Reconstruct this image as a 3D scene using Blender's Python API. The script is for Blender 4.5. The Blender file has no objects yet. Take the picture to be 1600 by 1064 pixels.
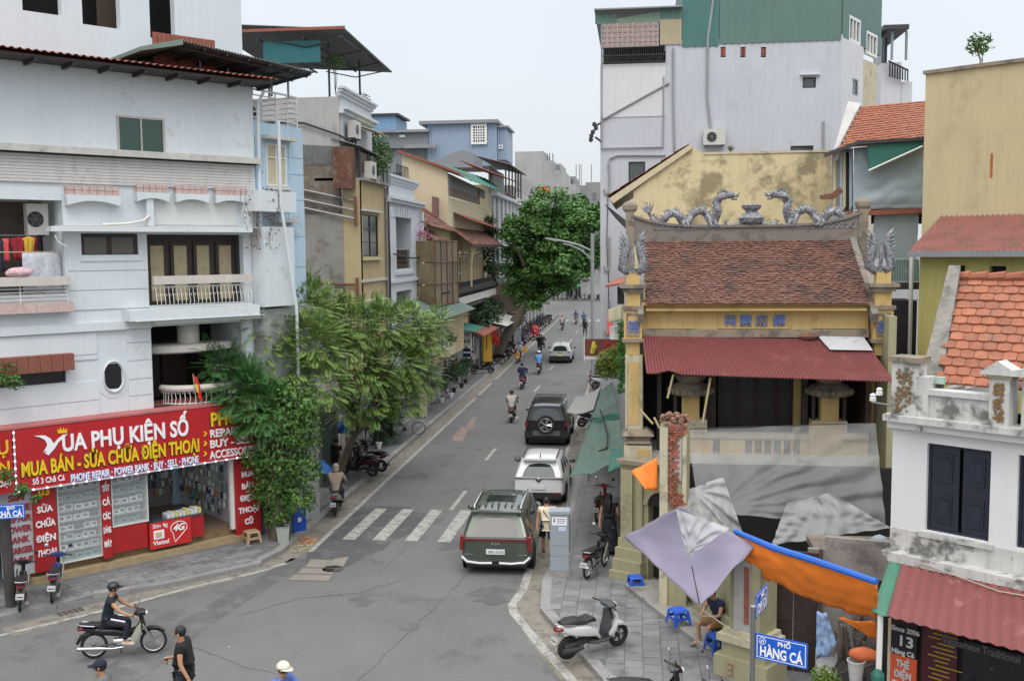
import bpy, bmesh, math, random
from math import sin, cos, pi, radians
from mathutils import Vector, Matrix, noise as mnoise
random.seed(7)
R = random.random
def U(a, b): return a + (b - a) * random.random()
SC = bpy.context.scene
COL = SC.collection
# ---------------------------------------------------------------- camera
FPX = 1580.0; CAMZ = 9.0
YAW = radians(6.93); PITCH = radians(5.06); ROLL = radians(0.5)
CAMR = Matrix.Rotation(YAW, 3, 'Z') @ Matrix.Rotation(pi/2 - PITCH, 3, 'X') @ Matrix.Rotation(-ROLL, 3, 'Z')
cam = bpy.data.cameras.new('camera'); cam.lens = 36*FPX/1600; cam.sensor_width = 36; cam.clip_start = .2; cam.clip_end = 3000
camo = bpy.data.objects.new('camera', cam); COL.objects.link(camo)
camo.matrix_world = Matrix.Translation((0, 0, CAMZ)) @ CAMR.to_4x4()
SC.camera = camo
# ---------------------------------------------------------------- world, sun, exposure
w = bpy.data.worlds.new('World'); SC.world = w; w.use_nodes = True
nt = w.node_tree; nt.nodes.clear()
def N(t, typ, **k):
    n = t.nodes.new(typ)
    for a, b in k.items():
        if a in n.inputs.keys(): n.inputs[a].default_value = b
        else: setattr(n, a, b)
    return n
sky = N(nt, 'ShaderNodeTexSky', sky_type='NISHITA', sun_disc=False, sun_elevation=radians(58), sun_rotation=radians(200), air_density=1.0, dust_density=5.0)
bgs = N(nt, 'ShaderNodeBackground', Strength=.05)
tc = N(nt, 'ShaderNodeTexCoord'); sx = N(nt, 'ShaderNodeSeparateXYZ')
ramp = N(nt, 'ShaderNodeValToRGB'); e = ramp.color_ramp.elements
e[0].position = 0; e[0].color = (.285, .30, .312, 1); e[1].position = 1; e[1].color = (1, 1, 1, 1)
x = ramp.color_ramp.elements.new(.3); x.color = (.305, .32, .335, 1)
cn = N(nt, 'ShaderNodeTexNoise', Scale=2.2, Detail=4.0)
cm = N(nt, 'ShaderNodeMapRange'); cm.inputs[3].default_value = .90; cm.inputs[4].default_value = 1.08
mul = N(nt, 'ShaderNodeMix', data_type='RGBA', blend_type='MULTIPLY'); mul.inputs[0].default_value = 1
bgo = N(nt, 'ShaderNodeBackground', Strength=2.6)
add = N(nt, 'ShaderNodeAddShader'); wo = N(nt, 'ShaderNodeOutputWorld')
L = nt.links.new
L(sky.outputs[0], bgs.inputs[0]); L(tc.outputs['Generated'], sx.inputs[0]); L(sx.outputs[2], ramp.inputs[0])
L(tc.outputs['Generated'], cn.inputs[0]); L(cn.outputs[0], cm.inputs[0])
L(ramp.outputs[0], mul.inputs[6]); L(cm.outputs[0], mul.inputs[7]); L(mul.outputs[2], bgo.inputs[0])
L(bgs.outputs[0], add.inputs[0]); L(bgo.outputs[0], add.inputs[1]); L(add.outputs[0], wo.inputs[0])
sd = bpy.data.lights.new('sun', 'SUN'); sd.energy = 1.0; sd.angle = radians(25); sd.color = (1, .97, .92)
so = bpy.data.objects.new('sun', sd); COL.objects.link(so)
so.rotation_euler = (radians(32), 0, radians(20))
SC.view_settings.view_transform = 'Standard'; SC.view_settings.look = 'None'; SC.view_settings.exposure = -.06; SC.view_settings.gamma = 1
SC.view_settings.use_curve_mapping = False
SC.cycles.use_denoising = True; SC.cycles.max_bounces = 6; SC.cycles.transparent_max_bounces = 16

# ---------------------------------------------------------------- pixel measures of the photograph to places
def ray(px, py): return CAMR @ Vector(((px-800)/FPX, -(py-532)/FPX, -1.0))
def on_z(px, py, z=0.0):
    d = ray(px, py); t = (z-CAMZ)/d.z; return Vector((d.x*t, d.y*t, z))
def on_y(px, py, Y):
    d = ray(px, py); t = Y/d.y; return Vector((d.x*t, Y, CAMZ+d.z*t))
class Frame:
    """local x = to the right seen from outside, local y = into the building, z up"""
    def __init__(s, x, y, deg): s.o = Vector((x, y, 0)); s.a = radians(deg); s.u = Vector((cos(s.a), sin(s.a), 0)); s.n = Vector((-sin(s.a), cos(s.a), 0))
    def uv(s, px, py, v=0.0):
        d = ray(px, py); c = Vector((0, 0, CAMZ)); t = ((s.o + s.n*v - c).dot(s.n))/d.dot(s.n); p = c + d*t
        return (p - s.o).dot(s.u), p.z
    def U(s, px, py, v=0.0): return s.uv(px, py, v)[0]
    def Z(s, px, py, v=0.0): return s.uv(px, py, v)[1]
    def w(s, u, v, z=0): return s.o + s.u*u + s.n*v + Vector((0, 0, z))

# ---------------------------------------------------------------- materials
MATS = {}
def mat(name, col, rough=.75, metal=0.0, var=.10, scale=1.5, bump=0.0, bscale=30, stain=None, stain2=None, streak=0.0, alpha=1.0, trans=0.0, emit=None, spec=.5, coat=0.0, wave=None, ramp=None, extra=None):
    """stain = (colour, amount 0..1, scale, threshold): wear with a shape of its own"""
    if name in MATS: return MATS[name]
    m = bpy.data.materials.new(name); m.use_nodes = True; t = m.node_tree; t.nodes.clear()
    b = N(t, 'ShaderNodeBsdfPrincipled'); o = N(t, 'ShaderNodeOutputMaterial'); t.links.new(b.outputs[0], o.inputs[0])
    b.inputs['Roughness'].default_value = rough; b.inputs['Metallic'].default_value = metal
    b.inputs['Specular IOR Level'].default_value = spec; b.inputs['Coat Weight'].default_value = coat
    if alpha < 1: b.inputs['Alpha'].default_value = alpha
    if trans: b.inputs['Transmission Weight'].default_value = trans
    if emit: b.inputs['Emission Color'].default_value = (*emit[0], 1); b.inputs['Emission Strength'].default_value = emit[1]
    g = N(t, 'ShaderNodeNewGeometry'); pos = g.outputs['Position']
    col4 = (*col, 1)
    n = N(t, 'ShaderNodeTexNoise', Scale=scale, Detail=5.0, Roughness=.6); t.links.new(pos, n.inputs['Vector'])
    mr = N(t, 'ShaderNodeMapRange'); mr.inputs[1].default_value = .25; mr.inputs[2].default_value = .75
    mr.inputs[3].default_value = 1-var; mr.inputs[4].default_value = 1+var; t.links.new(n.outputs[0], mr.inputs[0])
    mx = N(t, 'ShaderNodeMix', data_type='RGBA', blend_type='MULTIPLY'); mx.inputs[0].default_value = 1; mx.inputs[6].default_value = col4
    t.links.new(mr.outputs[0], mx.inputs[7]); cur = mx.outputs[2]
    oi = N(t, 'ShaderNodeObjectInfo')
    if ramp:   # (amount) : each object a little lighter or darker
        m2 = N(t, 'ShaderNodeMapRange'); m2.inputs[3].default_value = 1-ramp; m2.inputs[4].default_value = 1+ramp; t.links.new(oi.outputs['Random'], m2.inputs[0])
        mm = N(t, 'ShaderNodeMix', data_type='RGBA', blend_type='MULTIPLY'); mm.inputs[0].default_value = 1; t.links.new(cur, mm.inputs[6]); t.links.new(m2.outputs[0], mm.inputs[7]); cur = mm.outputs[2]
    for st in (stain, stain2):
        if not st: continue
        c2, amt, ssc, th = st[:4]
        mp = N(t, 'ShaderNodeMapping'); mp.inputs['Scale'].default_value = (1, 1, st[4] if len(st) > 4 else 1); t.links.new(pos, mp.inputs[0])
        n2 = N(t, 'ShaderNodeTexNoise', Scale=ssc, Detail=7.0, Roughness=.68); t.links.new(mp.outputs[0], n2.inputs['Vector'])
        r2 = N(t, 'ShaderNodeMapRange'); r2.inputs[1].default_value = th; r2.inputs[2].default_value = th+.10; r2.inputs[3].default_value = 0; r2.inputs[4].default_value = amt
        t.links.new(n2.outputs[0], r2.inputs[0])
        ms = N(t, 'ShaderNodeMix', data_type='RGBA'); ms.inputs[7].default_value = (*c2, 1)
        t.links.new(r2.outputs[0], ms.inputs[0]); t.links.new(cur, ms.inputs[6]); cur = ms.outputs[2]
    if streak:   # rain streaks running down
        mp = N(t, 'ShaderNodeMapping'); mp.inputs['Scale'].default_value = (3.2, 3.2, .22); t.links.new(pos, mp.inputs[0])
        n3 = N(t, 'ShaderNodeTexNoise', Scale=2.2, Detail=6.0, Roughness=.7); t.links.new(mp.outputs[0], n3.inputs['Vector'])
        r3 = N(t, 'ShaderNodeMapRange'); r3.inputs[1].default_value = .48; r3.inputs[2].default_value = .8; r3.inputs[3].default_value = 1; r3.inputs[4].default_value = 1-streak
        t.links.new(n3.outputs[0], r3.inputs[0])
        ms = N(t, 'ShaderNodeMix', data_type='RGBA', blend_type='MULTIPLY'); ms.inputs[0].default_value = 1
        t.links.new(cur, ms.inputs[6]); t.links.new(r3.outputs[0], ms.inputs[7]); cur = ms.outputs[2]
    t.links.new(cur, b.inputs['Base Color'])
    if bump:
        n4 = N(t, 'ShaderNodeTexNoise', Scale=bscale, Detail=4.0); t.links.new(pos, n4.inputs['Vector'])
        bp = N(t, 'ShaderNodeBump', Strength=bump, Distance=.02); t.links.new(n4.outputs[0], bp.inputs['Height']); t.links.new(bp.outputs[0], b.inputs['Normal'])
    MATS[name] = m
    return m
def hexc(r, g, b):
    f = lambda c: (c/255/12.92) if c/255 <= .04045 else ((c/255+.055)/1.055)**2.4
    return (f(r), f(g), f(b))

# ---------------------------------------------------------------- objects
def tag(o, label=None, cat=None, group=None, kind=None):
    if label: o['label'] = label
    if cat: o['category'] = cat
    if group: o['group'] = group
    if kind: o['kind'] = kind
    return o
def empty(name, label, cat, x=0, y=0, z=0, rz=0.0, group=None, kind=None):
    o = bpy.data.objects.new(name, None); COL.objects.link(o); o.location = (x, y, z); o.rotation_euler = (0, 0, rz)
    o.empty_display_size = .2
    return tag(o, label, cat, group, kind)
def fempty(name, fr, label, cat, group=None, kind=None): return empty(name, label, cat, fr.o.x, fr.o.y, 0, fr.a, group, kind)
def link(name, me, parent=None, loc=(0, 0, 0), rot=(0, 0, 0), scale=None):
    o = bpy.data.objects.new(name, me); COL.objects.link(o); o.parent = parent; o.location = loc; o.rotation_euler = rot
    if scale: o.scale = scale
    return o
def ctree(o, parent=None):
    c = o.copy(); COL.objects.link(c)
    if parent: c.parent = parent
    for ch in o.children: ctree(ch, c)
    return c
class B:
    """collects shapes; build() links them as one mesh object"""
    def __init__(s): s.v = []; s.f = []; s.m = []; s.mi = 0
    def add(s, vs, fs):
        k = len(s.v); s.v += [tuple(v) for v in vs]; s.f += [tuple(i+k for i in f) for f in fs]; s.m += [s.mi]*len(fs); return s
    def box(s, x0, x1, y0, y1, z0, z1):
        return s.add([(x0,y0,z0),(x1,y0,z0),(x1,y1,z0),(x0,y1,z0),(x0,y0,z1),(x1,y0,z1),(x1,y1,z1),(x0,y1,z1)],
                     [(0,3,2,1),(4,5,6,7),(0,1,5,4),(1,2,6,5),(2,3,7,6),(3,0,4,7)])
    def quad(s, *p): return s.add(p, [tuple(range(len(p)))])
    def prism(s, pts, y0, y1, axis='y'):
        """outline in (x,z) pushed from y0 to y1 (axis y), (y,z) along x, or (x,y) along z"""
        n = len(pts)
        f = {'y': lambda p, d: (p[0], d, p[1]), 'x': lambda p, d: (d, p[0], p[1]), 'z': lambda p, d: (p[0], p[1], d)}[axis]
        vs = [f(p, y0) for p in pts] + [f(p, y1) for p in pts]
        return s.add(vs, [tuple(range(n)), tuple(range(2*n-1, n-1, -1))] + [(i, i+n, (i+1) % n+n, (i+1) % n) for i in range(n)])
    def tube(s, pts, r, n=8, cap=True):
        pts = [Vector(p) for p in pts]; k = len(pts); rs = r if isinstance(r, (list, tuple)) else [r]*k
        vs = []; prev = None
        for i, p in enumerate(pts):
            t = (pts[min(i+1, k-1)] - pts[max(i-1, 0)])
            t = t.normalized() if t.length > 1e-9 else Vector((0, 0, 1))
            if prev is None:
                a = Vector((0, 0, 1)) if abs(t.z) < .9 else Vector((1, 0, 0)); e1 = t.cross(a).normalized()
            else: e1 = (prev - t*prev.dot(t)); e1 = e1.normalized() if e1.length > 1e-6 else t.orthogonal().normalized()
            prev = e1; e2 = t.cross(e1)
            for j in range(n): a = 2*pi*j/n; vs.append(p + e1*cos(a)*rs[i] + e2*sin(a)*rs[i])
        fs = [(i*n+j, i*n+(j+1) % n, (i+1)*n+(j+1) % n, (i+1)*n+j) for i in range(k-1) for j in range(n)]
        if cap: fs += [tuple(reversed(range(n))), tuple((k-1)*n+j for j in range(n))]
        return s.add(vs, fs)
    def lathe(s, prof, c=(0, 0, 0), n=16, axis='z'):
        vs = []; k = len(prof)
        for r, h in prof:
            for j in range(n):
                a = 2*pi*j/n; p = (r*cos(a), r*sin(a), h)
                if axis == 'x': p = (h, r*cos(a), r*sin(a))
                if axis == 'y': p = (r*cos(a), h, r*sin(a))
                vs.append((p[0]+c[0], p[1]+c[1], p[2]+c[2]))
        fs = [(i*n+j, i*n+(j+1) % n, (i+1)*n+(j+1) % n, (i+1)*n+j) for i in range(k-1) for j in range(n)]
        if prof[0][0] > 1e-6: fs.append(tuple(reversed(range(n))))
        if prof[-1][0] > 1e-6: fs.append(tuple((k-1)*n+j for j in range(n)))
        return s.add(vs, fs)
    def ball(s, c, r, n=10, k=6):
        r = (r, r, r) if not isinstance(r, (tuple, list)) else r
        st = len(s.v); s.lathe([(sin(pi*i/k) if 0 < i < k else 1e-7, -cos(pi*i/k)) for i in range(k+1)], n=n)
        for i in range(st, len(s.v)): v = s.v[i]; s.v[i] = (v[0]*r[0]+c[0], v[1]*r[1]+c[1], v[2]*r[2]+c[2])
        return s
    def torus(s, c, r1, r2, axis='x', n=24, k=8, a0=0, a1=2*pi):
        pts = []
        for i in range(n+1):
            a = a0+(a1-a0)*i/n; q = (r1*cos(a), r1*sin(a))
            pts.append({'x': (0, q[0], q[1]), 'y': (q[0], 0, q[1]), 'z': (q[0], q[1], 0)}[axis])
        return s.tube([(p[0]+c[0], p[1]+c[1], p[2]+c[2]) for p in pts], r2, k, cap=abs(a1-a0) < 6.2)
    def wall(s, x0, x1, z0, z1, holes=(), y=0.0, t=.2, top=True):
        """wall face with real openings: holes = (x0,x1,z0,z1); reveals t deep"""
        xs = sorted({x0, x1, *[min(max(h[i], x0), x1) for h in holes for i in (0, 1)]}); zs = sorted({z0, z1, *[min(max(h[i], z0), z1) for h in holes for i in (2, 3)]})
        def hole(i, j):
            if i < 0 or j < 0 or i >= len(xs)-1 or j >= len(zs)-1: return True
            a = (xs[i]+xs[i+1])/2; b = (zs[j]+zs[j+1])/2
            return any(h[0] < a < h[1] and h[2] < b < h[3] for h in holes)
        for i in range(len(xs)-1):
            for j in range(len(zs)-1):
                if hole(i, j): continue
                a, b, c, d = xs[i], xs[i+1], zs[j], zs[j+1]
                s.quad((a,y,c),(b,y,c),(b,y,d),(a,y,d)); s.quad((a,y+t,c),(a,y+t,d),(b,y+t,d),(b,y+t,c))
                if hole(i-1, j): s.quad((a,y,c),(a,y,d),(a,y+t,d),(a,y+t,c))
                if hole(i+1, j): s.quad((b,y,c),(b,y+t,c),(b,y+t,d),(b,y,d))
                if hole(i, j-1): s.quad((a,y,c),(a,y+t,c),(b,y+t,c),(b,y,c))
                if hole(i, j+1): s.quad((a,y,d),(b,y,d),(b,y+t,d),(a,y+t,d))
        return s
    def xf(s, M, start=0):
        for i in range(start, len(s.v)): s.v[i] = tuple(M @ Vector(s.v[i]))
        return s
    def mesh(s, name, mats, smooth=False):
        me = bpy.data.meshes.new(name); me.from_pydata(s.v, [], s.f)
        for m in (mats if isinstance(mats, (list, tuple)) else [mats]): me.materials.append(m)
        me.polygons.foreach_set('material_index', s.m)
        if smooth: me.polygons.foreach_set('use_smooth', [True]*len(s.f))
        me.update(); return me
    def build(s, name, mats, parent=None, label=None, cat=None, group=None, kind=None, smooth=False, loc=(0, 0, 0), rot=(0, 0, 0)):
        o = link(name, s.mesh(name, mats, smooth), parent, loc, rot)
        if smooth == 'auto': shade_auto(o)
        return tag(o, label, cat, group, kind)
def shade_auto(o, ang=40):
    me = o.data; me.polygons.foreach_set('use_smooth', [True]*len(me.polygons))
    bm = bmesh.new(); bm.from_mesh(me)
    for ed in bm.edges:
        if len(ed.link_faces) == 2 and ed.calc_face_angle(0) > radians(ang): ed.smooth = False
    bm.to_mesh(me); bm.free()
def corr(bld, p0, p1, p2, p3, n, amp=.02, sag=0.0, seg=1, th=None):
    """corrugated sheet: p0->p1 is the top edge, p3->p2 the bottom edge; n waves across"""
    p0, p1, p2, p3 = map(Vector, (p0, p1, p2, p3)); nn = (p1-p0).cross(p3-p0).normalized()
    if nn.z < 0: nn = -nn
    st = len(bld.v); k = n*4
    vs = []
    for j in range(seg+1):
        t = j/seg
        for i in range(k+1):
            u = i/k; a = p0.lerp(p1, u); b = p3.lerp(p2, u)
            vs.append(a.lerp(b, t) + nn*(amp*sin(i*pi/2) if True else 0) - Vector((0, 0, sag*4*t*(1-t))))
    bld.add(vs, [(j*(k+1)+i, j*(k+1)+i+1, (j+1)*(k+1)+i+1, (j+1)*(k+1)+i) for j in range(seg) for i in range(k)])
def text(body, name, m, parent, loc, size, width=None, rot=(pi/2, 0, 0), ext=.01, bold=.0, align='LEFT', label=None, shear=0.0, height=None):
    c = bpy.data.curves.new(name, 'FONT'); c.body = body; c.size = size; c.extrude = ext; c.offset = bold; c.align_x = align; c.shear = shear
    c.resolution_u = 3; c.materials.append(m)
    o = link(name, c, parent, loc, rot)
    bpy.context.view_layer.update(); wd = o.dimensions.x
    me = bpy.data.meshes.new_from_object(o); me.name = name
    bpy.data.objects.remove(o); o = link(name, me, parent, loc, rot)
    if width and wd > 0: o.scale = (width/wd, 1, 1)
    return tag(o, label)
# ---------------------------------------------------------------- ground
asph = mat('asphalt', (.132, .134, .132), .9, var=.14, scale=.30, bump=.6, bscale=55, stain=((.075, .076, .075), .65, .45, .56), stain2=((.20, .197, .19), .55, 11, .55))
asph2 = mat('asphalt_fresh', (.075, .077, .080), .8, var=.12, scale=1.0, bump=.4, bscale=70, stain=((.14, .14, .135), .7, 1.6, .52))
asph3 = mat('asphalt_band', (.098, .099, .098), .88, var=.12, scale=1.0, bump=.4, bscale=70, stain=((.15, .15, .145), .8, 1.2, .5))
wline = mat('road_paint', (.34, .335, .31), .8, var=.15, scale=3, stain=((.17, .17, .16), .95, 3.5, .50), stain2=((.15, .15, .145), .9, 14, .56))
gutc = mat('gutter_concrete', (.20, .185, .155), .9, var=.2, scale=2, bump=.5, bscale=25, stain=((.10, .09, .075), .8, 2.5, .52))
stone_p = mat('paver_stone', (.18, .185, .19), .75, var=.14, scale=3, bump=.3, bscale=30, ramp=.17, stain=((.10, .095, .09), .75, 1.3, .52))
joint = mat('paver_joint', (.13, .13, .125), .95, var=.2, scale=4)
kerbm = mat('kerb_granite', (.24, .24, .235), .8, var=.15, scale=3, bump=.3, ramp=.1, stain=((.12, .115, .1), .7, 3, .55))
concr = mat('old_concrete', (.27, .26, .24), .9, var=.15, scale=2, bump=.4, bscale=25, stain=((.13, .12, .11), .8, 1.6, .52))
def sheet(name, pts, m, z, label=None, parent=None, kind='structure'):
    b = B(); b.add([(p[0], p[1], z) for p in pts], [tuple(range(len(pts)))])
    return b.build(name, m, parent, label, kind=kind if parent is None else None)
def slab(name, pts, m, z0, z1, parent=None, kind='structure'):
    b = B(); b.prism([(p[0], p[1]) for p in pts], z0, z1, 'z'); o = b.build(name, m, parent, kind=kind if parent is None else None)
    bm = bmesh.new(); bm.from_mesh(o.data); bmesh.ops.triangulate(bm, faces=[f for f in bm.faces if len(f.verts) > 4]); bmesh.ops.recalc_face_normals(bm, faces=bm.faces); bm.to_mesh(o.data); bm.free()
    return o
road = sheet('road', [(-900, -60), (900, -60), (900, 1600), (-900, 1600)], asph, 0)
def inpoly(x, y, P):
    c = False; j = len(P)-1
    for i in range(len(P)):
        if (P[i][1] > y) != (P[j][1] > y) and x < (P[j][0]-P[i][0])*(y-P[i][1])/(P[j][1]-P[i][1])+P[i][0]: c = not c
        j = i
    return c
KH = .12
KL = [on_z(*p, KH) for p in [(-150, 1000), (0, 964), (88, 944), (146, 928), (260, 912), (406, 880)]] + [Vector((-10.75, 27.6, 0)), Vector((-10.5, 28.6, 0)), Vector((-10.45, 31, 0))]
KL = [(p.x, p.y) for p in KL]
left_edge = KL + [(-10.45, y) for y in range(40, 141, 20)]
PL = left_edge + [(-60, 140), (-60, KL[0][1]-3)]
pave_l = slab('pavement', PL, joint, 0, KH)
KR = [on_z(*p, KH) for p in [(1010, 1160), (940, 1057), (919, 1033), (876, 985), (845, 950)]]
KR = [(p.x, p.y) for p in KR] + [(-2.45, 26.6), (-2.35, 27.6)]
right_edge = KR + [(-2.3, y) for y in range(34, 135, 20)]
PR = [(60, KR[0][1])] + right_edge + [(60, 134)]
PR = PR[::-1]
pave_r = slab('pavement', PR, joint, 0, KH)
far_pave = slab('pavement', [(-60, 180), (60, 180), (60, 280), (-60, 280)], joint, 0, KH)
def pavers(parent, poly, fr, tu, tv, ur, vr, limit, centre):
    c = []
    nu = int((ur[1]-ur[0])/tu); nv = int((vr[1]-vr[0])/tv)
    for j in range(nv):
        for i in range(-1, nu):
            u = ur[0]+i*tu+(tu/2 if j % 2 else 0); v = vr[0]+j*tv
            ok = all(inpoly(*fr.w(a, b).xy, poly) for a in (u+.02, u+tu-.02) for b in (v+.02, v+tv-.02))
            if ok: c.append((u, v))
    c.sort(key=lambda t: (fr.w(*t).xy-Vector(centre)).length)
    g = .008; me = []
    for k in range(5):
        b = B(); b.box(g, tu-g, g, tv-g, 0, .012+.0012*k); me.append(b.mesh('paver', stone_p))
    for u, v in c[:limit]:
        p = fr.w(u, v, KH+.001)
        o = link('paver', random.choice(me), parent, p, (U(-.004, .004), U(-.004, .004), fr.a))
    if len(c) > limit:
        b = B()
        for u, v in c[limit:]:
            s0 = len(b.v); b.box(g, tu-g, g, tv-g, 0, .012); b.xf(Matrix.Translation(fr.w(u, v, KH+.001)) @ Matrix.Rotation(fr.a, 4, 'Z'), s0)
        b.build('paver_field', stone_p, parent, kind='stuff')
A = Frame(-14.41, 26.79, 49)
pavers(pave_l, [(x-.0, y) for x, y in PL][:], A, .6, .3, (-7, 3.2), (-6, -.1), 290, A.w(-1, -1).xy)
pavers(pave_l, [(-13.2, 29.6)]+[(-10.8, 28.9), (-10.8, 110), (-13.2, 110)], Frame(-13, 29, 90), .6, .4, (0, 80), (-3, 1), 0, (-11, 30))
pavers(pave_r, [(x, y) for x, y in PR], Frame(-2.2, 16, 90), .4, .4, (0, 50), (-6.0, .2), 295, (-.6, 24))
# kerb stones
def kerbs(edge, parent, side, n):
    k = 0
    for i in range(len(edge)-1):
        a = Vector((*edge[i], 0)); b2 = Vector((*edge[i+1], 0)); ln = (b2-a).length; m = max(1, round(ln/1.0)); d = (b2-a)/ln; an = math.atan2(d.y, d.x)
        for j in range(m):
            k += 1
            if k > n: return
            p = a+d*(ln*j/m); b = B(); q = ln/m
            b.box(.006, q-.006, -.02 if side > 0 else -.24, .24 if side > 0 else .02, 0.0, KH+.018)
            s = b.build('kerb_stone', kerbm, parent, loc=(p.x, p.y, U(-.004, .004)), rot=(0, 0, an+U(-.004, .004)))
            bm = bmesh.new(); bm.from_mesh(s.data); bmesh.ops.bevel(bm, geom=[e for e in bm.edges if all(v.co.z > .1 for v in e.verts)], offset=.02, segments=1); bm.to_mesh(s.data); bm.free()
kerbs(left_edge, pave_l, 1, 75)
kerbs(right_edge, pave_r, -1, 75)
# gutters
def strip(name, line, wd, m, z, z1=None):
    """ribbon of width wd along a polyline"""
    b = B(); P = [Vector((*p, 0)) for p in line]; L_, R_ = [], []
    for i, p in enumerate(P):
        t = (P[min(i+1, len(P)-1)]-P[max(i-1, 0)]).normalized(); n = Vector((-t.y, t.x, 0)); wv = wd[i] if isinstance(wd, list) else wd
        L_.append(p+n*wv/2); R_.append(p-n*wv/2)
    vs = [(v.x, v.y, z) for v in L_+R_]; n = len(P)
    b.add(vs, [(i, i+n, i+n+1, i+1) for i in range(n-1)])
    return b.build(name, m, kind='structure')
gl = [(-14.9, 21.9), (-13.9, 23.35), (-12.6, 25.0), (-11.2, 26.45), (-10.3, 28.2), (-10.12, 31)] + [(-10.1, y) for y in range(36, 131, 8)]
strip('gutter', gl, .75, gutc, .004)
gr = [(-.6, 19.4), (-1.05, 20.8), (-1.9, 22.8), (-2.6, 24.8), (-2.68, 27)] + [(-2.65, y) for y in range(31, 131, 8)]
strip('gutter', gr, [1.1, 1.1, 1.1, 1.0, .7]+[.65]*13, gutc, .004)
# painted lines
wl = [on_z(*p) for p in [(-160, 1030), (0, 993), (200, 945), (300, 917), (400, 895), (447, 880)]]
strip('road_marking', [(p.x, p.y) for p in wl], .16, wline, .010)
strip('road_marking', [(-9.72, 28.9), (-9.72, 31), (-9.7, 60), (-9.7, 61)], .17, wline, .010)
strip('road_marking', [(-9.7, 62.2), (-9.72, 68)], .17, wline, .010)
strip('road_marking', [(-9.7, 70), (-9.74, 100), (-9.85, 135)], .17, wline, .010)
wr = [on_z(*p) for p in [(960, 1140), (895, 1064), (840, 1003), (803, 958), (800, 945), (818, 920)]]
strip('road_marking', [(p.x, p.y) for p in wr]+[(-2.97, 30), (-2.97, 38)], .22, wline, .010)
strip('road_marking', [(-3.0, 40), (-3.0, 50), (-3.0, 90)], .15, wline, .010)
for y in [(34.2, 37.0), (42.6, 45.3), (51.5, 54.2), (64.0, 67), (76, 78.6), (87, 89.6), (98.7, 102.5), (110.5, 113.5)]:
    strip('lane_dash', [(-6.36, y[0]), (-6.3, y[1])], .15, wline, .010)
for i, xx in enumerate((-9.12, -8.15, -7.12, -6.08, -5.05, -4.0)):
    strip('crosswalk_bar', [(xx+.2, 30.3), (xx+.28, 34.15)], .42, wline, .010)
for y in range(6): strip('crosswalk_bar', [(-8.6+y*1.0, 128), (-8.6+y*1.0, 131.5)], .45, wline, .010)
# patches
def pxpoly(name, pts, m, z): return sheet(name, [on_z(*p).xy for p in pts], m, z)
pxpoly('asphalt_patch', [(478, 866), (500, 850), (523, 826), (560, 793), (586, 790), (640, 792), (650, 800), (672, 803), (668, 823), (612, 845), (600, 858), (575, 868), (545, 884), (520, 890), (478, 882)], asph2, .006)
pxpoly('asphalt_patch', [(455, 872), (484, 872), (486, 884), (440, 905), (330, 975), (270, 1025), (215, 1064), (130, 1064), (250, 990), (350, 930), (430, 888)], asph3, .004)
slabm = mat('drain_slab', (.21, .195, .17), .9, var=.15, bump=.4, stain=((.12, .11, .1), .6, 3, .55))
for q in ([(486, 874), (520, 876), (506, 887), (477, 886)], [(471, 888), (522, 889), (521, 897), (466, 896)], [(460, 898), (520, 899), (513, 908), (450, 906)], [(522, 874), (545, 870), (536, 886), (520, 888), (508, 887)]):
    b = B(); b.prism([tuple(on_z(*p).xy) for p in q][::-1], 0.002, .018, 'z'); b.build('drain_slab', slabm, road)
pinkp = mat('brick_dust_patch', (.25, .18, .15), .9, var=.15, stain=((.16, .15, .15), .8, 2, .5))
pxpoly('road_repair_patch', [(706, 683), (722, 667), (732, 670), (722, 690), (708, 690)], pinkp, .006)
pxpoly('road_repair_patch', [(735, 655), (745, 650), (738, 672), (728, 668)], pinkp, .006)
# manholes and a road drain grate on the left
iron = mat('cast_iron', (.09, .08, .07), .7, metal=.3, var=.2)
def manhole(px, py, r, label):
    p = on_z(px, py); t = empty('manhole_cover', label, 'manhole', p.x, p.y, .006)
    b = B(); b.lathe([(r, 0), (r, .012), (r-.05, .012)], n=24); b.build('rim', iron, t)
    b = B(); b.lathe([(r-.055, 0), (r-.055, .010), (0.001, .010)], n=24)
    for i in range(-3, 4): b.box(-r*.6, r*.6, i*.07-.012, i*.07+.012, .010, .014)
    b.build('lid', iron, t)
manhole(520, 889, .3, 'round iron manhole cover set in the road beyond the drain slabs')
p = on_z(110, 956); t = empty('drain_grate', 'small iron drain grate in the gutter behind the black motorbike rider', 'drain grate', p.x, p.y, .006, radians(50))
for i in range(5): b = B(); b.box(-.3+i*.13, -.21+i*.13, -.14, .14, 0, .012); b.build('slat', iron, t)
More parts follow.
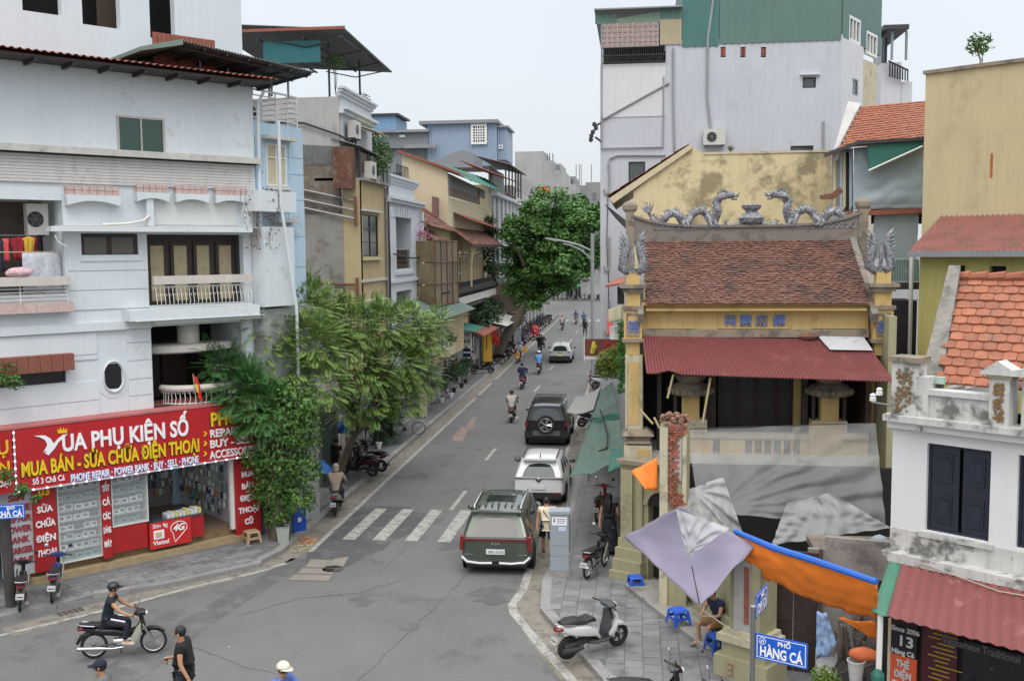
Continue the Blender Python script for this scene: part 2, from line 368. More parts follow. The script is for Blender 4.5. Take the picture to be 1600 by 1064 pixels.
# oil drips, tar seams and cracks
tar = mat('tar_seam', (.088, .088, .088), .85, var=.3, scale=6, stain=((.13, .13, .13), .95, 5, .48))
for pts, wd2 in (([(560, 1064), (640, 985), (700, 930), (745, 880)], .035), ([(380, 960), (470, 935), (560, 925), (650, 900)], .03), ([(590, 900), (620, 870), (640, 850)], .025), ([(700, 760), (735, 720), (765, 680), (800, 640)], .03), ([(300, 1010), (380, 1040), (480, 1064)], .03)):
    q = []
    for a, c in zip(pts[:-1], pts[1:]):
        for k in range(6): q.append(on_z(a[0]+(c[0]-a[0])*k/6+U(-3, 3), a[1]+(c[1]-a[1])*k/6+U(-2, 2)))
    strip('road_crack', [(p.x, p.y) for p in q], [wd2*U(.3, 1) for _ in q], tar, .007)
for x_, y_, r_ in ((700, 850, 26), (690, 815, 14), (770, 930, 40), (640, 980, 18), (860, 960, 12), (655, 745, 16), (560, 940, 22)): pxpoly('oil_stain', [(x_+r_*cos(a)*U(.7, 1.2), y_+r_*.35*sin(a)*U(.7, 1.2)) for a in [k*pi/9 for k in range(18)]], asph3, .0055+.0001*r_/10)
# paper scraps and leaves
lit = mat('scrap_paper', (.34, .32, .28), .9, var=.4, scale=9)
b = B()
for i in range(34):
    q = random.choice([(U(820, 900), U(920, 990)), (U(300, 900), U(900, 1060)), (U(450, 500), U(840, 865)), (U(560, 700), U(640, 760))])
    p = on_z(*q); z = .13 if inpoly(p.x, p.y, PR) or inpoly(p.x, p.y, PL) else .014; s = U(.015, .04); a = U(0, 6)
    b.add([(p.x+s*cos(a+k*pi/2), p.y+s*sin(a+k*pi/2), z+U(0.004, .02)) for k in range(4)], [(0, 1, 2, 3)])
b.build('litter', lit, kind='stuff', label='scattered scraps of paper and wrappers on road and pavement', cat='litter')
# waste on the left corner
orp = mat('orange_peel', (.62, .23, .05), .7, var=.3, scale=20); strw = mat('sawdust', (.42, .36, .22), .9, var=.3, scale=20)
b = B()
for i in range(420):
    a = U(0, 6.28); r = math.sqrt(R())
    p = on_z(478+18*r*cos(a), 846+5*r*sin(a)) if i % 2 else on_z(470+20*r*cos(a), 858+7*r*sin(a)); b.mi = 0 if i % 2 else 1
    s = U(.02, .06); q = Vector((p.x, p.y, U(.02, .09))); b.add([q+Vector((U(-s, s), U(-s, s), U(-s/2, s/2))) for _ in range(3)], [(0, 1, 2)])
b.build('rubbish_heap', [orp, strw], label='heap of orange peel and straw swept to the kerb corner by the tree', cat='rubbish heap', kind='stuff')
# ---------------------------------------------------------------- shared building bits
def rc(fr, xl, xr, yt, yb, v=0.0):
    cx, cy = (xl+xr)/2, (yt+yb)/2
    return fr.U(xl, cy, v), fr.U(xr, cy, v), fr.Z(cx, yb, v), fr.Z(cx, yt, v)
glassd = mat('dark_glass', (.012, .014, .016), .12, var=.05, spec=.6)
glassb = mat('sky_glass', (.05, .06, .07), .06, var=.05, spec=.8)
greeng = mat('green_glass', (.004, .045, .03), .08, var=.05, spec=.9)
wfr = mat('white_frame', (.70, .70, .68), .5, var=.06)
dwood = mat('dark_wood', (.035, .022, .018), .55, var=.25, scale=6)
dwood2 = mat('brown_wood', (.07, .045, .03), .6, var=.25, scale=6)
dark = mat('dark_interior', (.018, .017, .016), .95, var=.3)  # near-black colour stands in for the shade of unlit rooms and openings
steelw = mat('white_paint_metal', (.66, .66, .63), .5, var=.1)
steelg = mat('grey_steel', (.25, .26, .27), .45, metal=.4, var=.15)
steeld = mat('dark_steel', (.05, .05, .052), .55, metal=.3, var=.15)
rust = mat('rusty_steel', (.16, .075, .045), .85, var=.35, scale=4)
curt = mat('beige_curtain', (.42, .35, .22), .9, var=.15, scale=4)
def window(par, u0, u1, z0, z1, y, fm, pm, nu=2, nz=1, fw=.05, dp=.05, name='window', mw=None, label=None, zsplit=None):
    """frame with panes as its sub-parts; y = outer face of frame"""
    mw = mw or fw*.8; b = B(); b.box(u0, u1, y, y+dp, z0, z0+fw).box(u0, u1, y, y+dp, z1-fw, z1).box(u0, u0+fw, y+.001, y+dp-.001, z0+fw, z1-fw).box(u1-fw, u1, y+.001, y+dp-.001, z0+fw, z1-fw)
    us = [u0+fw+(u1-u0-2*fw)*i/nu for i in range(nu+1)]; zs = zsplit and [z0+fw]+zsplit+[z1-fw] or [z0+fw+(z1-z0-2*fw)*i/nz for i in range(nz+1)]
    for a in us[1:-1]: b.box(a-mw/2, a+mw/2, y+.004, y+dp-.004, z0+fw, z1-fw)
    for a in zs[1:-1]: b.box(u0+fw, u1-fw, y+.007, y+dp-.007, a-mw/2, a+mw/2)
    f = b.build(name, fm, par, label)
    for i in range(nu):
        for j in range(len(zs)-1): q = B(); q.box(us[i]+.002, us[i+1]-.002, y+dp*.5, y+dp*.5+.012, zs[j]+.002, zs[j+1]-.002); q.build('pane', pm, f)
    return f
def bx(name, par, m, *dims, label=None, **k):
    b = B()
    for i in range(0, len(dims), 6): b.box(*dims[i:i+6])
    return b.build(name, m, par, label, **k)
def tb(name, par, m, pts, r, n=8, **k): b = B(); b.tube(pts, r, n); return b.build(name, m, par, smooth='auto', **k)
def ac_unit(pos, rz, label, w=.85, h=.6, d=.32, group='outdoor air conditioner units'):
    t = empty('air_conditioner', label, 'air conditioner', *pos, rz, group)
    cas = mat('ac_casing', (.52, .51, .47), .5, var=.08, stain=((.3, .27, .2), .5, 3, .6))
    b = B(); b.box(0, w, 0, d, 0, h); o = b.build('casing', cas, t)
    b = B(); b.lathe([(.21, -.012), (.21, .0), (.001, .0)], c=(w*.38, 0, h*.5), n=20, axis='y'); b.build('fan_recess', dark, t)
    b = B()
    for r in (.05, .1, .15, .21): b.torus((w*.38, -.02, h*.5), r, .006, 'y', 18, 4)
    for k in range(6): a = k*pi/3; b.tube([(w*.38, -.02, h*.5), (w*.38+.21*cos(a), -.02, h*.5+.21*sin(a))], .006, 4)
    b.build('fan_grille', steelg, t)
    bx('bracket', t, steeld, .08, .12, 0, d+.15, -.05, -.005); bx('bracket', t, steeld, w-.12, w-.08, 0, d+.15, -.05, -.005)
    return t
def posW(fr, u, v, z): p = fr.w(u, v, z); return (p.x, p.y, p.z)
# ---------------------------------------------------------------- white corner building with the phone shop
white = mat('white_render', (.615, .665, .69), .85, var=.05, scale=.8, bump=.15, streak=.08, stain=((.40, .42, .42), .5, 1.6, .60))
white2 = mat('white_upper', (.605, .655, .685), .85, var=.04, scale=.6, streak=.06, stain=((.5, .52, .52), .4, .8, .66))
dirtyw = mat('dirty_ledge', (.52, .50, .46), .9, var=.15, scale=2, streak=.2, stain=((.2, .18, .16), .6, 2.5, .58))
redsh = mat('red_sign', (.42, .012, .016), .45, var=.05)
redp = mat('red_panel', (.36, .012, .014), .5, var=.06)
yel = mat('yellow_letters', (.78, .52, .01), .5, var=.03); wht = mat('white_letters', (.82, .82, .84), .5, var=.03)
blul = mat('blue_letters', (.12, .35, .80), .5, var=.03); blk = mat('letter_outline', (.03, .01, .01), .6)  # the near-black is the printed outline behind the yellow letters
W0 = .5
ba = fempty('corner_building', A, 'white four storey corner building with curved balconies above the red phone shop', 'building')
r1 = lambda *a: rc(A, *a, W0)
holes = []
log1 = (1.15, 4.0, 4.5, 6.88)          # first floor loggia
log2 = (1.14, 4.17, 7.5, 9.57)        # second floor balcony doors
logl = (-9.0, -1.18, 7.95, 10.48)       # washing loggia on the left
winl = r1(127, 216, 365, 403); wing = r1(183, 257, 183, 242); ov = A.uv(177, 588, W0)
small = (A.U(0, 590, W0)-.6, A.U(103, 590, W0), A.Z(60, 601, W0), A.Z(60, 581, W0))
holes = [log1, log2, logl, winl, wing, (-2.9, .1, 0, 2.8), (ov[0]-.24, ov[0]+.24, ov[1]-.36, ov[1]+.36), small]
b = B(); b.wall(-9, 4.65, 4.42, 14.25, holes, y=W0, t=.25); b.box(-9, 4.65, 6, 6.2, 0, 14.2)
b.build('wall', white, ba)
bx('side_wall', ba, white2, 4.45, 4.65, .76, 6, 0, 14.2)
bx('floor_slab', ba, dark, -9, 4.4, .8, 5.9, 4.2, 4.42, -9, 4.4, .8, 5.9, 7.0, 7.4, -9, 4.4, .8, 5.9, 10.5, 10.7)
# horizontal cladding bands, each proud of a recessed joint
def bands(u0, u1, zs, y):
    for a, c in zip(zs[:-1], zs[1:]): bx('cladding_band', ba, white, u0, u1, y-.03, y-.002, a+.014, c-.014)
bands(-1.12, 1.12, [7.45, 8.0, 8.54, 9.0], W0)
zs = [4.48]+[A.Z(215, y, W0) for y in (618, 592, 563, 535)][::1]+[6.85]
bands(ov[0]+.42, 1.13, zs, W0); bands(-9, ov[0]-.42, [z for z in zs if z < 5.2]+[small[2]-.02], W0); bands(-9, ov[0]-.42, [small[3]+.22, 6.2, 6.85], W0)
b = B(); b.torus((ov[0], W0-.02, ov[1]), 1, .06, 'y', 28, 6)
b.v = [((v[0]-ov[0])*.30+ov[0] if True else 0, v[1], (v[2]-ov[1])*.44+ov[1]) for v in b.v]; ow = b.build('oval_window', white, ba, smooth=True)
b = B(); n = 28; b.add([(ov[0]+.27*cos(2*pi*k/n), W0+.02, ov[1]+.41*sin(2*pi*k/n)) for k in range(n)], [tuple(range(n))]); b.build('pane', glassd, ow)
b = B()
for k in range(n):
    a0, a1 = 2*pi*k/n, 2*pi*(k+1)/n; f = lambda a, q: (ov[0]+(.27 if q else .5)*cos(a), W0-.012, ov[1]+(.40 if q else .62)*sin(a))
    b.quad(f(a0, 0), f(a1, 0), f(a1, 1), f(a0, 1))
b.build('window_surround', white, ba)
# ground floor red return ledge, slab between 1st and 2nd floor, balcony slabs
pink = mat('red_ledge_paint', (.40, .13, .13), .8, var=.12, stain=((.22, .12, .11), .6, 2, .55))
bx('sign_ledge', ba, pink, -9, 4.5, -.16, 1.9, 4.44, 4.50)
bx('string_course', ba, white, -9, 1.15, .40, .498, 6.86, 7.1, 1.15, 4.5, .1, .75, 6.98, 7.08)
b = B(); b.prism([(.35, -.02), (4.4, -.02), (4.4, .48), (.35, .48)], 7.1, 7.42, 'z')
b.v = [(x, y-(.18*sin(pi*min(max((x-.35)/4.05, 0), 1)) if y < .2 else 0), z) for x, y, z in b.v]; b.build('balcony_slab', dirtyw if False else white, ba)
bx('balcony_slab_edge', ba, dirtyw, .5, 4.55, -.06, .49, 7.085, 7.10)
# balcony railing : thick handrail and scrollwork bars
ry = .06
bx('handrail', ba, mat('pink_cement', (.55, .51, .47), .85, var=.1, streak=.2), 1.12, 4.2, ry-.08, ry+.10, 8.12, 8.36)
bx('bottom_rail', ba, steelw, 1.14, 4.18, ry-.02, ry+.02, 7.44, 7.47)
bx('top_rail', ba, steelw, 1.14, 4.18, ry-.015, ry+.015, 8.045, 8.065)
nb = 24
for i in range(nb+1):
    u = 1.17+i*(3.0/nb); q = B(); q.tube([(u, ry, 7.46), (u, ry-.06, 7.58), (u, ry-.05, 7.7), (u, ry, 7.86), (u, ry, 8.05)], .011, 5)
    q.torus((u+.035, ry, 7.80), .033, .009, 'y', 10, 4, -.5, 3.6)
    if i % 2 == 0: q.torus((u+.05, ry, 7.99), .045, .009, 'y', 10, 4, 0, 4.2); q.torus((u-.05, ry, 7.99), .045, .009, 'y', 10, 4, -1.1, 3.1)
    q.build('baluster', steelw, ba)
# recessed balcony doors with beige curtains
bx('door_surround', ba, dwood, 1.16, 4.15, .98, 1.05, 7.42, 9.56)
for k in range(4):
    u0 = 1.30+k*.72; f = window(ba, u0, u0+.62, 7.5, 9.35, .92, dwood, curt, 1, 1, .10, .06, 'door')
bx('loggia_ceiling', ba, white, 1.1, 4.2, .76, 1.0, 9.58, 9.7)
# second floor left window
window(ba, winl[0]+.02, winl[1]-.02, winl[2]+.02, winl[3]-.02, W0+.05, dwood, mat('grey_blind', (.12, .115, .10), .6, var=.1), 2, 1, .08, .07, mw=.12)
bx('window_sill', ba, white, winl[0]-.05, winl[1]+.05, W0-.06, W0-.002, winl[2]-.09, winl[2]-.03)
# long thin canopy
cz = 9.66
bx('canopy_slab', ba, white, A.U(78, 358, .1), A.U(392, 364, .1), -.02, .49, cz-.03, cz+.10); bx('canopy_flashing', ba, dirtyw, -1.55, 4.5, -.0, .40, cz+.101, cz+.125)
# arches with pink tile band
pinkt = mat('pink_mosaic', (.50, .36, .33), .8, var=.35, scale=30, stain=((.56, .5, .47), .6, 9, .5))
def arch(x0, x1, zt, drop):
    n = 12; pts = [(x0+(x1-x0)*i/n, zt-.33-drop*(1-(1-(2*i/n-1)**2))) for i in range(n+1)]
    b = B(); b.prism([(x0-.03, zt-.17), *[(p[0], p[1]) for p in pts], (x1+.03, zt-.17)][::-1], .25, .498); b.build('arch', white, ba)
    nt_ = max(4, round((x1-x0)/.2))
    for i in range(nt_):
        for j in range(2): bx('pink_tile', ba, pinkt, x0+(x1-x0)*i/nt_+.006, x0+(x1-x0)*(i+1)/nt_-.006, .28, .497, zt-.165+j*.12, zt-.055+j*.12)
az = A.Z(300, 290, .3)
arch(A.U(104, 310, .3), A.U(187, 310, .3), A.Z(145, 292, .3)-.06, .14)
for a, c in ((214, 263), (275, 325), (337, 385)): arch(A.U(a, 300, .3), A.U(c, 310, .3), az-.08, .10)
bx('blind_panel', ba, mat('cream_panel', (.60, .62, .61), .85, var=.05), 1.35, 4.0, W0-.02, W0-.001, 9.85, 10.55)
bx('panel_rail', ba, white, 1.1, 1.3, .3, .498, 9.8, 10.75); bx('panel_rail', ba, white, 4.1, 4.42, .3, .498, 9.75, 10.9)
# peeling facia with horizontal corrugations
peel = mat('peeling_cream', (.56, .55, .53), .9, var=.12, scale=3, streak=.15, stain=((.36, .33, .30), .6, 3, .55), stain2=((.55, .42, .39), .4, 2, .6))
b = B(); zc = [10.95+i*.085 for i in range(9)]
for i, z in enumerate(zc): b.prism([(.44, z), (.485, z+.005), (.485, z+.08), (.44, z+.075)], -9, 4.62, 'x')
b.build('corrugated_fascia', peel, ba)
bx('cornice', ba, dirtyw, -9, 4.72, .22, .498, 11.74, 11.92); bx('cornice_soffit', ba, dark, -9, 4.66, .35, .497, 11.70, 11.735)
window(ba, wing[0], wing[1], wing[2], wing[3], W0-.03, mat('alu_frame', (.42, .40, .36), .4, metal=.3), greeng, 2, 1, .06, .09)
# washing loggia
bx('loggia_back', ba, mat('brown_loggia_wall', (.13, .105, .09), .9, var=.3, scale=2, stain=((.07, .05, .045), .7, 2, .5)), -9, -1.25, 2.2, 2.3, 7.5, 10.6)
bx('loggia_side', ba, white, -1.2, -1.05, .76, 2.2, 7.5, 10.5); bx('loggia_ceiling', ba, dirtyw, -9, -1.2, .76, 2.2, 10.49, 10.6); bx('loggia_floor', ba, dirtyw, -9, -1.2, .76, 2.2, 7.3, 7.5)
bx('loggia_post', ba, dirtyw, -2.75, -2.6, 2.0, 2.15, 7.5, 10.48)
bx('loggia_handrail', ba, mat('pink_cement', (.5, .5, .5)), -9, -1.14, .22, .46, 8.18, 8.42); bx('pink_kerb', ba, pinkt, -9, -1.1, .2, .47, 7.45, 7.72)
for z in (7.8, 7.9, 8.0, 8.1): tb('rail_bar', ba, steelw, [(-9, .33, z), (-1.15, .33, z)], .012, 5)
for u in (-5, -2.42, -1.2): tb('rail_post', ba, steelw, [(u, .33, 7.7), (u, .33, 8.2)], .015, 5)
# left small window with brown sunshade
window(ba, small[0], small[1], small[2], small[3], W0+.02, steeld, glassd, 3, 1, .04, .06)
brt = mat('terracotta_tile', (.22, .075, .05), .7, var=.2, scale=5)
z0 = A.Z(60, 582, .2); z1 = A.Z(60, 556, .2); u1 = A.U(116, 570, .2)
for i in range(11): bx('shade_tile', ba, brt, u1-.3*(i+1)+.006, u1-.3*i-.006, .15, .497, z0, z1)
# first floor loggia: dark doors, oval canopy, curved balcony
bx('loggia_back', ba, dark, 1.1, 4.2, 2.6, 2.7, 4.5, 6.9); bx('loggia_door', ba, dwood, 1.5, 2.2, 2.5, 2.58, 4.5, 6.3, 2.3, 3.1, 2.5, 2.58, 4.5, 6.3)
bx('loggia_jamb', ba, white, 1.13, 1.2, .76, 2.6, 4.5, 6.9, 4.0, 4.2, .5, 2.6, 4.5, 6.95)
b = B(); b.lathe([(.01, -.13), (.9, -.13), (1.0, -.08), (1.0, .1), (.9, .13), (.01, .13)], n=28); b.v = [(x*1.42+2.62, y*.75+1.2, z+6.15) for x, y, z in b.v]; b.build('oval_canopy', dirtyw, ba, smooth='auto')
b = B(); b.tube([(2.6, 1.2, 6.25), (2.6, 1.2, 6.9)], .33, 16); b.build('round_column', dirtyw, ba, smooth='auto')
def oval(rx, ry_, z, a0=pi, a1=2*pi, n=24, c=(2.75, .95)): return [(c[0]+rx*cos(a0+(a1-a0)*i/n), c[1]+ry_*sin(a0+(a1-a0)*i/n), z) for i in range(n+1)]
b = B(); b.tube(oval(1.15, .85, 5.0), .10, 8); b.build('curved_handrail', mat('cream_rail', (.5, .48, .43)), ba, smooth='auto')
for i, (p, q) in enumerate(zip(oval(1.13, .83, 4.5, n=22), oval(1.13, .83, 4.95, n=22))):
    b = B(); m_ = ((p[0]+q[0])/2+.03, (p[1]+q[1])/2-.02, 4.72); b.tube([p, m_, q], .013, 5); b.tube([(p[0]-.05, p[1], 4.85), (p[0], p[1], 4.93), (p[0]+.05, p[1], 4.85)], .012, 4); b.build('curved_baluster', steelw, ba)
b = B(); b.tube(oval(1.13, .83, 4.54), .02, 6); b.build('curved_rail', steelw, ba)
# eaves: long red corrugated sheet roof
redc = mat('red_roof_sheet', (.26, .085, .055), .75, var=.2, scale=3, stain=((.12, .06, .045), .7, 2, .55))
b = B(); corr(b, (-9, 2.6, 14.62), (4.95, 2.6, 14.62), (4.95, -.55, 14.25), (-9, -.55, 14.25), 70, .03); b.build('red_sheet_roof', redc, ba)
bx('eave_shadow_board', ba, dwood, -9, 4.85, -.42, .49, 14.10, 14.16)
for i in range(15): bx('rafter', ba, dwood, -8.8+i*.97, -8.72+i*.97, -.4, .49, 14.0, 14.099)
# set back top floor
top = (A.U(35, 10, 2.5), A.U(96, 10, 2.5)); b = B()
hs = [(top[0], top[1], A.Z(60, 20, 2.5), 19.5), (A.U(128, 10, 2.5), A.U(187, 10, 2.5), A.Z(158, 42, 2.5), 19.5), (A.U(234, 30, 2.5), A.U(273, 30, 2.5), A.Z(254, 62, 2.5), 19.0)]
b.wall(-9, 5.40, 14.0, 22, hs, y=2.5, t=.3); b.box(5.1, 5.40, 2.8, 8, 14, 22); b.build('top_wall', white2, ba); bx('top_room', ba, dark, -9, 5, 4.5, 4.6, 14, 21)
bx('top_room_panel', ba, dwood2, hs[1][0]+.8, hs[1][1]+.3, 3.5, 3.55, 14, 20)
# red shed and grey corrugated terrace roof
b = B(); corr(b, (2.0, 1.6, 15.6), (4.0, 1.6, 15.6), (4.0, 1.6, 14.4), (2.0, 1.6, 14.4), 14, .02); b.build('red_sheet_wall', redc, ba)
greyc = mat('grey_roof_sheet', (.16, .17, .17), .7, var=.2, scale=2, stain=((.08, .075, .07), .6, 2, .55))
q1 = A.uv(285, 64, -.2); q0 = A.uv(219, 78, -.2); q2 = A.uv(492, 113, -.2)
b = B(); corr(b, (q1[0], -.2, q1[1]), (q2[0], -.2, q2[1]), (q2[0]-.3, 2.9, q2[1]-.15), (q1[0]-.3, 2.9, q1[1]-.1), 46, .03); b.build('grey_sheet_roof', greyc, ba)
b = B(); b.prism([(q0[0], q0[1]-.03), (q1[0], q1[1]-.12), (q1[0], q1[1]+.04), (q0[0], q0[1]+.08)][::1], -.25, 2.6); b.build('green_roof_edge', mat('green_metal', (.16, .22, .19), .6, var=.1), ba)
for i in range(7):
    t_ = i/6; u = q1[0]+(q2[0]-q1[0])*t_*.97; z = q1[1]+(q2[1]-q1[1])*t_*.97-.06; tb('rafter', ba, steeld, [(u, -.15, z-.03), (u-.25, 2.8, z-.15)], .04, 5)
for k in (.1, 1.0, 2.0): tb('purlin', ba, steeld, [(q1[0], k, q1[1]-.13), (q2[0]-.1, k, q2[1]-.13)], .035, 5)
for u in (3.3, 4.2, 5.0, 5.7, 6.3): tb('roof_post', ba, steelg, [(u, 1.2, 14.0), (u, 1.2, q1[1]+(q2[1]-q1[1])*(u-q1[0])/(q2[0]-q1[0])-.1)], .035, 6)
# ------------ shop front
plinth = mat('wood_look_step', (.20, .135, .07), .55, var=.3, scale=6, stain=((.11, .075, .045), .7, 5, .5))
tread = mat('stone_tread', (.34, .26, .15), .5, var=.2, scale=4)
bx('shop_step', ba, tread, -2.55, 3.7, .0, .6, .12, .30, label='brown stone step along the shop front'); bx('shop_step', ba, plinth, -2.55, 3.65, .3, 5.9, .301, .48)
floorm = mat('shop_floor', (.22, .15, .10), .35, var=.2); bx('shop_floor', ba, floorm, -2.5, 3.6, .6, 5.9, .481, .50)
bx('shop_ceiling', ba, mat('shop_ceiling_paint', (.5, .5, .5)), -8, 4.3, .2, 5.9, 3.2, 3.3)
bx('shop_back_wall', ba, mat('shop_back', (.25, .25, .26)), -8, 4.3, 4.6, 4.7, .3, 3.2)
# sign box
sg = fempty('shop_sign', A, 'long red phone shop sign with white and yellow lettering above the shop', 'shop sign')
b = B(); b.box(-2.9, 4.13, -.2, .05, 2.80, 4.42); b.build('sign_panel', redsh, sg)
bx('sign_trim', sg, mat('led_strip_housing', (.5, .5, .55)), -2.9, 4.13, -.235, -.201, 2.76, 2.80, -2.94, -2.905, -.235, -.2, 2.76, 4.42)
def stxt(s, p0, p1, cap, m, par=sg, v=-.215, fr=A, bold=.02, ext=.012, outline_mat=None, nm='lettering'):
    """p0,p1 = left and right ends of the baseline in the photograph; cap = cap height in px"""
    u0, z0 = fr.uv(*p0, v); u1, z1 = fr.uv(*p1, v); h = fr.Z((p0[0]+p1[0])/2, (p0[1]+p1[1])/2-cap, v)-(z0+z1)/2
    o = text(s, nm, m, par, (u0, v, (z0+z1)/2), h/.72, width=u1-u0, ext=ext, bold=bold*h)
    if outline_mat: s2 = text(s, nm+'_outline', outline_mat, par, (u0-.01, v+.012, (z0+z1)/2-.012), h/.72, width=u1-u0+.03, ext=ext*.5, bold=(bold+.06)*h)
    return o
stxt('UA PHỤ KIỆN SỐ', (97, 704), (294, 680), 25, wht, bold=.04)
stxt('MUA BÁN - SỬA CHỮA ĐIỆN THOẠI', (33, 741), (311, 708), 21, yel, bold=.045, outline_mat=blk)
stxt('PHONE REPAIR · POWER BANK · BUY · SELL · PHONE', (111, 752), (310, 722), 11, wht, bold=.02, outline_mat=blul)
stxt('Số 3 Chả Cá', (51, 757), (101, 750), 9, wht, bold=.02)
stxt('PHONE', (329, 668), (400, 655), 21, yel, bold=.045, outline_mat=blk)
stxt('REPAIR', (328, 684), (373, 677), 12, wht, bold=.03); stxt('BUY - SELL', (328, 700), (398, 690), 12, wht, bold=.03); stxt('ACCESSORIES', (328, 717), (403, 706), 12, wht, bold=.03)
for (a, c) in ((318, 683), (318, 698), (318, 714)):
    u, z = A.uv(a, c-5, -.215); b = B(); b.prism([(u, z+.07), (u+.05, z+.07), (u+.12, z), (u+.05, z-.07), (u, z-.07), (u+.06, z)], -.225, -.2); b.build('arrow_mark', yel, sg)
# winged V emblem and crown
def pxs(name, pts, m, par, v, th=.015, fr=A): b = B(); b.prism([fr.uv(*p, v) for p in pts][::-1], v, v+th); return b.build(name, m, par)
pxs('winged_emblem', [(53, 681), (70, 680), (79, 685), (84, 693), (92, 684), (106, 677), (100, 684), (92, 690), (86, 700), (76, 711), (70, 708), (74, 704), (68, 706), (72, 700), (74, 694), (70, 687), (62, 683)], wht, sg, -.225)
pxs('crown_emblem', [(91, 677), (89, 670), (93, 673), (94, 668), (98, 673), (99, 667), (102, 673), (105, 669), (105, 676)], yel, sg, -.225)
led = mat('led_bead', (.8, .8, .9), .4, emit=((.85, .85, 1), 3.0))
lm = None
for i in range(21):
    b = B(); b.ball((0, 0, 0), .028, 6, 4); lm = lm or b.mesh('led_bulb', led); link('led_bulb', lm, sg, (-2.85+i*6.9/20, -.25, 2.79))
for i in range(9): link('led_bulb', lm, sg, (-2.93, -.25, 2.85+i*.19))
# left return of the sign, turned further from the street
AL = Frame(A.w(-2.95, -.2).x, A.w(-2.95, -.2).y, 62); sl = fempty('shop_sign', AL, 'red return panel of the phone shop sign cut by the frame edge', 'shop sign')
bx('sign_panel', sl, redsh, -3.5, -.02, 0, .2, 2.8, 4.42)
for s_, z_, m_, h_ in (('PHỤ', 3.85, yel, .34), ('KIỆN', 3.36, yel, .30), ('THOẠI', 3.0, wht, .16)): text(s_, 'lettering', m_, sl, (-.1, -.02, z_), h_/.72, align='RIGHT', bold=.02*h_)
# vertical panels at the front
def vpanel(xl, xr, yt, yb, m, lines, lm_, label, v=.05, th=.1, capf=.13, head=None):
    u0, u1, z0, z1 = rc(A, xl, xr, yt, yb, v); z1 = 2.79; t = fempty('sign_panel_board', A, label, 'sign board'); bx('board', t, m, u0, u1, v, v+th, z0, z1)
    n = len(lines)+(1 if head else 0); zz = z1-.02; st = (z1-z0-.35)/max(n, 5)
    if head: text(head, 'number', yel, t, ((u0+u1)/2, v-.01, zz-.24), .3, align='CENTER', bold=.01); zz -= .3
    for s_ in lines:
        zz -= st; wv = min((u1-u0)*.84, len(s_)*.135); text(s_, 'lettering', lm_, t, ((u0+u1)/2, v-.012, zz), .24, width=wv, align='CENTER', bold=.008)
    return t
vpanel(53, 90, 770, 892, redp, ['SỬA', 'CHỮA', 'ĐIỆN', 'THOẠI'], wht, 'tall red board reading SỬA CHỮA ĐIỆN THOẠI, left of glass case', head='03')
vpanel(368, 407, 712, 838, redp, ['MUA', 'BÁN', 'ĐIỆN', 'THOẠI', 'CŨ'], wht, 'tall red board reading MUA BÁN ĐIỆN THOẠI CŨ at shop end', head='03')
vpanel(2, 54, 770, 900, mat('grey_board', (.42, .44, .46), .6, var=.06), ['SIM', 'PHONE', 'REPAIR', 'POWER', 'BANK', 'CHARGER', 'CABLE'], mat('dark_red_letters', (.30, .02, .03), .6), 'pale grey board listing phone repair and charger services in red', v=.12)
t = vpanel(160, 174, 755, 872, redp, ['TẤT', 'CẢ', 'CÁC', 'DÒNG', 'MÁY'], wht, 'narrow red pillar board between the two glass cases')
# glass cases
shelfm = mat('glass_shelf', (.30, .36, .36), .2, var=.05); boxw = mat('white_phone_box', (.62, .66, .66), .5, var=.1, scale=12); boxg = mat('teal_phone_box', (.18, .33, .33), .5, var=.2, scale=12); boxd = mat('dark_phone_box', (.05, .07, .12), .45, var=.2, scale=12)
win_ = mat('box_window', (.04, .05, .06), .3)
pglass = mat('case_glass', (.9, .95, .95), .03, alpha=.14, var=0, spec=.6)
def case(u0, u1, z0, z1, rows, label, lab2):
    t = fempty('display_case', A, label, 'display case')
    bx('back_panel', t, mat('case_back', (.35, .40, .42)), u0, u1, .62, .64, z0, z1); bx('frame', t, steelw, u0, u1, .12, .62, z0-.04, z0, u0, u0+.03, .12, .61, z0, z1, u1-.03, u1, .12, .61, z0, z1)
    bx('glass_front', t, pglass, u0+.03, u1-.03, .125, .135, z0, z1)
    for j in range(rows):
        z = z0+(z1-z0)*j/rows; bx('shelf', t, shelfm, u0+.03, u1-.03, .15, .61, z, z+.015)
        u = u0+.06; kind = ('dark' if j == rows-1 else 'teal' if j == 0 or j == rows-2 else 'white')
        while u < u1-.2:
            wv = U(.15, .24); h = min((z1-z0)/rows*.72, U(.12, .17) if kind != 'dark' else .3); m_ = {'dark': boxd, 'teal': boxg, 'white': boxw}[kind]
            if R() < .15: m_ = random.choice([boxd, boxg, boxw])
            o = B().box(-wv/2, wv/2, -.05, .05, 0, h).build('phone_box', m_ if kind != 'dark' else boxw, None); o['category'] = 'box'
            p = A.w(u+wv/2, .27+U(0, .1), z+.017); o.location = p; o.rotation_euler = (0, 0, A.a+U(-.15, .15))
            o['label'] = '%s boxed phone on the %s shelf of the %s' % ('blue windowed' if kind == 'dark' else {'teal': 'teal and white', 'white': 'white'}[kind], ['bottom', 'second lowest', 'third lowest', 'fourth lowest', 'fifth lowest', 'sixth lowest', 'seventh lowest', 'top'][j if j < rows-1 else 7], lab2); o['group'] = 'phone boxes in the '+lab2
            b = B(); b.box(-wv*.3, wv*.3, -.054, -.0505, h*.25, h*.75); b.build('window', win_ if kind != 'dark' else boxd, o)
            u += wv+U(.01, .03)
    return t
case(*rc(A, 91, 160, 765, 876, .13)[:2], .55, 2.76, 8, 'tall glass case of boxed phones left of the narrow red pillar', 'tall glass case')
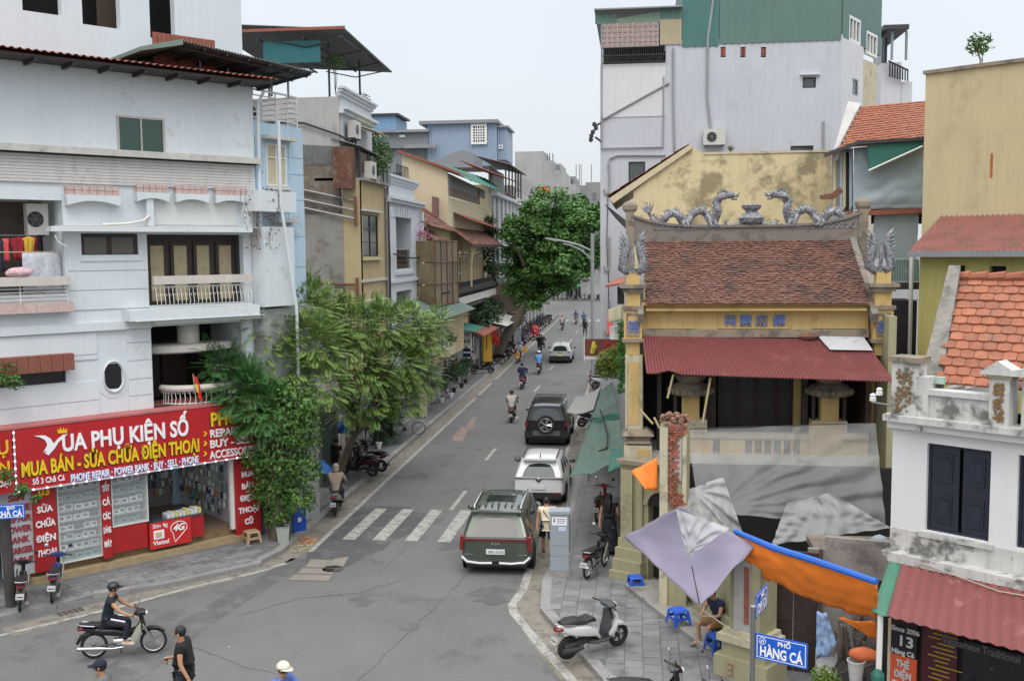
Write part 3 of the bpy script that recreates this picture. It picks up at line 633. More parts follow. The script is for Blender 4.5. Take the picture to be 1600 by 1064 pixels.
case(*rc(A, 174, 231, 750, 800, .13)[:2], 1.30, 2.76, 5, 'glass case of boxed phones on the red base right of the narrow pillar', 'raised glass case')
u0, u1 = A.U(174, 840, .13), A.U(318, 800, .13)
bx('counter_base', ba, redp, u0, A.U(231, 830, .13), .14, .62, .5, 1.26)
t = fempty('shop_counter', A, 'red shop counter piled with phone cases by the shop entrance', 'counter'); bx('counter_front', t, redp, A.U(233, 830, .13), u1, .14, .9, .5, 1.15); bx('counter_top', t, glassb, A.U(233, 830, .13), u1, .12, .92, 1.151, 1.2)
for i in range(9):
    u = A.U(262, 800, .3)+i*.12; o = B().box(-.05, .05, -.18, .18, 0, U(.10, .16)).build('case_box', [boxw, boxw, mat('yellow_box', (.6, .55, .2))][i % 3], None, 'slim accessory box in the row along the red counter top', 'box', 'accessory boxes on the counter'); o.location = A.w(u, .4, 1.202); o.rotation_euler = (0, 0, A.a)
bx('door_jamb', ba, steelw, A.U(360, 760, .13), A.U(367, 760, .13), .13, .25, .5, 2.8); 
# goods hanging along the shop walls
b = B()
for i in range(420):
    b.mi = random.choice([0, 0, 1, 2, 3, 0, 4]); 
    if i % 3: u, y = U(-1, 3.5), 4.5; z = .9+.28*int(U(0, 8)); wv = .11; b.box(u, u+wv, y-.05, y, z, z+U(.14, .22))
    else: y, u = U(.9, 4.4), 3.55; z = .7+.28*int(U(0, 8)); b.box(u-.05, u, y, y+.11, z, z+U(.14, .22))
b.build('accessory_packs', [boxw, boxd, mat('orange_pack', (.5, .2, .05)), boxg, mat('grey_pack', (.2, .2, .22))], fempty('accessory_display', A, 'racks of phone accessories hanging on the inner walls of the shop', 'display rack'), kind='stuff')
bx('shop_side_wall', ba, mat('shop_side', (.4, .4, .4)), 3.6, 3.7, .26, 4.6, .3, 3.2)
# lit tube lamps inside the shop
tubeL = mat('tube_lamp', (.8, .8, .8), emit=((.9, .95, 1), 6))
for u in (-1.5, .6, 2.4): bx('tube_lamp', ba, tubeL, u, u+1.1, 1.6, 1.65, 3.14, 3.18)
# sim card sign
u0, u1, z0, z1 = rc(A, 233, 298, 812, 852, 0.1); sm = fempty('sim_card_sign', A, 'red 4G sim card sign board standing against the shop counter', 'sign')
bx('board', sm, mat('bright_red', (.55, .02, .02), .5), u0, u1, .06, .09, z0, z1); sw, sh = u1-u0, z1-z0
text('Sim 4g', 'lettering', wht, sm, (u0+.07*sw, .05, z0+.80*sh), .16*sh/.72, ext=.004, bold=.002); text('Viettel', 'lettering', wht, sm, (u0+.07*sw, .05, z0+.14*sh), .17*sh/.72, ext=.004, bold=.004)
text('4G', 'lettering', wht, sm, (u0+.55*sw, .05, z0+.55*sh), .26*sh/.72, ext=.006, bold=.01, shear=.3)
b = B(); b.box(u0+.09*sw, u0+.34*sw, .045, .0595, z0+.36*sh, z0+.70*sh); b.build('sim_outline', wht, sm); bx('sim_chip', sm, mat('sim_gold', (.5, .42, .25)), u0+.13*sw, u0+.28*sw, .035, .044, z0+.43*sh, z0+.63*sh)
b = B(); pts = [(u0+sw*(.70+.2*cos(a)), .055, z0+sh*(.66+.24*sin(a))) for a in [radians(x) for x in range(-40, 221, 20)]]; b.tube([(u0+.6*sw, .055, z0+.12*sh)]+pts[::-1]+[(u0+.6*sw, .055, z0+.12*sh)], .012, 5); b.build('pin_outline', wht, sm)
# ------------ things on the building
ac_unit(posW(A, -1.95, 1.0, 9.55), A.a, 'white air conditioner unit hung inside the washing loggia', .55, .85, .3)
cloth = lambda n, c: mat('cloth_'+n, c, .9, var=.12, scale=8)
def hang(kind, u, z, wd, h, m, label, cat='clothes', v=1.0):
    t = B(); n = 10; k = 6; o = []
    sh_ = kind == 'shirt'; vs = []
    for j in range(k+1):
        for i in range(n+1):
            q = i/n; f = (1.0 if not sh_ else (1.0 if j <= 2 else .68)); x_ = (q-.5)*wd*f; vs.append((x_, .03*sin(q*14+j*.5)*min(1, j/2), -h*j/k-(.06*abs(q-.5)*2 if j == 0 and sh_ else 0)))
    t.add(vs, [(j*(n+1)+i, j*(n+1)+i+1, (j+1)*(n+1)+i+1, (j+1)*(n+1)+i) for j in range(k) for i in range(n)])
    o = t.build('hanging_'+kind, m, None, label, cat, smooth=True); o.location = A.w(u, v, z); o.rotation_euler = (0, 0, A.a)
    md = o.modifiers.new('s', 'SOLIDIFY'); md.thickness = .015
    return o
hang('shirt', A.U(30, 385, 1), A.Z(30, 370, 1), .45, .62, cloth('maroon', (.30, .02, .03)), 'dark red shirt on the loggia washing line, left of the yellow one')
hang('shirt', A.U(45, 385, 1), A.Z(43, 369, .98), .32, .66, cloth('yellow', (.65, .42, .05)), 'yellow shirt on the loggia washing line', v=.98)
hang('shirt', A.U(51, 385, 1), A.Z(49, 368, 1), .30, .55, cloth('wine', (.25, .01, .06)), 'wine red shirt at the right end of the washing line', v=1.02)
hang('cloth', A.U(9, 385, 1), A.Z(9, 373, 1), .16, .6, cloth('pink', (.75, .10, .12)), 'bright pink garment hanging near the left edge of the loggia')
hang('shirt', A.U(3, 385, 1), A.Z(4, 375, 1), .18, .85, cloth('black', (.03, .03, .04)), 'black garment hanging beside the bright pink one')
hang('sheet', A.U(66, 420, .7), A.Z(66, 395, .7), 1.0, 1.05, mat('plaid_sheet', (.52, .54, .60), .9, var=.25, scale=9), 'pale checked bed sheet drying over the rail pole', 'bed sheet', v=.7)
t = empty('drying_pole', 'pale bamboo drying pole across the washing loggia', 'drying pole', *posW(A, 0, .7, 0), A.a); tb('pole', t, mat('bamboo', (.45, .38, .2)), [(-5, 0, A.Z(66, 395, .7)+.02), (A.U(88, 395, .7), 0, A.Z(66, 395, .7)+.02)], .018, 6)
t = empty('drying_pole', 'thin metal rail carrying the coloured shirts in the loggia', 'drying pole', *posW(A, 0, 1.0, 0), A.a); tb('pole', t, steelg, [(-5, 0, A.Z(30, 368, 1)+.0), (A.U(58, 366, 1), 0, A.Z(30, 368, 1)+.0)], .012, 6)
b = B(); b.ball((0, 0, 0), (.36, .2, .14), 14, 8); b.v = [(x+.02*sin(y*30), y, z+.02*sin(x*25)) for x, y, z in b.v]; o = b.build('folded_blanket', mat('pink_blanket', (.62, .42, .45), .9, var=.3, scale=12), None, 'pink and white blanket bundle on the loggia handrail', 'blanket', smooth=True); o.location = A.w(A.U(30, 436, .4), .36, 8.54); o.rotation_euler = (0, 0, A.a)
# national flag on the ledge: red with a yellow star, furled
t = empty('flag', 'small red and yellow flag leaning on the ledge of the curved balcony', 'flag', *posW(A, A.U(306, 635, .0), .05, 4.5), A.a)
tb('pole', t, mat('flag_pole', (.4, .35, .25)), [(.05, 0, 0), (-.03, 0, .95)], .012, 6)
b = B(); vs = []
for j in range(9):
    for i in range(5): vs.append((-.02+i*.035+(j*.018), .03*sin(i*2+j), .92-j*.09-i*.03))
b.add(vs, [(j*5+i, j*5+i+1, (j+1)*5+i+1, (j+1)*5+i) for j in range(8) for i in range(4)]); o = b.build('cloth', mat('flag_red', (.60, .03, .02), .8), t, smooth=True)
b = B(); b.add([(.0, -.055, .66), (.09, -.055, .62), (.10, -.05, .36), (.05, -.05, .40)], [(0, 1, 2, 3)]); b.build('star_patch', mat('flag_yellow', (.75, .50, .03), .8), t)
# cable tangles on facade
for (a, c, r_) in ((150, 325, .5), (60, 250, .3), (280, 270, .3), (320, 265, .3)): pass
tb('drain_pipe', ba, white, [(4.9, .2, 14.0), (4.75, .35, 13.6), (4.72, .38, 9), (4.74, .36, 5.0)], .05, 8)
tb('roof_cable', ba, steelw, [(A.U(85, 368, 0), -.03, A.Z(85, 368, 0)), (A.U(90, 378, 0), -.03, A.Z(90, 378, 0)), (A.U(105, 386, 0), 0, A.Z(105, 386, 0))], .02, 5)
tb('roof_pipe', ba, steelw, [(A.U(160, 355, .2), .2, 9.82), (A.U(200, 354, .2), .2, 9.86), (A.U(225, 349, .2), .25, 9.95), (A.U(236, 345, .2), .3, 10.1)], .045, 6)
# ---------------------------------------------------------------- pale blue house round the corner
blue = mat('pale_blue_render', (.42, .55, .66), .85, var=.05, scale=1, streak=.18, stain=((.28, .34, .38), .5, 1.5, .6))
p0 = A.w(4.68, W0+.05); Bf = Frame(p0.x, p0.y, 68); ue = Bf.U(474, 300)
bb = fempty('narrow_house', Bf, 'narrow pale blue house with white framed windows beside the corner building', 'house')
r2 = lambda *a: rc(Bf, *a, 0)
w1 = r2(416, 447, 226, 291); w2 = r2(432, 450, 354, 414); zt = Bf.Z(440, 196)
b = B(); b.wall(0, ue, 0, zt, [w1, w2], y=0, t=.22); b.box(.0, ue, 4, 4.2, 0, zt); b.box(ue-.2, ue-.001, .22, 4, 0, zt); b.box(0, ue-.2, .3, 4, zt-.3, zt-.1); b.build('wall', blue, bb)
ys = [Bf.Z(455, y) for y in (455, 418, 370, 313, 273, 247, 220)]
for a, c in zip(ys[:-1], ys[1:]): 
    for (x0, x1) in (((0.02, w1[0]-.12), (w1[1]+.12, ue)) if a > w1[2]-.6 and c < w1[3]+1.2 else ((w2[1]+.05, ue),)): bx('cladding_band', bb, blue, x0, x1, -.025, -.002, a+.012, c-.012)
cream_bl = mat('cream_blind', (.5, .45, .32), .8, var=.15, scale=10)
for wv in (w1, w2):
    window(bb, *wv, -.02, wfr, cream_bl, 2, 1, .05, .1, zsplit=[wv[3]-(wv[3]-wv[2])*.32])
    bx('window_hood', bb, dirtyw, wv[0]-.25, wv[1]+.2, -.35, -.003, wv[3]+.12, wv[3]+.22); bx('window_sill', bb, dirtyw, wv[0]-.02, wv[1]+.1, -.12, -.003, wv[2]-.12, wv[2]-.03)
for i in range(6): z = zt+.15+i*.17; tb('terrace_rail', bb, steelw, [(0, .1, z), (ue-.1, .1, z), (ue-.1, 2.4, z)], .022 if i < 5 else .035, 6)
for u in (.05, ue*.5, ue*.75, ue-.1): tb('rail_post', bb, steelw, [(u, .1, zt-.05), (u, .1, zt+1.02)], .025, 6)
ac_unit(posW(Bf, .9, 1.2, zt+.05), Bf.a, 'air conditioner unit on the roof terrace behind the white railing', .8, .85)
z = Bf.Z(415, 355); bx('annex_wall', bb, white, -.25, 1.15, -.5, -.03, Bf.Z(415, 478), z, label='stained white annex wall under the blue facade'); bx('annex_ledge', bb, white, -.5, 1.2, -.6, -.03, Bf.Z(410, 332), Bf.Z(410, 300))
tb('drain_pipe', bb, white, [(.35, -.7, zt), (.4, -.66, Bf.Z(420, 320)), (.95, -.7, Bf.Z(425, 480)), (.95, -.7, .2)], .05, 8)
bx('lower_wall', bb, mat('grey_stained_plaster', (.30, .31, .30), .9, var=.15, streak=.2, stain=((.12, .12, .11), .8, 1.4, .5)), -.3, ue, -.35, -.03, .12, Bf.Z(415, 482))
# dry creeper on the joint of the two houses
def creeper(name, fr, u0, u1, z0, z1, n, m, label, y=-.05, parent=None, ls=.05, kind='stuff'):
    b = B()
    for i in range(5):
        u = U(u0, u1); pts = []
        z = z0
        while z < z1: pts.append((u, y-U(0, .08), z)); u += U(-.15, .15); z += U(.15, .4)
        if len(pts) > 1: b.tube(pts, .008, 4)
    for i in range(n):
        c = Vector((U(u0, u1), y-U(0, .15), U(z0, z1))); b.add([c+Vector((U(-ls, ls), U(-ls, ls), U(-ls, ls))) for _ in range(4)], [(0, 1, 2), (0, 2, 3)])
    o = b.build(name, m, parent, label, None if parent else 'creeper', kind=kind); 
    if not parent: o.location = fr.o; o.rotation_euler = (0, 0, fr.a)
    return o
creeper('creeper', A, 4.0, 5.2, 9.1, 11.0, 170, mat('dry_leaf', (.16, .08, .055), .9, var=.3, scale=9), 'dry brown creeper hanging between the white and blue houses', y=.1)
# ---------------------------------------------------------------- left row along the street (face at X = -11.8)
FL = Frame(-11.8, 0, 90)
ylw = mat('yellow_render', (.44, .355, .20), .88, var=.07, scale=1, streak=.22, stain=((.30, .25, .17), .6, 1.1, .57))
pyel = mat('pale_yellow_render', (.54, .47, .32), .88, var=.05, scale=.8, streak=.12, stain=((.4, .35, .26), .5, .9, .62))
gplas = mat('grey_plaster', (.27, .255, .23), .92, var=.14, scale=1.2, streak=.2, bump=.3, stain=((.13, .12, .11), .75, .9, .54), stain2=((.38, .35, .30), .5, 2.5, .6))
lgplas = mat('light_grey_plaster', (.42, .41, .395), .92, var=.08, scale=.8, streak=.25, stain=((.2, .19, .18), .6, 1, .56))
rubble = mat('rough_brick_plaster', (.17, .135, .11), .95, var=.3, scale=5, bump=.8, bscale=12, stain=((.25, .22, .19), .7, 2.2, .5))
wtrim = mat('white_stucco', (.58, .61, .64), .8, var=.05, scale=1, streak=.12, stain=((.4, .41, .42), .4, 1.5, .62))
tin = mat('old_tin', (.24, .245, .24), .6, metal=.2, var=.2, scale=2, streak=.3, stain=((.13, .09, .07), .6, 2, .55))
rusts = mat('rust_sheet', (.13, .055, .035), .85, var=.3, scale=1.5, streak=.4, stain=((.22, .17, .14), .7, 3, .54))
tile = mat('old_roof_tile', (.19, .085, .06), .9, var=.35, scale=7, stain=((.07, .045, .035), .75, 1.3, .5))
tileo = mat('orange_roof_tile', (.29, .105, .058), .85, var=.2, scale=6, ramp=.22, stain=((.16, .10, .08), .65, 2.0, .56))
ironb = mat('black_iron', (.025, .025, .027), .6, metal=.2)
greens = mat('green_sheet', (.09, .14, .12), .75, var=.12, scale=2, stain=((.16, .17, .15), .5, 2, .55))
tarpg = mat('green_tarp', (.022, .13, .10), .7, var=.12, scale=1.5)
plantm = mat('pot_plant_leaf', (.05, .12, .025), .7, var=.4, scale=6); plantd = mat('dark_plant_leaf', (.025, .065, .02), .7, var=.4, scale=6)
def roof_tiles(par, p0, p1, p2, p3, nu, nv, m, name='roof_tile_field', th=.035, kind='stuff', single=False, wob=.01):
    """overlapping tiles on the quad p0-p1 (eave) p3-p2 (ridge)"""
    p0, p1, p2, p3 = map(Vector, (p0, p1, p2, p3)); n = (p1-p0).cross(p3-p0).normalized(); n = n if n.z > 0 else -n
    b = B(); out = []
    f = lambda s, t: p0.lerp(p1, s).lerp(p3.lerp(p2, s), t)
    for j in range(nv):
        for i in range(nu):
            off = (.5 if j % 2 else 0); s0, s1 = (i+off)/nu, (i+1+off)/nu
            if s0 >= 1: continue
            s1 = min(s1, 1); t0, t1 = j/nv, min(1, (j+1.35)/nv); w_ = U(-wob, wob)
            a, c, d, e_ = f(s0, t0), f(s1, t0), f(s1, t1), f(s0, t1); md = f((s0+s1)/2, t0-.12/nv if j else t0)
            hi, lo = n*(th+w_), n*(.004+w_*.3); g = (c-a)*.03
            vs = [a+g+hi*.85, md+hi*1.05, c-g+hi*.85, d-g+lo, e_+g+lo, a+g+lo*.2, md, c-g+lo*.2]
            fs = [(0, 1, 2, 3, 4), (0, 5, 6, 1), (1, 6, 7, 2), (0, 4, 5), (2, 7, 3)]
            if single: q = B(); q.add(vs, fs); out.append(q.build(name, m, par))
            else: b.add(vs, fs)
    if single: return out
    return b.build(name, m, par, kind=kind)
def plant_tuft(b, c, r, n, s=.07, flat=.8):
    for i in range(n):
        a, q = U(0, 6.283), U(-1, 1); rr = r*(R()**.5); d = Vector((cos(a)*math.sqrt(1-q*q), sin(a)*math.sqrt(1-q*q), q*flat)); p = Vector(c)+d*rr
        e1 = Vector((U(-1, 1), U(-1, 1), U(-.6, .6))).normalized()*s*U(.6, 1.3); e2 = e1.cross(Vector((U(-1, 1), U(-1, 1), U(-1, 1)))).normalized()*s*.35
        b.add([p-e1, p+e2, p+e1, p-e2], [(0, 1, 2, 3)])
def plant(name, label, cat, pos, r, n, pot=True, m=None, s=.07, hgt=.3, group=None, potm=None):
    t = empty(name, label, cat, *pos, group=group)
    if pot: b = B(); b.lathe([(.10, 0), (.15, .24), (.17, .25), (.17, .28), (.13, .28), (.12, .2), (.001, .2)], n=12); b.build('pot', potm or mat('grey_pot', (.4, .4, .39), .8, var=.1), t)
    b = B(); z0 = .22 if pot else 0
    for k in range(4): b.tube([(0, 0, z0), (U(-.1, .1), U(-.1, .1), z0+hgt*.6), (U(-r, r)*.6, U(-r, r)*.6, z0+hgt+r*.6)], .012, 4)
    b.build('stem', mat('plant_stem', (.09, .06, .03)), t)
    b = B(); plant_tuft(b, (0, 0, z0+hgt+r*.4), r, n, s); b.build('foliage', m or plantm, t, kind='stuff'); return t
# ---- tall narrow town house, yellow front with grey side wall
F43 = Frame(-11.8, 43, 0)
h1 = fempty('town_house', FL, 'narrow yellow town house with grey side wall, white attic and terrace plants', 'town house')
s1 = fempty('side', F43, None, None); s1.parent = h1; s1.matrix_parent_inverse = Matrix(); s1.location = (43, 0, 0); s1.rotation_euler = (0, 0, -FL.a)
bpy.data.objects.remove(s1)
LX = lambda px, py: F43.U(px, py)   # metres left (-) of the corner
def sidebox(name, par, m, xl, xr, zb, zt_, y0=0.0, th=.25, **k):  # box in the side wall plane, in the row frame: u = Y, v = -X
    return bx(name, par, m, 43-y0-.0, 43-y0+th, -xr, -xl, zb, zt_, **k)
Zs = lambda px, py: F43.Z(px, py)
sidebox('side_wall', h1, gplas, -9, -.75, 0, Zs(500, 335)); sidebox('rough_wall', h1, rubble, -9, -.9, Zs(500, 335), Zs(500, 256)); sidebox('corner_strip', h1, ylw, -.75, 0, 0, Zs(550, 280), y0=.01)
b = B(); x0, x1 = LX(460, 240), LX(552, 240); corr(b, (42.98, -x0, Zs(500, 225)), (42.98, -x1, Zs(550, 230)), (42.98, -x1, Zs(550, 257)), (42.98, -x0, Zs(500, 257)), 26, .03); b.build('tin_panel', tin, h1)
b = B(); b.prism([(42.5, .2), (42.45, 1.0), (42.9, 1.1), (42.9, .15)], Zs(530, 296), Zs(530, 232), 'z'); b.build('rust_panel', rusts, h1)
we = FL.U(604, 400)
wy = rc(FL, 567, 591, 336, 401); wy2 = rc(FL, 570, 592, 476, 520)
b = B(); b.wall(43, we, 3.2, Zs(557, 282), [wy, wy2], t=.2); b.build('front_wall', ylw, h1)
for wv in (wy, wy2): window(h1, *wv, .02, dwood, glassd, 2, 3, .06, .08)
bx('window_surround', h1, ylw, wy[0]-.12, wy[0]-.001, -.05, -.002, wy[2]-.1, wy[3]+.1, wy[1]+.001, wy[1]+.12, -.05, -.002, wy[2]-.1, wy[3]+.1) if False else None
bx('window_sill', h1, pyel, wy[0]-.15, wy[1]+.2, -.14, -.002, wy[2]-.16, wy[2]-.06); bx('window_head', h1, dirtyw, wy[0]-.2, wy[1]+.3, -.16, -.002, wy[3]+.12, wy[3]+.22)
bx('string_course', h1, dirtyw, 43, we, -.10, -.002, FL.Z(582, 438)-.05, FL.Z(582, 438)+.06); bx('window_head', h1, dirtyw, wy2[0]-.2, wy2[1]+.3, -.35, -.002, wy2[3]+.15, wy2[3]+.25)
bx('terrace_slab', h1, gplas, 43, we, -.25, 2, Zs(557, 282)+.001, Zs(557, 282)+.12)
# terrace shed
zt1 = Zs(557, 282)+.12; zr = FL.Z(560, 232)
for u in (43.1, 44.6, 46.2, we-.2): tb('terrace_post', h1, steeld, [(u, .02, zt1), (u, .02, zr-.05)], .04, 6)
b = B(); corr(b, (42.9, -.1, zr+.1), (we+.2, -.1, zr-.1), (we+.2, 1.2, zr+.25), (42.9, 1.2, zr+.45), 24, .02); b.build('terrace_roof', tin, h1)
bx('terrace_back', h1, dark, 43.3, we, 1.0, 1.05, zt1, zr); 
for (a, c, m_) in ((43.4, 44.9, dwood2), (45.2, 46.6, tin)): bx('roller_blind', h1, m_, a, c, .05, .09, zr-.95, zr-.1)
for k in range(9): tb('terrace_bar', h1, steelg, [(46.6+k*.15, -.2, zt1), (46.6+k*.15, -.2, zt1+.8)], .012, 4)
ac_unit(posW(FL, 43.9, -.3, zt1+.02), FL.a, 'air conditioner unit on the yellow house terrace beside the hanging plants', .9, .75)
plant('terrace_plant', 'bushy terrace plants spilling over the yellow house ledge', 'plant', posW(FL, 46.1, .0, zt1), .75, 420, True, None, .10, .4)
# attic storeys set back .85 m, grey side wall and white cornices
VB = .85; f2 = lambda x, y: FL.uv(x, y, VB)
FA = Frame(-12.65, 43.02, 0); za0 = zr; za1 = FA.Z(527, 142); ua = FL.U(580, 170, VB)
bx('attic_side_wall', h1, lgplas, 43.02, 43.27, VB, VB+5.5, Zs(500, 262), FA.Z(500, 168)); bx('attic_side_wall', h1, lgplas, 43.02, 43.27, VB, VB+5.6, FA.Z(500, 168), za1-.25)
bx('attic_front', h1, wtrim, 43.27, ua, VB, VB+.2, 12.2, FL.Z(535, 180, VB)); bx('parapet', h1, wtrim, 43.27, ua, VB, VB+.2, FL.Z(535, 180, VB), za1)
z_ = FL.Z(530, 140, VB)
for i, (o_, a, c) in enumerate(((.30, .0, .10), (.2, -.12, -.005), (.1, -.26, -.125))): bx('cornice', h1, wtrim, 43.0-o_*.4, ua+o_*.5, VB-o_, VB-.002, z_+a, z_+c)
z_ = FL.Z(540, 176, VB)
for i, (o_, a, c) in enumerate(((.38, .0, .12), (.22, -.16, -.005))): bx('cornice', h1, wtrim, 43.0, ua, VB-o_, VB-.002, z_+a, z_+c)
window(h1, 44.7, 45.8, 13.6, 14.5, VB-.03, wfr, cream_bl, 2, 1, .06, .06)
b = B(); corr(b, (45.1, VB-.05, 14.75), (47.6, VB-.05, 14.75), (47.9, VB-1.0, 14.45), (45.3, VB-1.0, 14.45), 14, .02); b.build('window_awning', mat('clear_yellow_sheet', (.42, .38, .2), .6), h1)
ac_unit(posW(FL, 43.7, .35, 14.0), FL.a, 'air conditioner unit under the white cornice of the yellow town house', 1.0, .75)
# canopy on posts over the roof
cr = [(380, 63), (498, 41), (580, 76), (548, 84), (410, 92)]
c0 = FA.uv(380, 60); c1 = FL.uv(500, 42, VB+.2); c2 = FL.uv(580, 77, VB-.6)
zc0 = za1+2.35; b = B()
corr(b, (42.0, .2, zc0+.0), (50.3, .2, zc0-.35), (50.3, 6.5, zc0+.1), (42.0, 6.5, zc0+.45), 50, .035); b.build('canopy_sheet', greyc, h1)
bx('canopy_edge', h1, redc, 41.95, 42.0, .2, 6.5, zc0+.0, zc0+.12)
for v in (.4, 2, 4, 6.2): bx('canopy_beam', h1, steeld, 42.05, 50.2, v, v+.08, zc0-.32, zc0-.25)
for u in (42.3, 45, 48, 50): tb('canopy_truss', h1, steeld, [(u, .3, zc0-.3), (u, 2.0, zc0-.6), (u, 3.5, zc0-.28)], .03, 5)
for (u, v) in ((43.2, 1.3), (47.8, 1.2), (43.2, 4.0), (43.2, 5.4)): tb('canopy_post', h1, steeld, [(u, v, za1-.3), (u, v, zc0-.2)], .05, 6)
bx('green_screen', h1, mat('teal_screen', (.02, .13, .14), .7), 42.35, 42.4, 1.4, 3.9, zc0-1.25, zc0-.35)
plant('terrace_shrub', 'airy climbing shrub on the roof terrace beside the canopy post', 'shrub', posW(FL, 43.4, 1.1, za1-.1), .5, 420, False, None, .07, 1.2)
plant('terrace_shrub', 'small dark shrub on the roof edge under the grey canopy', 'shrub', posW(FL, 47.3, 1.0, za1), .42, 160, False, plantd, .08, .1)
for i, yy in enumerate((298, 313, 326)): tb('brace_pipe', h1, steelg, [(42.9, -LX(470, yy), Zs(470, yy-2)), (42.85, .12, Zs(550, yy+17))], .05, 6)
bx('clamp_plate', h1, rust, 42.78, 42.88, .1, .22, Zs(550, 354), Zs(550, 308))
for i, yy in enumerate((442, 461, 478)): tb('brace_pipe', h1, rust, [(42.9, -LX(470, yy), Zs(470, yy-1)), (42.85, .12, Zs(550, yy+3))], .06, 6)
bx('clamp_plate', h1, rust, 42.78, 42.88, .1, .22, Zs(550, 480), Zs(550, 434))
tb('black_cable', h1, ironb, [(42.9, 5, Zs(470, 190)), (42.9, 2.4, Zs(510, 192)), (42.9, .8, Zs(540, 212)), (we-.1, -.12, Zs(556, 245)), (we, -.15, 9), (we-.05, -.15, 5)], .05, 6)
tb('drain_pipe', h1, steelg, [(we-.25, -.1, 12), (we-.25, -.1, .2)], .06, 6)
# ground floor shop fronts hidden behind the trees: shutters and awning
def shopfront(par, u0, u1, z1=3.2, m=gplas, sh=tin, n=2):
    b = B(); hs = []; w_ = (u1-u0-.3)/n
    for i in range(n): hs.append((u0+.25+i*w_, u0+i*w_+w_-.05, .15, z1-.5))
    b.wall(u0, u1, .0, z1-.001, hs, t=.2); b.build('shop_wall', m, par)
    for i, h in enumerate(hs):
        if i % 2 == 0:
            k = int((h[3]-h[2])/.1)
            q = B()
            for j in range(k): q.prism([(.1, h[2]+j*.1), (.14, h[2]+j*.1+.05), (.1, h[2]+j*.1+.098)], h[0], h[1], 'x')
            q.build('roller_shutter', sh, par)
        else: bx('shop_interior', par, dark, h[0], h[1], 1.2, 1.25, h[2], h[3]); bx('shop_goods', par, mat('shop_goods', (.16, .13, .11), .8, var=.8, scale=9), h[0]+.1, h[1]-.1, .7, 1.19, .15, 1.5)
shopfront(h1, 36.6, we, 3.2, gplas, mat('shutter_blue', (.1, .16, .15)), 5)
# ---- white narrow house
h2 = fempty('town_house', FL, 'narrow white house with stepped mouldings and dark recessed balcony', 'town house')
uE = FL.U(656, 420); o1 = rc(FL, 616, 640, 330, 420); o2 = rc(FL, 617, 641, 454, 520)
zE = FL.Z(630, 312)
b = B(); b.wall(we+.02, uE, 3.2, zE, [o1, o2], y=-.1, t=1.0); b.box(uE-.2, uE, .9, 6, 3.2, zE); b.box(we+.02, we+.2, .9, 6, 3.2, zE+1.6); b.build('front_wall', wtrim, h2)
bx('recess_back', h2, mat('blue_grey_door', (.10, .12, .145), .6), o1[0], o1[1], .88, .92, o1[2], o1[3], o2[0], o2[1], .88, .92, o2[2], o2[3])
bx('balcony_glass', h2, glassd, o1[0], o1[1], .02, .06, o1[2], o1[2]+.95); tb('glass_rail', h2, steelg, [(o1[0], .04, o1[2]+.98), (o1[1], .04, o1[2]+.98)], .03, 6)
for (a, o_, c) in ((zE, .30, .14), (zE-.15, .2, .14), (zE+.0, .2, .0)): 
    if c: bx('cornice', h2, wtrim, we-.15, uE+.25, -.1-o_, -.102, a-.14, a)
zF = FL.Z(605, 272, .2); bx('parapet', h2, wtrim, we+.05, uE-.2, .2, .4, zE, zF); 
for (a, o_) in ((zF, .28), (zF-.14, .18), (zF-.27, .09)): bx('cornice', h2, wtrim, we-.1, uE+.05, .2-o_, .198, a-.13, a)
bx('window_apron', h2, wtrim, o1[0]-.35, o1[1]+.3, -.2, -.102, o1[2]-.28, o1[2]-.12); bx('string_course', h2, wtrim, we, uE, -.2, -.102, o2[3]+.45, o2[3]+.6)
for i in range(4): z = zE-.5-i*.62; bx('stepped_corbel', h2, wtrim, uE-.32+.0, uE+.04, -.28+i*.03, -.103, z-.5, z); bx('stepped_corbel', h2, wtrim, we-.02, we+.3, -.28+i*.03, -.103, z-.5, z)
for i in range(8): bx('dentil', h2, wtrim, we+.8+i*.55, we+1.2+i*.55, -.16, -.103, zE-.95, zE-.45)
shopfront(h2, we+.02, uE, 3.2, gplas, tin, 3)
plant('roof_garden', 'dense green roof garden above the white narrow house', 'roof garden', posW(FL, we+2.6, 1.5, zF-.3), 1.35, 1500, False, None, .13, .9)
plant('terrace_shrub', 'low leafy shrub behind the attic wall beside the roof garden', 'shrub', posW(FL, we-.9, 1.4, zF-.1), .9, 500, False, None, .10, .4)
for k in range(7): pass
t = fempty('roof_railing', FL, 'black iron railing on the roof of the white narrow house', 'railing')
for k in range(10): tb('bar', t, ironb, [(uE-3.0+k*.3, .5, zF), (uE-3.0+k*.3, .5, zF+.75)], .02, 4)
tb('top_rail', t, ironb, [(uE-3.0, .5, zF+.75), (uE-.3, .5, zF+.75)], .03, 4)
flw = mat('pink_flower', (.55, .12, .30), .7, var=.3, scale=9)
plant('balcony_flowers', 'pink bougainvillea on the white house balcony', 'flowers', posW(FL, uE-1.0, -.15, o1[2]+.4), .75, 260, True, flw, .07, .9)
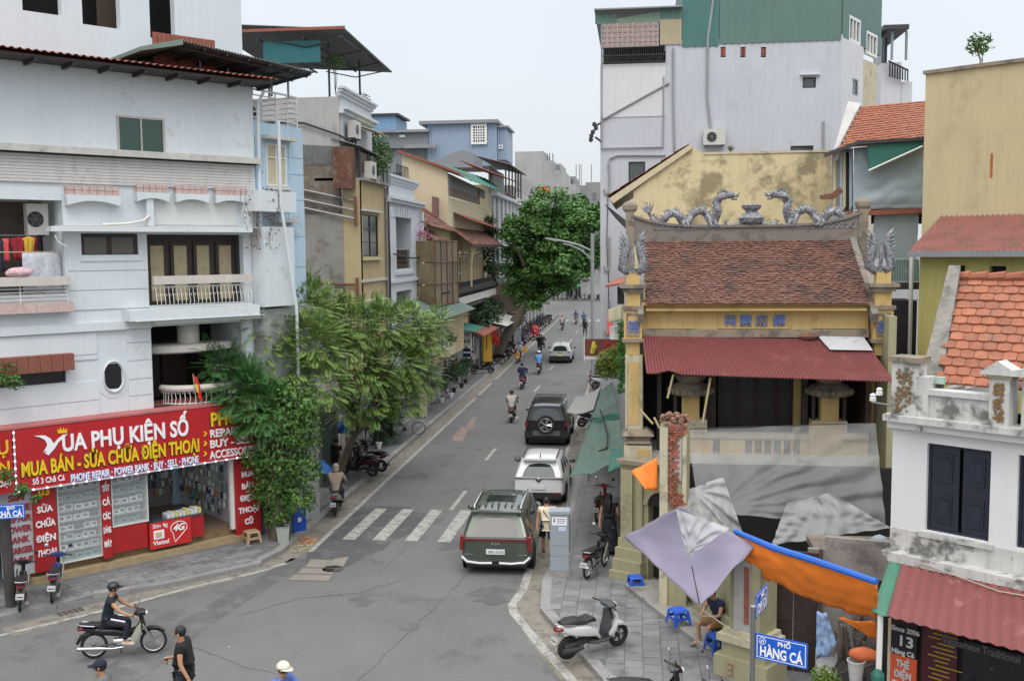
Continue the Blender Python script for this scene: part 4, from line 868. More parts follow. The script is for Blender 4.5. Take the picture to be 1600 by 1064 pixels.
# ---- old tiled shop houses
def ph(px, py, v=0.0): return FL.uv(px, py, v)
h3 = fempty('old_house', FL, 'old yellow house with small red tiled roof and iron balcony beside the white house', 'house')
u3 = FL.U(674, 430)
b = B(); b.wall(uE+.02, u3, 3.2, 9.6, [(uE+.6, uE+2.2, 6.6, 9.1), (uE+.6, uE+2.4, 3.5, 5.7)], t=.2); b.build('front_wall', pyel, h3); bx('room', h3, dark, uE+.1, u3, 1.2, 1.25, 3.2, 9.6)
roof_tiles(h3, (uE, -.9, 9.65), (u3+.5, -.9, 9.65), (u3+.5, 1.8, 11.2), (uE, 1.8, 11.2), 14, 11, tile, wob=.015); bx('fascia', h3, ironb, uE, u3+.5, -.85, -.8, 9.45, 9.6)
def balcony(par, u0, u1, z, out=.9, m=ironb, bulge=.25, step=.16):
    bx('balcony_slab', par, dirtyw, u0, u1, -out, -.002, z-.14, z)
    b = B(); n = int((u1-u0)/step)
    for i in range(n+1):
        u = u0+.03+(u1-u0-.06)*i/n; b.tube([(u, -out+.03, z), (u, -out-bulge, z+.3), (u, -out+.03, z+.62), (u, -out+.03, z+.95)], .014, 4)
        if i % 2 == 0: b.torus((u+.08, -out-bulge*.6, z+.34), .09, .012, 'y', 9, 4)
    b.build('baluster_row', m, par, kind='stuff'); 
    tb('balcony_rail', par, m, [(u0, -.01, z+.95), (u0, -out+.03, z+.95), (u1, -out+.03, z+.95), (u1, -.01, z+.95)], .025, 5)
balcony(h3, uE+.3, u3-.2, 5.75+.6)
shopfront(h3, uE+.02, u3, 3.2, gplas, tin, 3)
h4 = fempty('old_house', FL, 'old yellow shophouse with long mossy tiled roof, caged balcony and arched loggia', 'house')
u4 = FL.U(757, 430); um = FL.U(714, 400)
hs = [(um+.8, u4-1.2, 6.3, 9.0)]
b = B(); b.wall(u3+.02, u4, 3.2, 10.6, hs, t=.25); b.build('front_wall', ylw, h4)
n_ = 5; wv = (hs[0][1]-hs[0][0])/n_
for i in range(n_):
    u = hs[0][0]+i*wv; window(h4, u+.1, u+wv-.25, 6.35, 8.7, .15, pyel, dwood2, 1, 2, .14, .08, 'shutter_door'); bx('pilaster', h4, pyel, u+wv-.22, u+wv-.02, -.06, .24, 6.3, 9.0)
b = B(); pts = [(um-.2, 9.4), (um-.2, 6.3)] + [(um+.15, 6.3)] + [(um+.15+1.6*(1-cos(a)), 7.7+1.25*sin(a)) for a in [i*pi/2/6 for i in range(7)]] + [(um+1.75, 9.4)]
b.prism(pts, -1.0, -.85); b.build('arch_screen', ylw, h4)
roof_tiles(h4, (um-2.6, -1.45, 9.45), (u4+.6, -1.45, 9.45), (u4+.6, 3.4, 13.0), (um-2.6, 3.4, 13.0), 60, 30, tile, wob=.02)
roof_tiles(h4, (u3-2.5, -.6, 10.4), (um-2.6, -.6, 10.2), (um-2.6, 3.4, 13.1), (u3-2.5, 3.4, 13.1), 20, 22, tile, wob=.02)
bx('gutter_board', h4, steeld, um-2.6, u4+.6, -1.5, -1.44, 9.28, 9.44); bx('gable_wall', h4, pyel, u3-2.4, u3-2.2, .1, 5.0, 10, 11.2)
# caged balcony box with brown translucent sheets
u5, u6 = FL.U(676, 400, -1.0), FL.U(712, 400, -1.0)
pan = mat('brown_plastic_sheet', (.17, .13, .075), .6, var=.3, scale=2, streak=.45, ramp=.3, stain=((.08, .06, .04), .7, 1.5, .52))
for i in range(4):
    for j in range(3):
        w_ = (u6-u5)/4; z0 = 6.0+j*1.2; bx('sheet_panel', h4, pan, u5+i*w_+.04, u5+(i+1)*w_-.04, -1.1, -1.08, z0+.03, z0+1.17)
for j in range(3): bx('sheet_panel', h4, pan, u5-.02, u5, -1.08, -.1, 6.03+j*1.2, 6+j*1.2+1.17)
for i in range(5): tb('cage_bar', h4, rust, [(u5+(u6-u5)*i/4, -1.13, 5.3), (u5+(u6-u5)*i/4, -1.13, 9.6)], .035, 5)
for j in range(4): tb('cage_bar', h4, rust, [(u5, -1.13, 6.0+j*1.2), (u6, -1.13, 6.0+j*1.2)], .03, 5)
balcony(h4, u6+.3, u4-.3, 6.1, .95); bx('balcony_fascia', h4, dirtyw, u3+.2, u4-.2, -.95, -.003, 5.62, 5.95)
plant('balcony_plants', 'dark trailing balcony plants at the far end of the arched loggia', 'plant', posW(FL, u4-1.2, -1.0, 6.2), .9, 500, False, plantd, .12, 1.0)
# projecting yellow bay with green lean-to roof
h5 = fempty('bay_annex', FL, 'projecting yellow annex with grilled window and green sheet lean-to roof', 'annex'); 
ub = FL.U(676, 480, -1.3); uc = FL.U(724, 480, -1.3)
FB = Frame(-11.8, ub, 0)
wb = (ub+1.5, ub+4.3, 3.75, 5.0)
b = B(); b.wall(ub, uc, 3.0, 5.35, [wb], y=-1.3, t=.15); b.box(ub, ub+.15, -1.15, -.01, 3.0, 5.4); b.build('annex_wall', ylw, h5)
window(h5, *wb, -1.4, steelw, dwood2, 2, 8, .08, .1, mw=.05); 
b = B(); corr(b, (ub-.8, -.1, 6.5), (uc+.5, -.1, 6.3), (uc+.5, -2.0, 5.45), (ub-.8, -2.0, 5.5), 26, .03); b.build('green_lean_to', greens, h5)
b = B(); corr(b, (ub-.85, -.1, 6.4), (ub-.85, -2.0, 5.5), (ub-.85, -2.0, 5.0), (ub-.85, -.1, 5.0), 12, .03); b.build('tin_side', tin, h5)
for i in range(7): b = B(); b.tube([(ub+.2, -1.25+i*.2, 4.4), (ub-.25, -1.2+i*.2, 4.35+.03*i)], .03, 5); b.build('wood_stick', dwood2, h5)
for z in (3.3, 3.6, 3.9, 4.2): bx('louvre_board', h5, dirtyw, ub-.35, ub-.01, -1.3, -.2, z, z+.05)
bx('planter', h5, pyel, wb[0], wb[1]-.2, -1.75, -1.31, 3.3, 3.7)
plant('balcony_plants', 'green plants in the window box of the yellow annex', 'plant', posW(FL, wb[0]+2.0, -1.6, 3.7), .4, 200, False, None, .08, .3)
shopfront(h4, u3+.02, u4, 3.2, gplas, tin, 5)
tinb = mat('tin_brown', (.2, .17, .15), .8, var=.2, scale=3)
def awning(name, label, u0, u1, z, out, m, drop=.35, amp=.02, th=None, wavy=True):
    t = fempty(name, FL, label, 'awning'); b = B(); corr(b, (u0, -.02, z), (u1, -.02, z), (u1, -out, z-drop), (u0, -out, z-drop), max(3, int((u1-u0)/(.25 if wavy else 2))), amp if wavy else .001); o = b.build('sheet', m, t)
    md = o.modifiers.new('s', 'SOLIDIFY'); md.thickness = .02
    for u in (u0+.2, u1-.2): tb('strut', t, steelg, [(u, -.02, z-.7), (u, -out+.1, z-drop-.03)], .025, 5)
    return t
awning('awning', 'faded brown tin awning above the pavement under the yellow annex', uE+1, ub+5, 3.15, 1.6, tinb, .3)
awning('awning', 'white tube-edged green awning beside the white narrow house', uE+.5, uE+3.5, 5.6, 1.7, greens, .1)
awning('awning', 'small green sheet awning above the white shop sign', FL.U(728, 510, -1), FL.U(745, 510, -1), 4.1, 1.6, tarpg, .3)
awning('awning', 'rusty brown sheet awning past the green awning', FL.U(742, 520, -1), FL.U(768, 520, -1), 3.6, 1.6, redc, .4)
awning('awning', 'flat white awning beneath the brown billboard', FL.U(768, 490, -1), FL.U(792, 490, -1), 3.8, 2.2, steelw, .5, wavy=False)
awning('awning', 'curled grey canvas blinds rolled under the arched loggia', FL.U(728, 455, -1), FL.U(760, 455, -1), 5.6, .8, tin, .25, .08)
def board(name, label, pos, rz, w_, h, m, lines=(), lm=None, fr_=None, cat='sign board', th=.08, sz=None):
    t = empty(name, label, cat, *pos, rz); bx('panel', t, m, 0, w_, 0, th, 0, h)
    n = len(lines)
    for i, s_ in enumerate(lines): hh = h/(n+.35); text(s_, 'lettering', lm or wht, t, (w_/2, -.01, h-(i+.92)*hh), (sz or hh*.75), width=min(w_*.85, len(s_)*hh*.6), align='CENTER', ext=.006, bold=.01)
    return t
board('shop_sign', 'white projecting shop sign with faded lettering over the left pavement', posW(FL, 66.3, -.15, 2.7), 0, .85, 1.1, wht, ['XÔI CHÈ', 'QUÁN ĂN'], mat('grey_letters', (.12, .12, .13)))
board('shop_sign', 'dark blue hanging sign with three white lines on the left pavement', posW(FL, 66.8, -.35, 1.3), 0, .5, 1.2, mat('navy_board', (.01, .02, .06)), ['▬▬', '▬▬', '▬▬'], wht)
board('yellow_banner', 'tall yellow ochre banner standing by the left pavement shops', posW(FL, 77, -.2, .2), radians(60), 1.1, 2.9, mat('ochre_board', (.55, .30, .015)), cat='banner')
b = B()
for k in range(5): b.tube([(U(-.4, .4), U(-.4, .4), .1*k), (U(-.4, .4), U(-.4, .4), 1.5)], [.14, .02], 6)
b.build('red_lanterns_cloth', mat('red_cloth', (.6, .03, .01), .8), None, 'bright red cloths hanging from a shop pole above the left pavement', 'cloth', loc=posW(FL, 78, -.9, 1.6))
board('blank_panel', 'leaning pale grey sheet panel among the motorbikes on the left pavement', posW(FL, 87, -1.4, .15), radians(70), 1.4, 1.9, tin, cat='panel')
# ---- yellow gable side wall and sheds of the next house
Y5 = 64.0; F64 = Frame(-11.8, Y5, 0)
h6 = fempty('old_house', FL, 'pale yellow house with blank gable wall, tin sheds and green tarpaulin roof', 'house')
gx0, gx1 = F64.U(628, 270), F64.U(699, 270); zg = F64.Z(699, 268)
b = B(); pts = [(-gx0, 9), (-gx0, F64.Z(633, 238)), (-gx1, zg), (-gx1, 9)]; b.prism(pts, Y5, Y5+.25, 'x'); b.build('gable_wall', pyel, h6)
b = B(); b.prism([(-gx0+.2, F64.Z(633, 238)), (-gx0+.2, F64.Z(633, 238)+.15), (-gx1-.6, zg+.02), (-gx1-.6, zg-.13)], Y5-.3, Y5+13, 'x'); b.build('roof_slab', redc, h6)
VE = -(gx1)+.0; VE = -gx1
ush = FL.U(757, 290, VE)
bx('upper_wall', h6, pyel, Y5+.25, 84, VE+.02, VE+.25, 9, F64.Z(699, 308)); 
b = B(); corr(b, (Y5+.3, VE, zg-.1), (ush, VE, zg-.3), (ush, VE, F64.Z(699, 292)), (Y5+.3, VE, F64.Z(699, 292)), 44, .03); b.build('tin_wall', tin, h6)
bx('brick_band', h6, rubble, Y5+.26, ush-3, VE-.05, VE-.002, F64.Z(699, 306), F64.Z(699, 292)); bx('rust_post', h6, rusts, ush-3.6, ush-3, VE-.06, VE-.003, F64.Z(699, 306), zg-.3)
b = B(); corr(b, (Y5+1, VE+.4, zg+.5), (84, VE+.4, zg+.9), (84, VE-1.2, zg-.2), (Y5+1, VE-1.2, zg-.5), 10, .05); b.build('green_tarpaulin', tarpg, h6)
b = B(); corr(b, (77, VE+1.5, zg+1.9), (88, VE+1.5, zg+1.9), (89.5, VE-1.8, zg+.9), (77, VE-1.0, zg+.9), 40, .03); b.build('red_sheet_roof', redc, h6)
bx('red_grey_sheet_wall', h6, mat('dull_red_sheet', (.20, .10, .085), .8), Y5-2, Y5+6, .6, .65, 11.2, 12.4); bx('blue_grey_sheet', h6, greens, Y5+6, Y5+9.4, .6, .65, 11.2, 12.4)
b = B(); corr(b, (Y5+2, .8, 11.9), (84, .8, 11.6), (84, -1.0, 10.7), (Y5+2, -1.0, 11.1), 36, .02); b.build('red_sheet_roof', redc, h6)
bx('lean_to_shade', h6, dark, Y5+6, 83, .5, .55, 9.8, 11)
# ---- pale classical front and clutter above
h7 = fempty('town_house', FL, 'pale grey classical shophouse front with pilasters beside the large tree', 'town house')
ug = 104; b = B(); hs = [(86.5+k*3.2, 88+k*3.2, zz, zz+2.2) for k in range(5) for zz in (8.2, 11.2)]; b.wall(84.02, ug, 3.2, 13.8, hs, t=.3); b.build('front_wall', lgplas, h7)
bx('room', h7, dark, 84.2, ug, 1.2, 1.3, 3, 13.7); bx('gable_wall', h7, pyel, 84.02, 84.3, .3, 6, 3, 14.5)
for k in range(7): bx('pilaster', h7, wtrim, 84.3+k*2.9, 84.9+k*2.9, -.18, -.002, 4.5, 9.2); bx('pilaster', h7, wtrim, 84.3+k*2.9, 84.8+k*2.9, -.14, -.002, 9.6, 13.6)
for z in (9.25, 13.6, 4.2): bx('cornice', h7, wtrim, 84, ug, -.45, -.002, z, z+.3)
bx('top_shed', h7, tin, 86, 96, .5, .55, 13.9, 16.2); b = B(); corr(b, (85, 1.5, 17.0), (98, 1.5, 17.0), (98, -1.5, 16.2), (85, -1.5, 16.2), 40, .03); b.build('tin_roof', greyc, h7)
for k in range(6): tb('roof_post', h7, steeld, [(85.5+k*2.3, -1.0, 13.9), (85.5+k*2.3, -1.0, 16.3)], .07, 5); 
for k in range(8): tb('roof_rail', h7, steeld, [(85.5, -1.1, 14.1+k*.17), (97, -1.1, 14.1+k*.17)], .02, 4) if k in (0, 3, 6) else None
shopfront(h7, 84.02, ug, 3.2, gplas, tin, 7)
board('billboard', 'large brown billboard with faded letters over the left pavement', posW(FL, 84, .25, 3.9), radians(4), 2.2, 2.3, mat('brown_board', (.15, .10, .07), .7), ['', 'AKE', ''], mat('grey_letters', (.12, .12, .13)), cat='billboard', th=.3)
bx('grey_sign_box', None, mat('grey_sheet_board', (.22, .23, .23)), 0, 2.0, 0, .2, 0, 3.2, label='plain grey sign box beside the brown billboard', cat='sign box').location = posW(FL, 84.3, 1.0, 3.6)
# ---- blue sheet clad building beyond
Y9 = 108.0; F9 = Frame(0, Y9, 0)
blues = mat('blue_cladding', (.285, .355, .455), .6, var=.06, scale=.3, streak=.1); bluesd = mat('blue_cladding_deep', (.19, .31, .46), .6, var=.06, scale=.3); gryc = mat('grey_cladding', (.215, .225, .24), .65, var=.06, scale=.3)
h8 = fempty('clad_building', F9, 'large blue metal clad building rising behind the tiled roofs', 'building')
def clad(par, xl, xr, yt, yb, m, y=0.0, n=20, name='cladding', dep=6):
    u0, u1, z0, z1 = rc(F9, xl, xr, yt, yb, y); b = B(); corr(b, (u0, y, z1), (u1, y, z1), (u1, y, z0), (u0, y, z0), n, .05); b.build(name, m, par)
    bx(name+'_block', par, m, u0+.1, u1-.1, y+.1, y+dep, z0, z1-.05); return u0, u1, z0, z1
a = clad(h8, 668, 776, 194, 260, blues, 0, 26); bx('roof_edge', h8, gryc, a[0]-.8, a[1]+.2, -.5, 6, a[3], a[3]+.35)
a2 = clad(h8, 776, 792, 200, 250, blues, .5, 5); clad(h8, 560, 669, 208, 232, gryc, -.2, 22); clad(h8, 580, 618, 181, 207, bluesd, .5, 10); clad(h8, 560, 670, 232, 270, gryc, .3, 20)
bx('roof_edge', h8, steelg, a2[0], a2[1]+.2, .2, 6, a2[3], a2[3]+.2); u0, u1, z0, z1 = rc(F9, 580, 618, 181, 207, .5); bx('roof_edge', h8, steeld, u0, u1+.4, .2, 6, z1, z1+.2)
u0, u1, z0, z1 = rc(F9, 560, 668, 204, 208, -.3); bx('roof_edge', h8, steelg, u0, u1+.2, -.7, 5, z0, z1); bx('ledge', h8, steelg, F9.U(634, 230), F9.U(684, 230), -.8, -.3, F9.Z(650, 233), F9.Z(650, 227))
for x_ in (582, 597, 629): q = rc(F9, x_-5, x_+4, 211, 215, -.3); bx('vent', h8, wfr, q[0], q[1], -.33, -.27, q[2], q[3])
q = rc(F9, 736, 761, 194, 226, -.1); window(h8, *q, -.25, wfr, dark, 5, 6, .25, .12, mw=.10)
q = rc(F9, 779, 786, 227, 233, .4); window(h8, *q, .35, wfr, glassb, 1, 1, .12, .1)
g2 = fempty('gable_house', F9, 'grey sheet gable roof house in front of the blue clad building', 'house'); q = [F9.uv(x_, y_, -8) for x_, y_ in ((676, 252), (722, 234), (740, 240), (740, 262), (676, 262))]; b = B(); b.prism(q[::-1], -8, -2); b.build('gable', gryc, g2)
# ---- far blocks: left of the street and across the junction
far1 = mat('far_concrete', (.36, .36, .355), .9, var=.12, scale=.4, streak=.2, stain=((.25, .25, .245), .6, .25, .5)); far2 = mat('far_concrete_dark', (.25, .255, .26), .9, var=.12, scale=.4)
def block(label, Y, parts, m, wins=(), cat='building', dep=10):
    f_ = Frame(0, Y, 0); t = fempty('distant_building', f_, label, cat)
    for (xl, xr, yt, yb) in parts: u0, u1, z0, z1 = rc(f_, xl, xr, yt, yb); bx('wall', t, m, u0, u1, 0, dep, max(z0, .0), z1)
    for (xl, xr, yt, yb) in wins: q = rc(f_, xl, xr, yt, yb); window(t, *q, -.1, far2, dark, 2, 1, .15, .1)
    return t
fb = block('grey concrete block with stepped roofline behind the big tree', 140, [(805, 850, 237, 330), (850.2, 865, 251, 330), (865.2, 877, 256, 330), (877.2, 885, 270, 330), (885.2, 900, 288, 330)], far1, [(868, 875, 258, 264)])
f_ = Frame(0, 140, 0); [tb('antenna', fb, steeld, [(f_.U(x_, 240), 2, f_.Z(x_, 251)), (f_.U(x_, 240), 2, f_.Z(x_, 238))], .06, 4) for x_ in (853, 857, 862)]
block('low darker block right of the stepped concrete building', 152, [(896, 920, 290, 400), (886, 899, 276, 330)], far2, [(888, 896, 279, 292)])
fb = block('dark far block beside the lavender wall', 165, [(915, 938, 285, 400)], far2, [(918, 924, 300, 312), (926, 932, 300, 312)]); f_ = Frame(0, 165, 0)
for x_ in (899, 904, 907, 923): tb('antenna', fb, steeld, [(f_.U(x_, 240), 2, f_.Z(x_, 292)), (f_.U(x_, 240), 2, f_.Z(x_, 255))], .05, 4)
fb = block('tall grey house closing the street beyond the junction', 186, [(800, 876, 320, 466), (876.3, 915, 380, 466), (915.3, 960, 330, 466)], far1, [(x_, x_+8, y_, y_+12) for x_ in (806, 822, 838, 854, 922, 936) for y_ in (340, 365, 390, 415)]+[(884, 896, 440, 464), (898, 908, 440, 464)])
f_ = Frame(0, 186, 0); q = rc(f_, 877, 903, 436, 443, -.6); board('shop_sign', 'blue and green shop sign across the far junction', (q[0], 185.3, q[2]), 0, q[1]-q[0], q[3]-q[2], mat('far_blue', (.02, .08, .4)), cat='shop sign'); bx('green_band', None, mat('far_green', (.1, .4, .2)), 0, q[1]-q[0]+.5, 0, 1.2, 0, .35, label='green band awning under the blue far shop sign', cat='awning').location = (q[0], 184.1, q[2]-.5)
# left buildings past the pale front, mostly behind the tree
t = block('grey shophouse block behind the crown of the big tree', 118, [(770, 800, 290, 400)], gplas, [(780, 788, 305, 320)]); 
u0 = -11.8
h9 = fempty('shophouse_row', FL, 'last grey shophouse before the far crossing on the left', 'building'); hs = [(105+k*3.2, 106.6+k*3.2, zz, zz+1.8) for k in range(8) for zz in (4, 7.2, 10.4)]
b = B(); b.wall(ug+.02, 133, .1, 15, hs+[(105+k*4, 108+k*4, .15, 2.8) for k in range(7)], t=.3); b.build('front_wall', lgplas, h9); bx('room', h9, dark, ug+.1, 133, 1.3, 1.4, .1, 14.9); bx('end_wall', h9, lgplas, 132.8, 133, .3, 8, 0, 15)
board('red_sign', 'red A sign on the roof behind the tree, upper board', (on_y(839, 300, 112).x, 112, on_y(839, 303, 112).z), 0, 1.5, .75, mat('sign_red', (.5, .03, .01)), ['A 25'], yel); board('red_sign', 'narrow vertical red sign under the A board', (on_y(840, 306, 112).x, 112, on_y(839, 322, 112).z), 0, .7, .9, mat('sign_red', (.5, .03, .01)), ['H'], yel)
# ---------------------------------------------------------------- right side of the street
tyel = mat('temple_yellow', (.52, .37, .15), .88, var=.08, scale=1.5, streak=.2, stain=((.28, .17, .06), .6, 1.3, .57), stain2=((.12, .10, .08), .5, 3.0, .64))
tgrn = mat('temple_green_yellow', (.33, .31, .19), .9, var=.1, scale=1.5, streak=.25, stain=((.2, .17, .11), .6, 1.5, .55))
cream = mat('cream_moulding', (.50, .45, .32), .88, var=.1, scale=2, streak=.25, stain=((.14, .12, .10), .65, 2.2, .56))
grist = mat('weathered_cap', (.24, .20, .15), .92, var=.2, scale=3, stain=((.09, .08, .07), .7, 2.5, .5))
ridgm = mat('ridge_mortar', (.20, .175, .15), .92, var=.2, scale=2, stain=((.10, .09, .08), .7, 2, .5))
mosaic = mat('porcelain_mosaic', (.22, .225, .245), .35, var=.55, scale=26, stain=((.04, .045, .055), .9, 14, .49), stain2=((.60, .60, .60), .9, 11, .60))
bluch = mat('blue_shard_letters', (.10, .16, .42), .5, var=.5, scale=30, stain=((.4, .42, .5), .8, 18, .55))
mtile = mat('yin_yang_tile', (.175, .088, .066), .9, var=.4, scale=9, stain=((.085, .06, .05), .75, 1.0, .50), stain2=((.36, .16, .10), .6, 6, .60))
brick = mat('red_brick', (.28, .09, .06), .9, var=.3, scale=8, ramp=.3, stain=((.25, .22, .19), .6, 5, .55))
rsh = mat('dull_red_sheet_roof', (.20, .058, .058), .65, var=.1, scale=1.5, stain=((.33, .12, .11), .5, 2, .56))
FT = Frame(0, 28.5, 0); tt = lambda x, y, v=0.0: FT.uv(x, y, v)
te = fempty('temple', FT, 'old two storey yellow temple with dragon ridge and small brown tiled roof', 'temple')
xl, xr = tt(1003, 500)[0], tt(1357, 500)[0]; z0f, z1f = tt(1180, 522)[1], tt(1180, 472)[1]
bx('frieze', te, tyel, xl, xr, 0, .35, z0f+.1, z1f+.06); bx('frieze_moulding', te, tyel, xl, xr, -.26, -.002, z1f-.07, z1f-.005); bx('frieze_moulding', te, tyel, xl, xr, -.12, -.002, z1f-.16, z1f-.072); bx('frieze_base', te, grist, xl, xr, -.12, -.002, z0f-.08, z0f+.13)
for a, c in ((1011, 1090), (1122, 1235), (1268, 1352)):
    u0, u1 = tt(a, 500)[0], tt(c, 500)[0]; za, zb = z0f+.2, z1f-.22
    bx('panel_frame', te, tyel, u0, u1, -.03, -.002, zb, zb+.04, u0, u1, -.03, -.002, za-.04, za, u0, u0+.04, -.029, -.002, za, zb, u1-.04, u1, -.029, -.002, za, zb, kind='stuff')
for i, ch in enumerate('祠靈廟鐔'): text(ch, 'shard_character', bluch, te, (tt((1141, 1165, 1190, 1217)[i]-10, 500)[0], -.03, tt(1180, 508)[1]), .35, ext=.02, bold=.006)
# roof
ze, Yr, zr = tt(1180, 472)[1]+.06, 2.6, on_y(1180, 374, 31.1).z
roof_tiles(te, (xl+.1, -.35, ze-.1), (xr-.05, -.35, ze-.1), (xr+.02, Yr, zr), (xl+.02, Yr, zr), 66, 34, mtile, th=.05, wob=.02)
b = B(); b.prism([(-.3, ze-.28), (Yr, zr-.12), (Yr+2.6, ze-.3)], xl+.1, xr-.1, 'x'); b.build('roof_body', tyel, te)
b = B(); b.prism([(-.6, ze-.35), (Yr, zr+.12), (Yr, zr-.2), (-.5, ze-.6)], xl-.12, xl+.04, 'x'); b.build('gable_coping', ridgm, te); b = B(); b.prism([(-.6, ze-.35), (Yr, zr+.12), (Yr, zr-.2), (-.5, ze-.6)], xr-.04, xr+.14, 'x'); b.build('gable_coping', ridgm, te)
n = 16; pts = []
for i in range(n+1): s = 2*i/n-1; pts.append((xl-.3+(xr-xl+.6)*i/n, zr+.36+.36*abs(s)**4))
b = B(); b.prism([(p[0], zr-.15) for p in pts[::-1]]+pts, Yr-.12, Yr+.2); b.build('ridge', ridgm, te)
b = B(); b.prism([(p[0], p[1]) for p in pts[::-1]]+[(p[0], p[1]+.07) for p in pts], Yr-.18, Yr+.26); b.build('ridge_cap', ridgm, te)
for xx in (xl-.35, xr+.35): bx('end_post', te, grist, xx-.13, xx+.13, Yr-.15, Yr+.2, zr-.9, zr+.85); b = B(); b.ball((xx, Yr, zr+1.0), (.24, .16, .20), 8, 5); b.build('end_scroll', grist, te)
def dragon(x0, x1, flip, label):
    """porcelain dragon: looping body, crest spikes, legs, horned head and flared tail"""
    t = empty('ridge_dragon', label, 'dragon sculpture', FT.o.x, 28.5+Yr, zr+.40, 0, 'porcelain dragons on the temple ridge')
    L_ = x1-x0; X = lambda s: (x0+L_*s) if not flip else (x1-L_*s)
    K = [(0, .42), (.04, .25), (.10, .12), (.17, .14), (.22, .34), (.29, .42), (.35, .32), (.40, .1), (.47, .14), (.52, .36), (.60, .48), (.68, .38), (.73, .12), (.79, .16), (.82, .42), (.80, .68), (.84, .86), (.92, .92)]
    pts = []
    for i in range(len(K)-1):
        for j in range(3): q = j/3; pts.append((K[i][0]+(K[i+1][0]-K[i][0])*q, K[i][1]+(K[i+1][1]-K[i][1])*q))
    pts.append(K[-1]); r = [.05+.06*min(1, i/12) for i in range(len(pts))]
    b = B(); b.tube([(X(p[0]), .05*sin(i), p[1]) for i, p in enumerate(pts)], r, 8); b.build('body', mosaic, t, smooth='auto')
    b = B()
    for i in range(2, len(pts)-1):
        p, q = pts[i], pts[i+1]; d = Vector((X(q[0])-X(p[0]), 0, q[1]-p[1])).normalized(); nn = Vector((-d.z, 0, d.x)); nn = -nn if flip else nn
        c = Vector((X(p[0]), 0, p[1]))+nn*r[i]*.8; b.add([c-d*.05, c+d*.05, c+nn*.12-d*.05, c+Vector((0, .03, 0)), c-Vector((0, .03, 0))], [(0, 1, 2), (0, 2, 3), (1, 3, 2), (0, 4, 2), (1, 2, 4)])
    b.build('crest', mosaic, t, kind='stuff')
    sg_ = -1 if flip else 1; b = B(); hx = X(.92); b.ball((hx+sg_*.08, 0, .93), (.17, .11, .12), 8, 6); b.ball((hx+sg_*.25, 0, .90), (.12, .08, .05), 7, 5); b.ball((hx+sg_*.22, 0, .80), (.10, .06, .035), 7, 5)
    for k in (-1, 1): b.tube([(hx, k*.06, 1.0), (hx-sg_*.18, k*.1, 1.12), (hx-sg_*.28, k*.12, 1.05)], [.03, .01, .005], 5); b.tube([(hx+sg_*.3, k*.05, .93), (hx+sg_*.4, k*.08, 1.0)], [.02, .005], 4)
    b.build('head', mosaic, t, smooth=True)
    for k in range(5): b = B(); a = radians(60+k*22); c = (X(0), 0, .42); b.tube([c, (c[0]-sg_*.16*cos(a)*-1 if False else c[0]+sg_*.16*cos(a), 0, c[2]+.16*sin(a)), (c[0]+sg_*.30*cos(a), 0, c[2]+.30*sin(a)+.04)], [.05, .035, .005], 5); b.build('tail_plume', mosaic, t)
    for s in (.40, .45, .72, .78): b = B(); b.tube([(X(s), -.08, .16), (X(s)+sg_*.04, -.16, .02), (X(s)+sg_*.16, -.17, -.04)], [.06, .045, .02], 6); b.build('leg', mosaic, t, smooth=True)
    b = B()
    for i in range(14): s = i/13*.8; b.torus((X(.08+s), -.12, -.02), .07, .025, 'y', 8, 5)
    b.build('cloud_scrolls', mosaic, t, kind='stuff')
    return t
RX = lambda x: on_y(x, 350, 31.1).x
dragon(RX(1014), RX(1146), False, 'porcelain mosaic dragon on the temple ridge facing the centre from the street end')
dragon(RX(1203), RX(1342), True, 'porcelain mosaic dragon on the temple ridge near the blue sheet hut')
t = empty('ridge_finial', 'porcelain incense burner finial between the two ridge dragons', 'finial', RX(1174), 31.1, zr+.40); t.scale = (1.15, 1, 1.45)
b = B(); b.lathe([(.16, 0), (.30, .08), (.34, .16), (.22, .24), (.14, .30), (.24, .36), (.26, .42), (.12, .45)], n=10); b.build('burner', mosaic, t)
for s in (-1, 1): b = B(); b.tube([(s*.2, 0, .05), (s*.45, 0, .02), (s*.62, 0, .02), (s*.68, 0, .10), (s*.60, 0, .13)], [.07, .06, .05, .04, .02], 6); b.build('scroll', mosaic, t)
# corner pillars of the upper floor
def pillar(x0, x1, ch, label=None):
    w_ = x1-x0; zt = ze-.1+.45
    P_ = lambda n_, m_, o_, a, c: bx(n_, te, m_, x0-o_, x1+o_, -.35-o_, .1+o_, a, c)
    P_('pillar_top', tyel, -.07, zt+.1, zt+.42); P_('pillar_cap', grist, .12, zt, zt+.1); P_('pillar_cap', grist, .04, zt-.12, zt-.002); P_('pillar_neck', tyel, -.05, zt-.5, zt-.122); P_('pillar_ring', grist, .05, zt-.6, zt-.502)
    P_('pillar_box', tyel, 0, zt-1.4, zt-.602); P_('pillar_ring', grist, .05, zt-1.5, zt-1.402); P_('pillar_neck', tyel, -.06, zt-1.85, zt-1.502)
    bx('box_frame', te, grist, x0+.07, x1-.07, -.375, -.351, zt-1.33, zt-1.28, x0+.07, x1-.07, -.375, -.351, zt-.74, zt-.69, x0+.07, x0+.11, -.375, -.351, zt-1.28, zt-.74, x1-.11, x1-.07, -.375, -.351, zt-1.28, zt-.74, kind='stuff')
    text(ch, 'shard_character', bluch, te, (x0+w_/2-.17, -.37, zt-1.2), .36, ext=.015, bold=.004)
    return zt
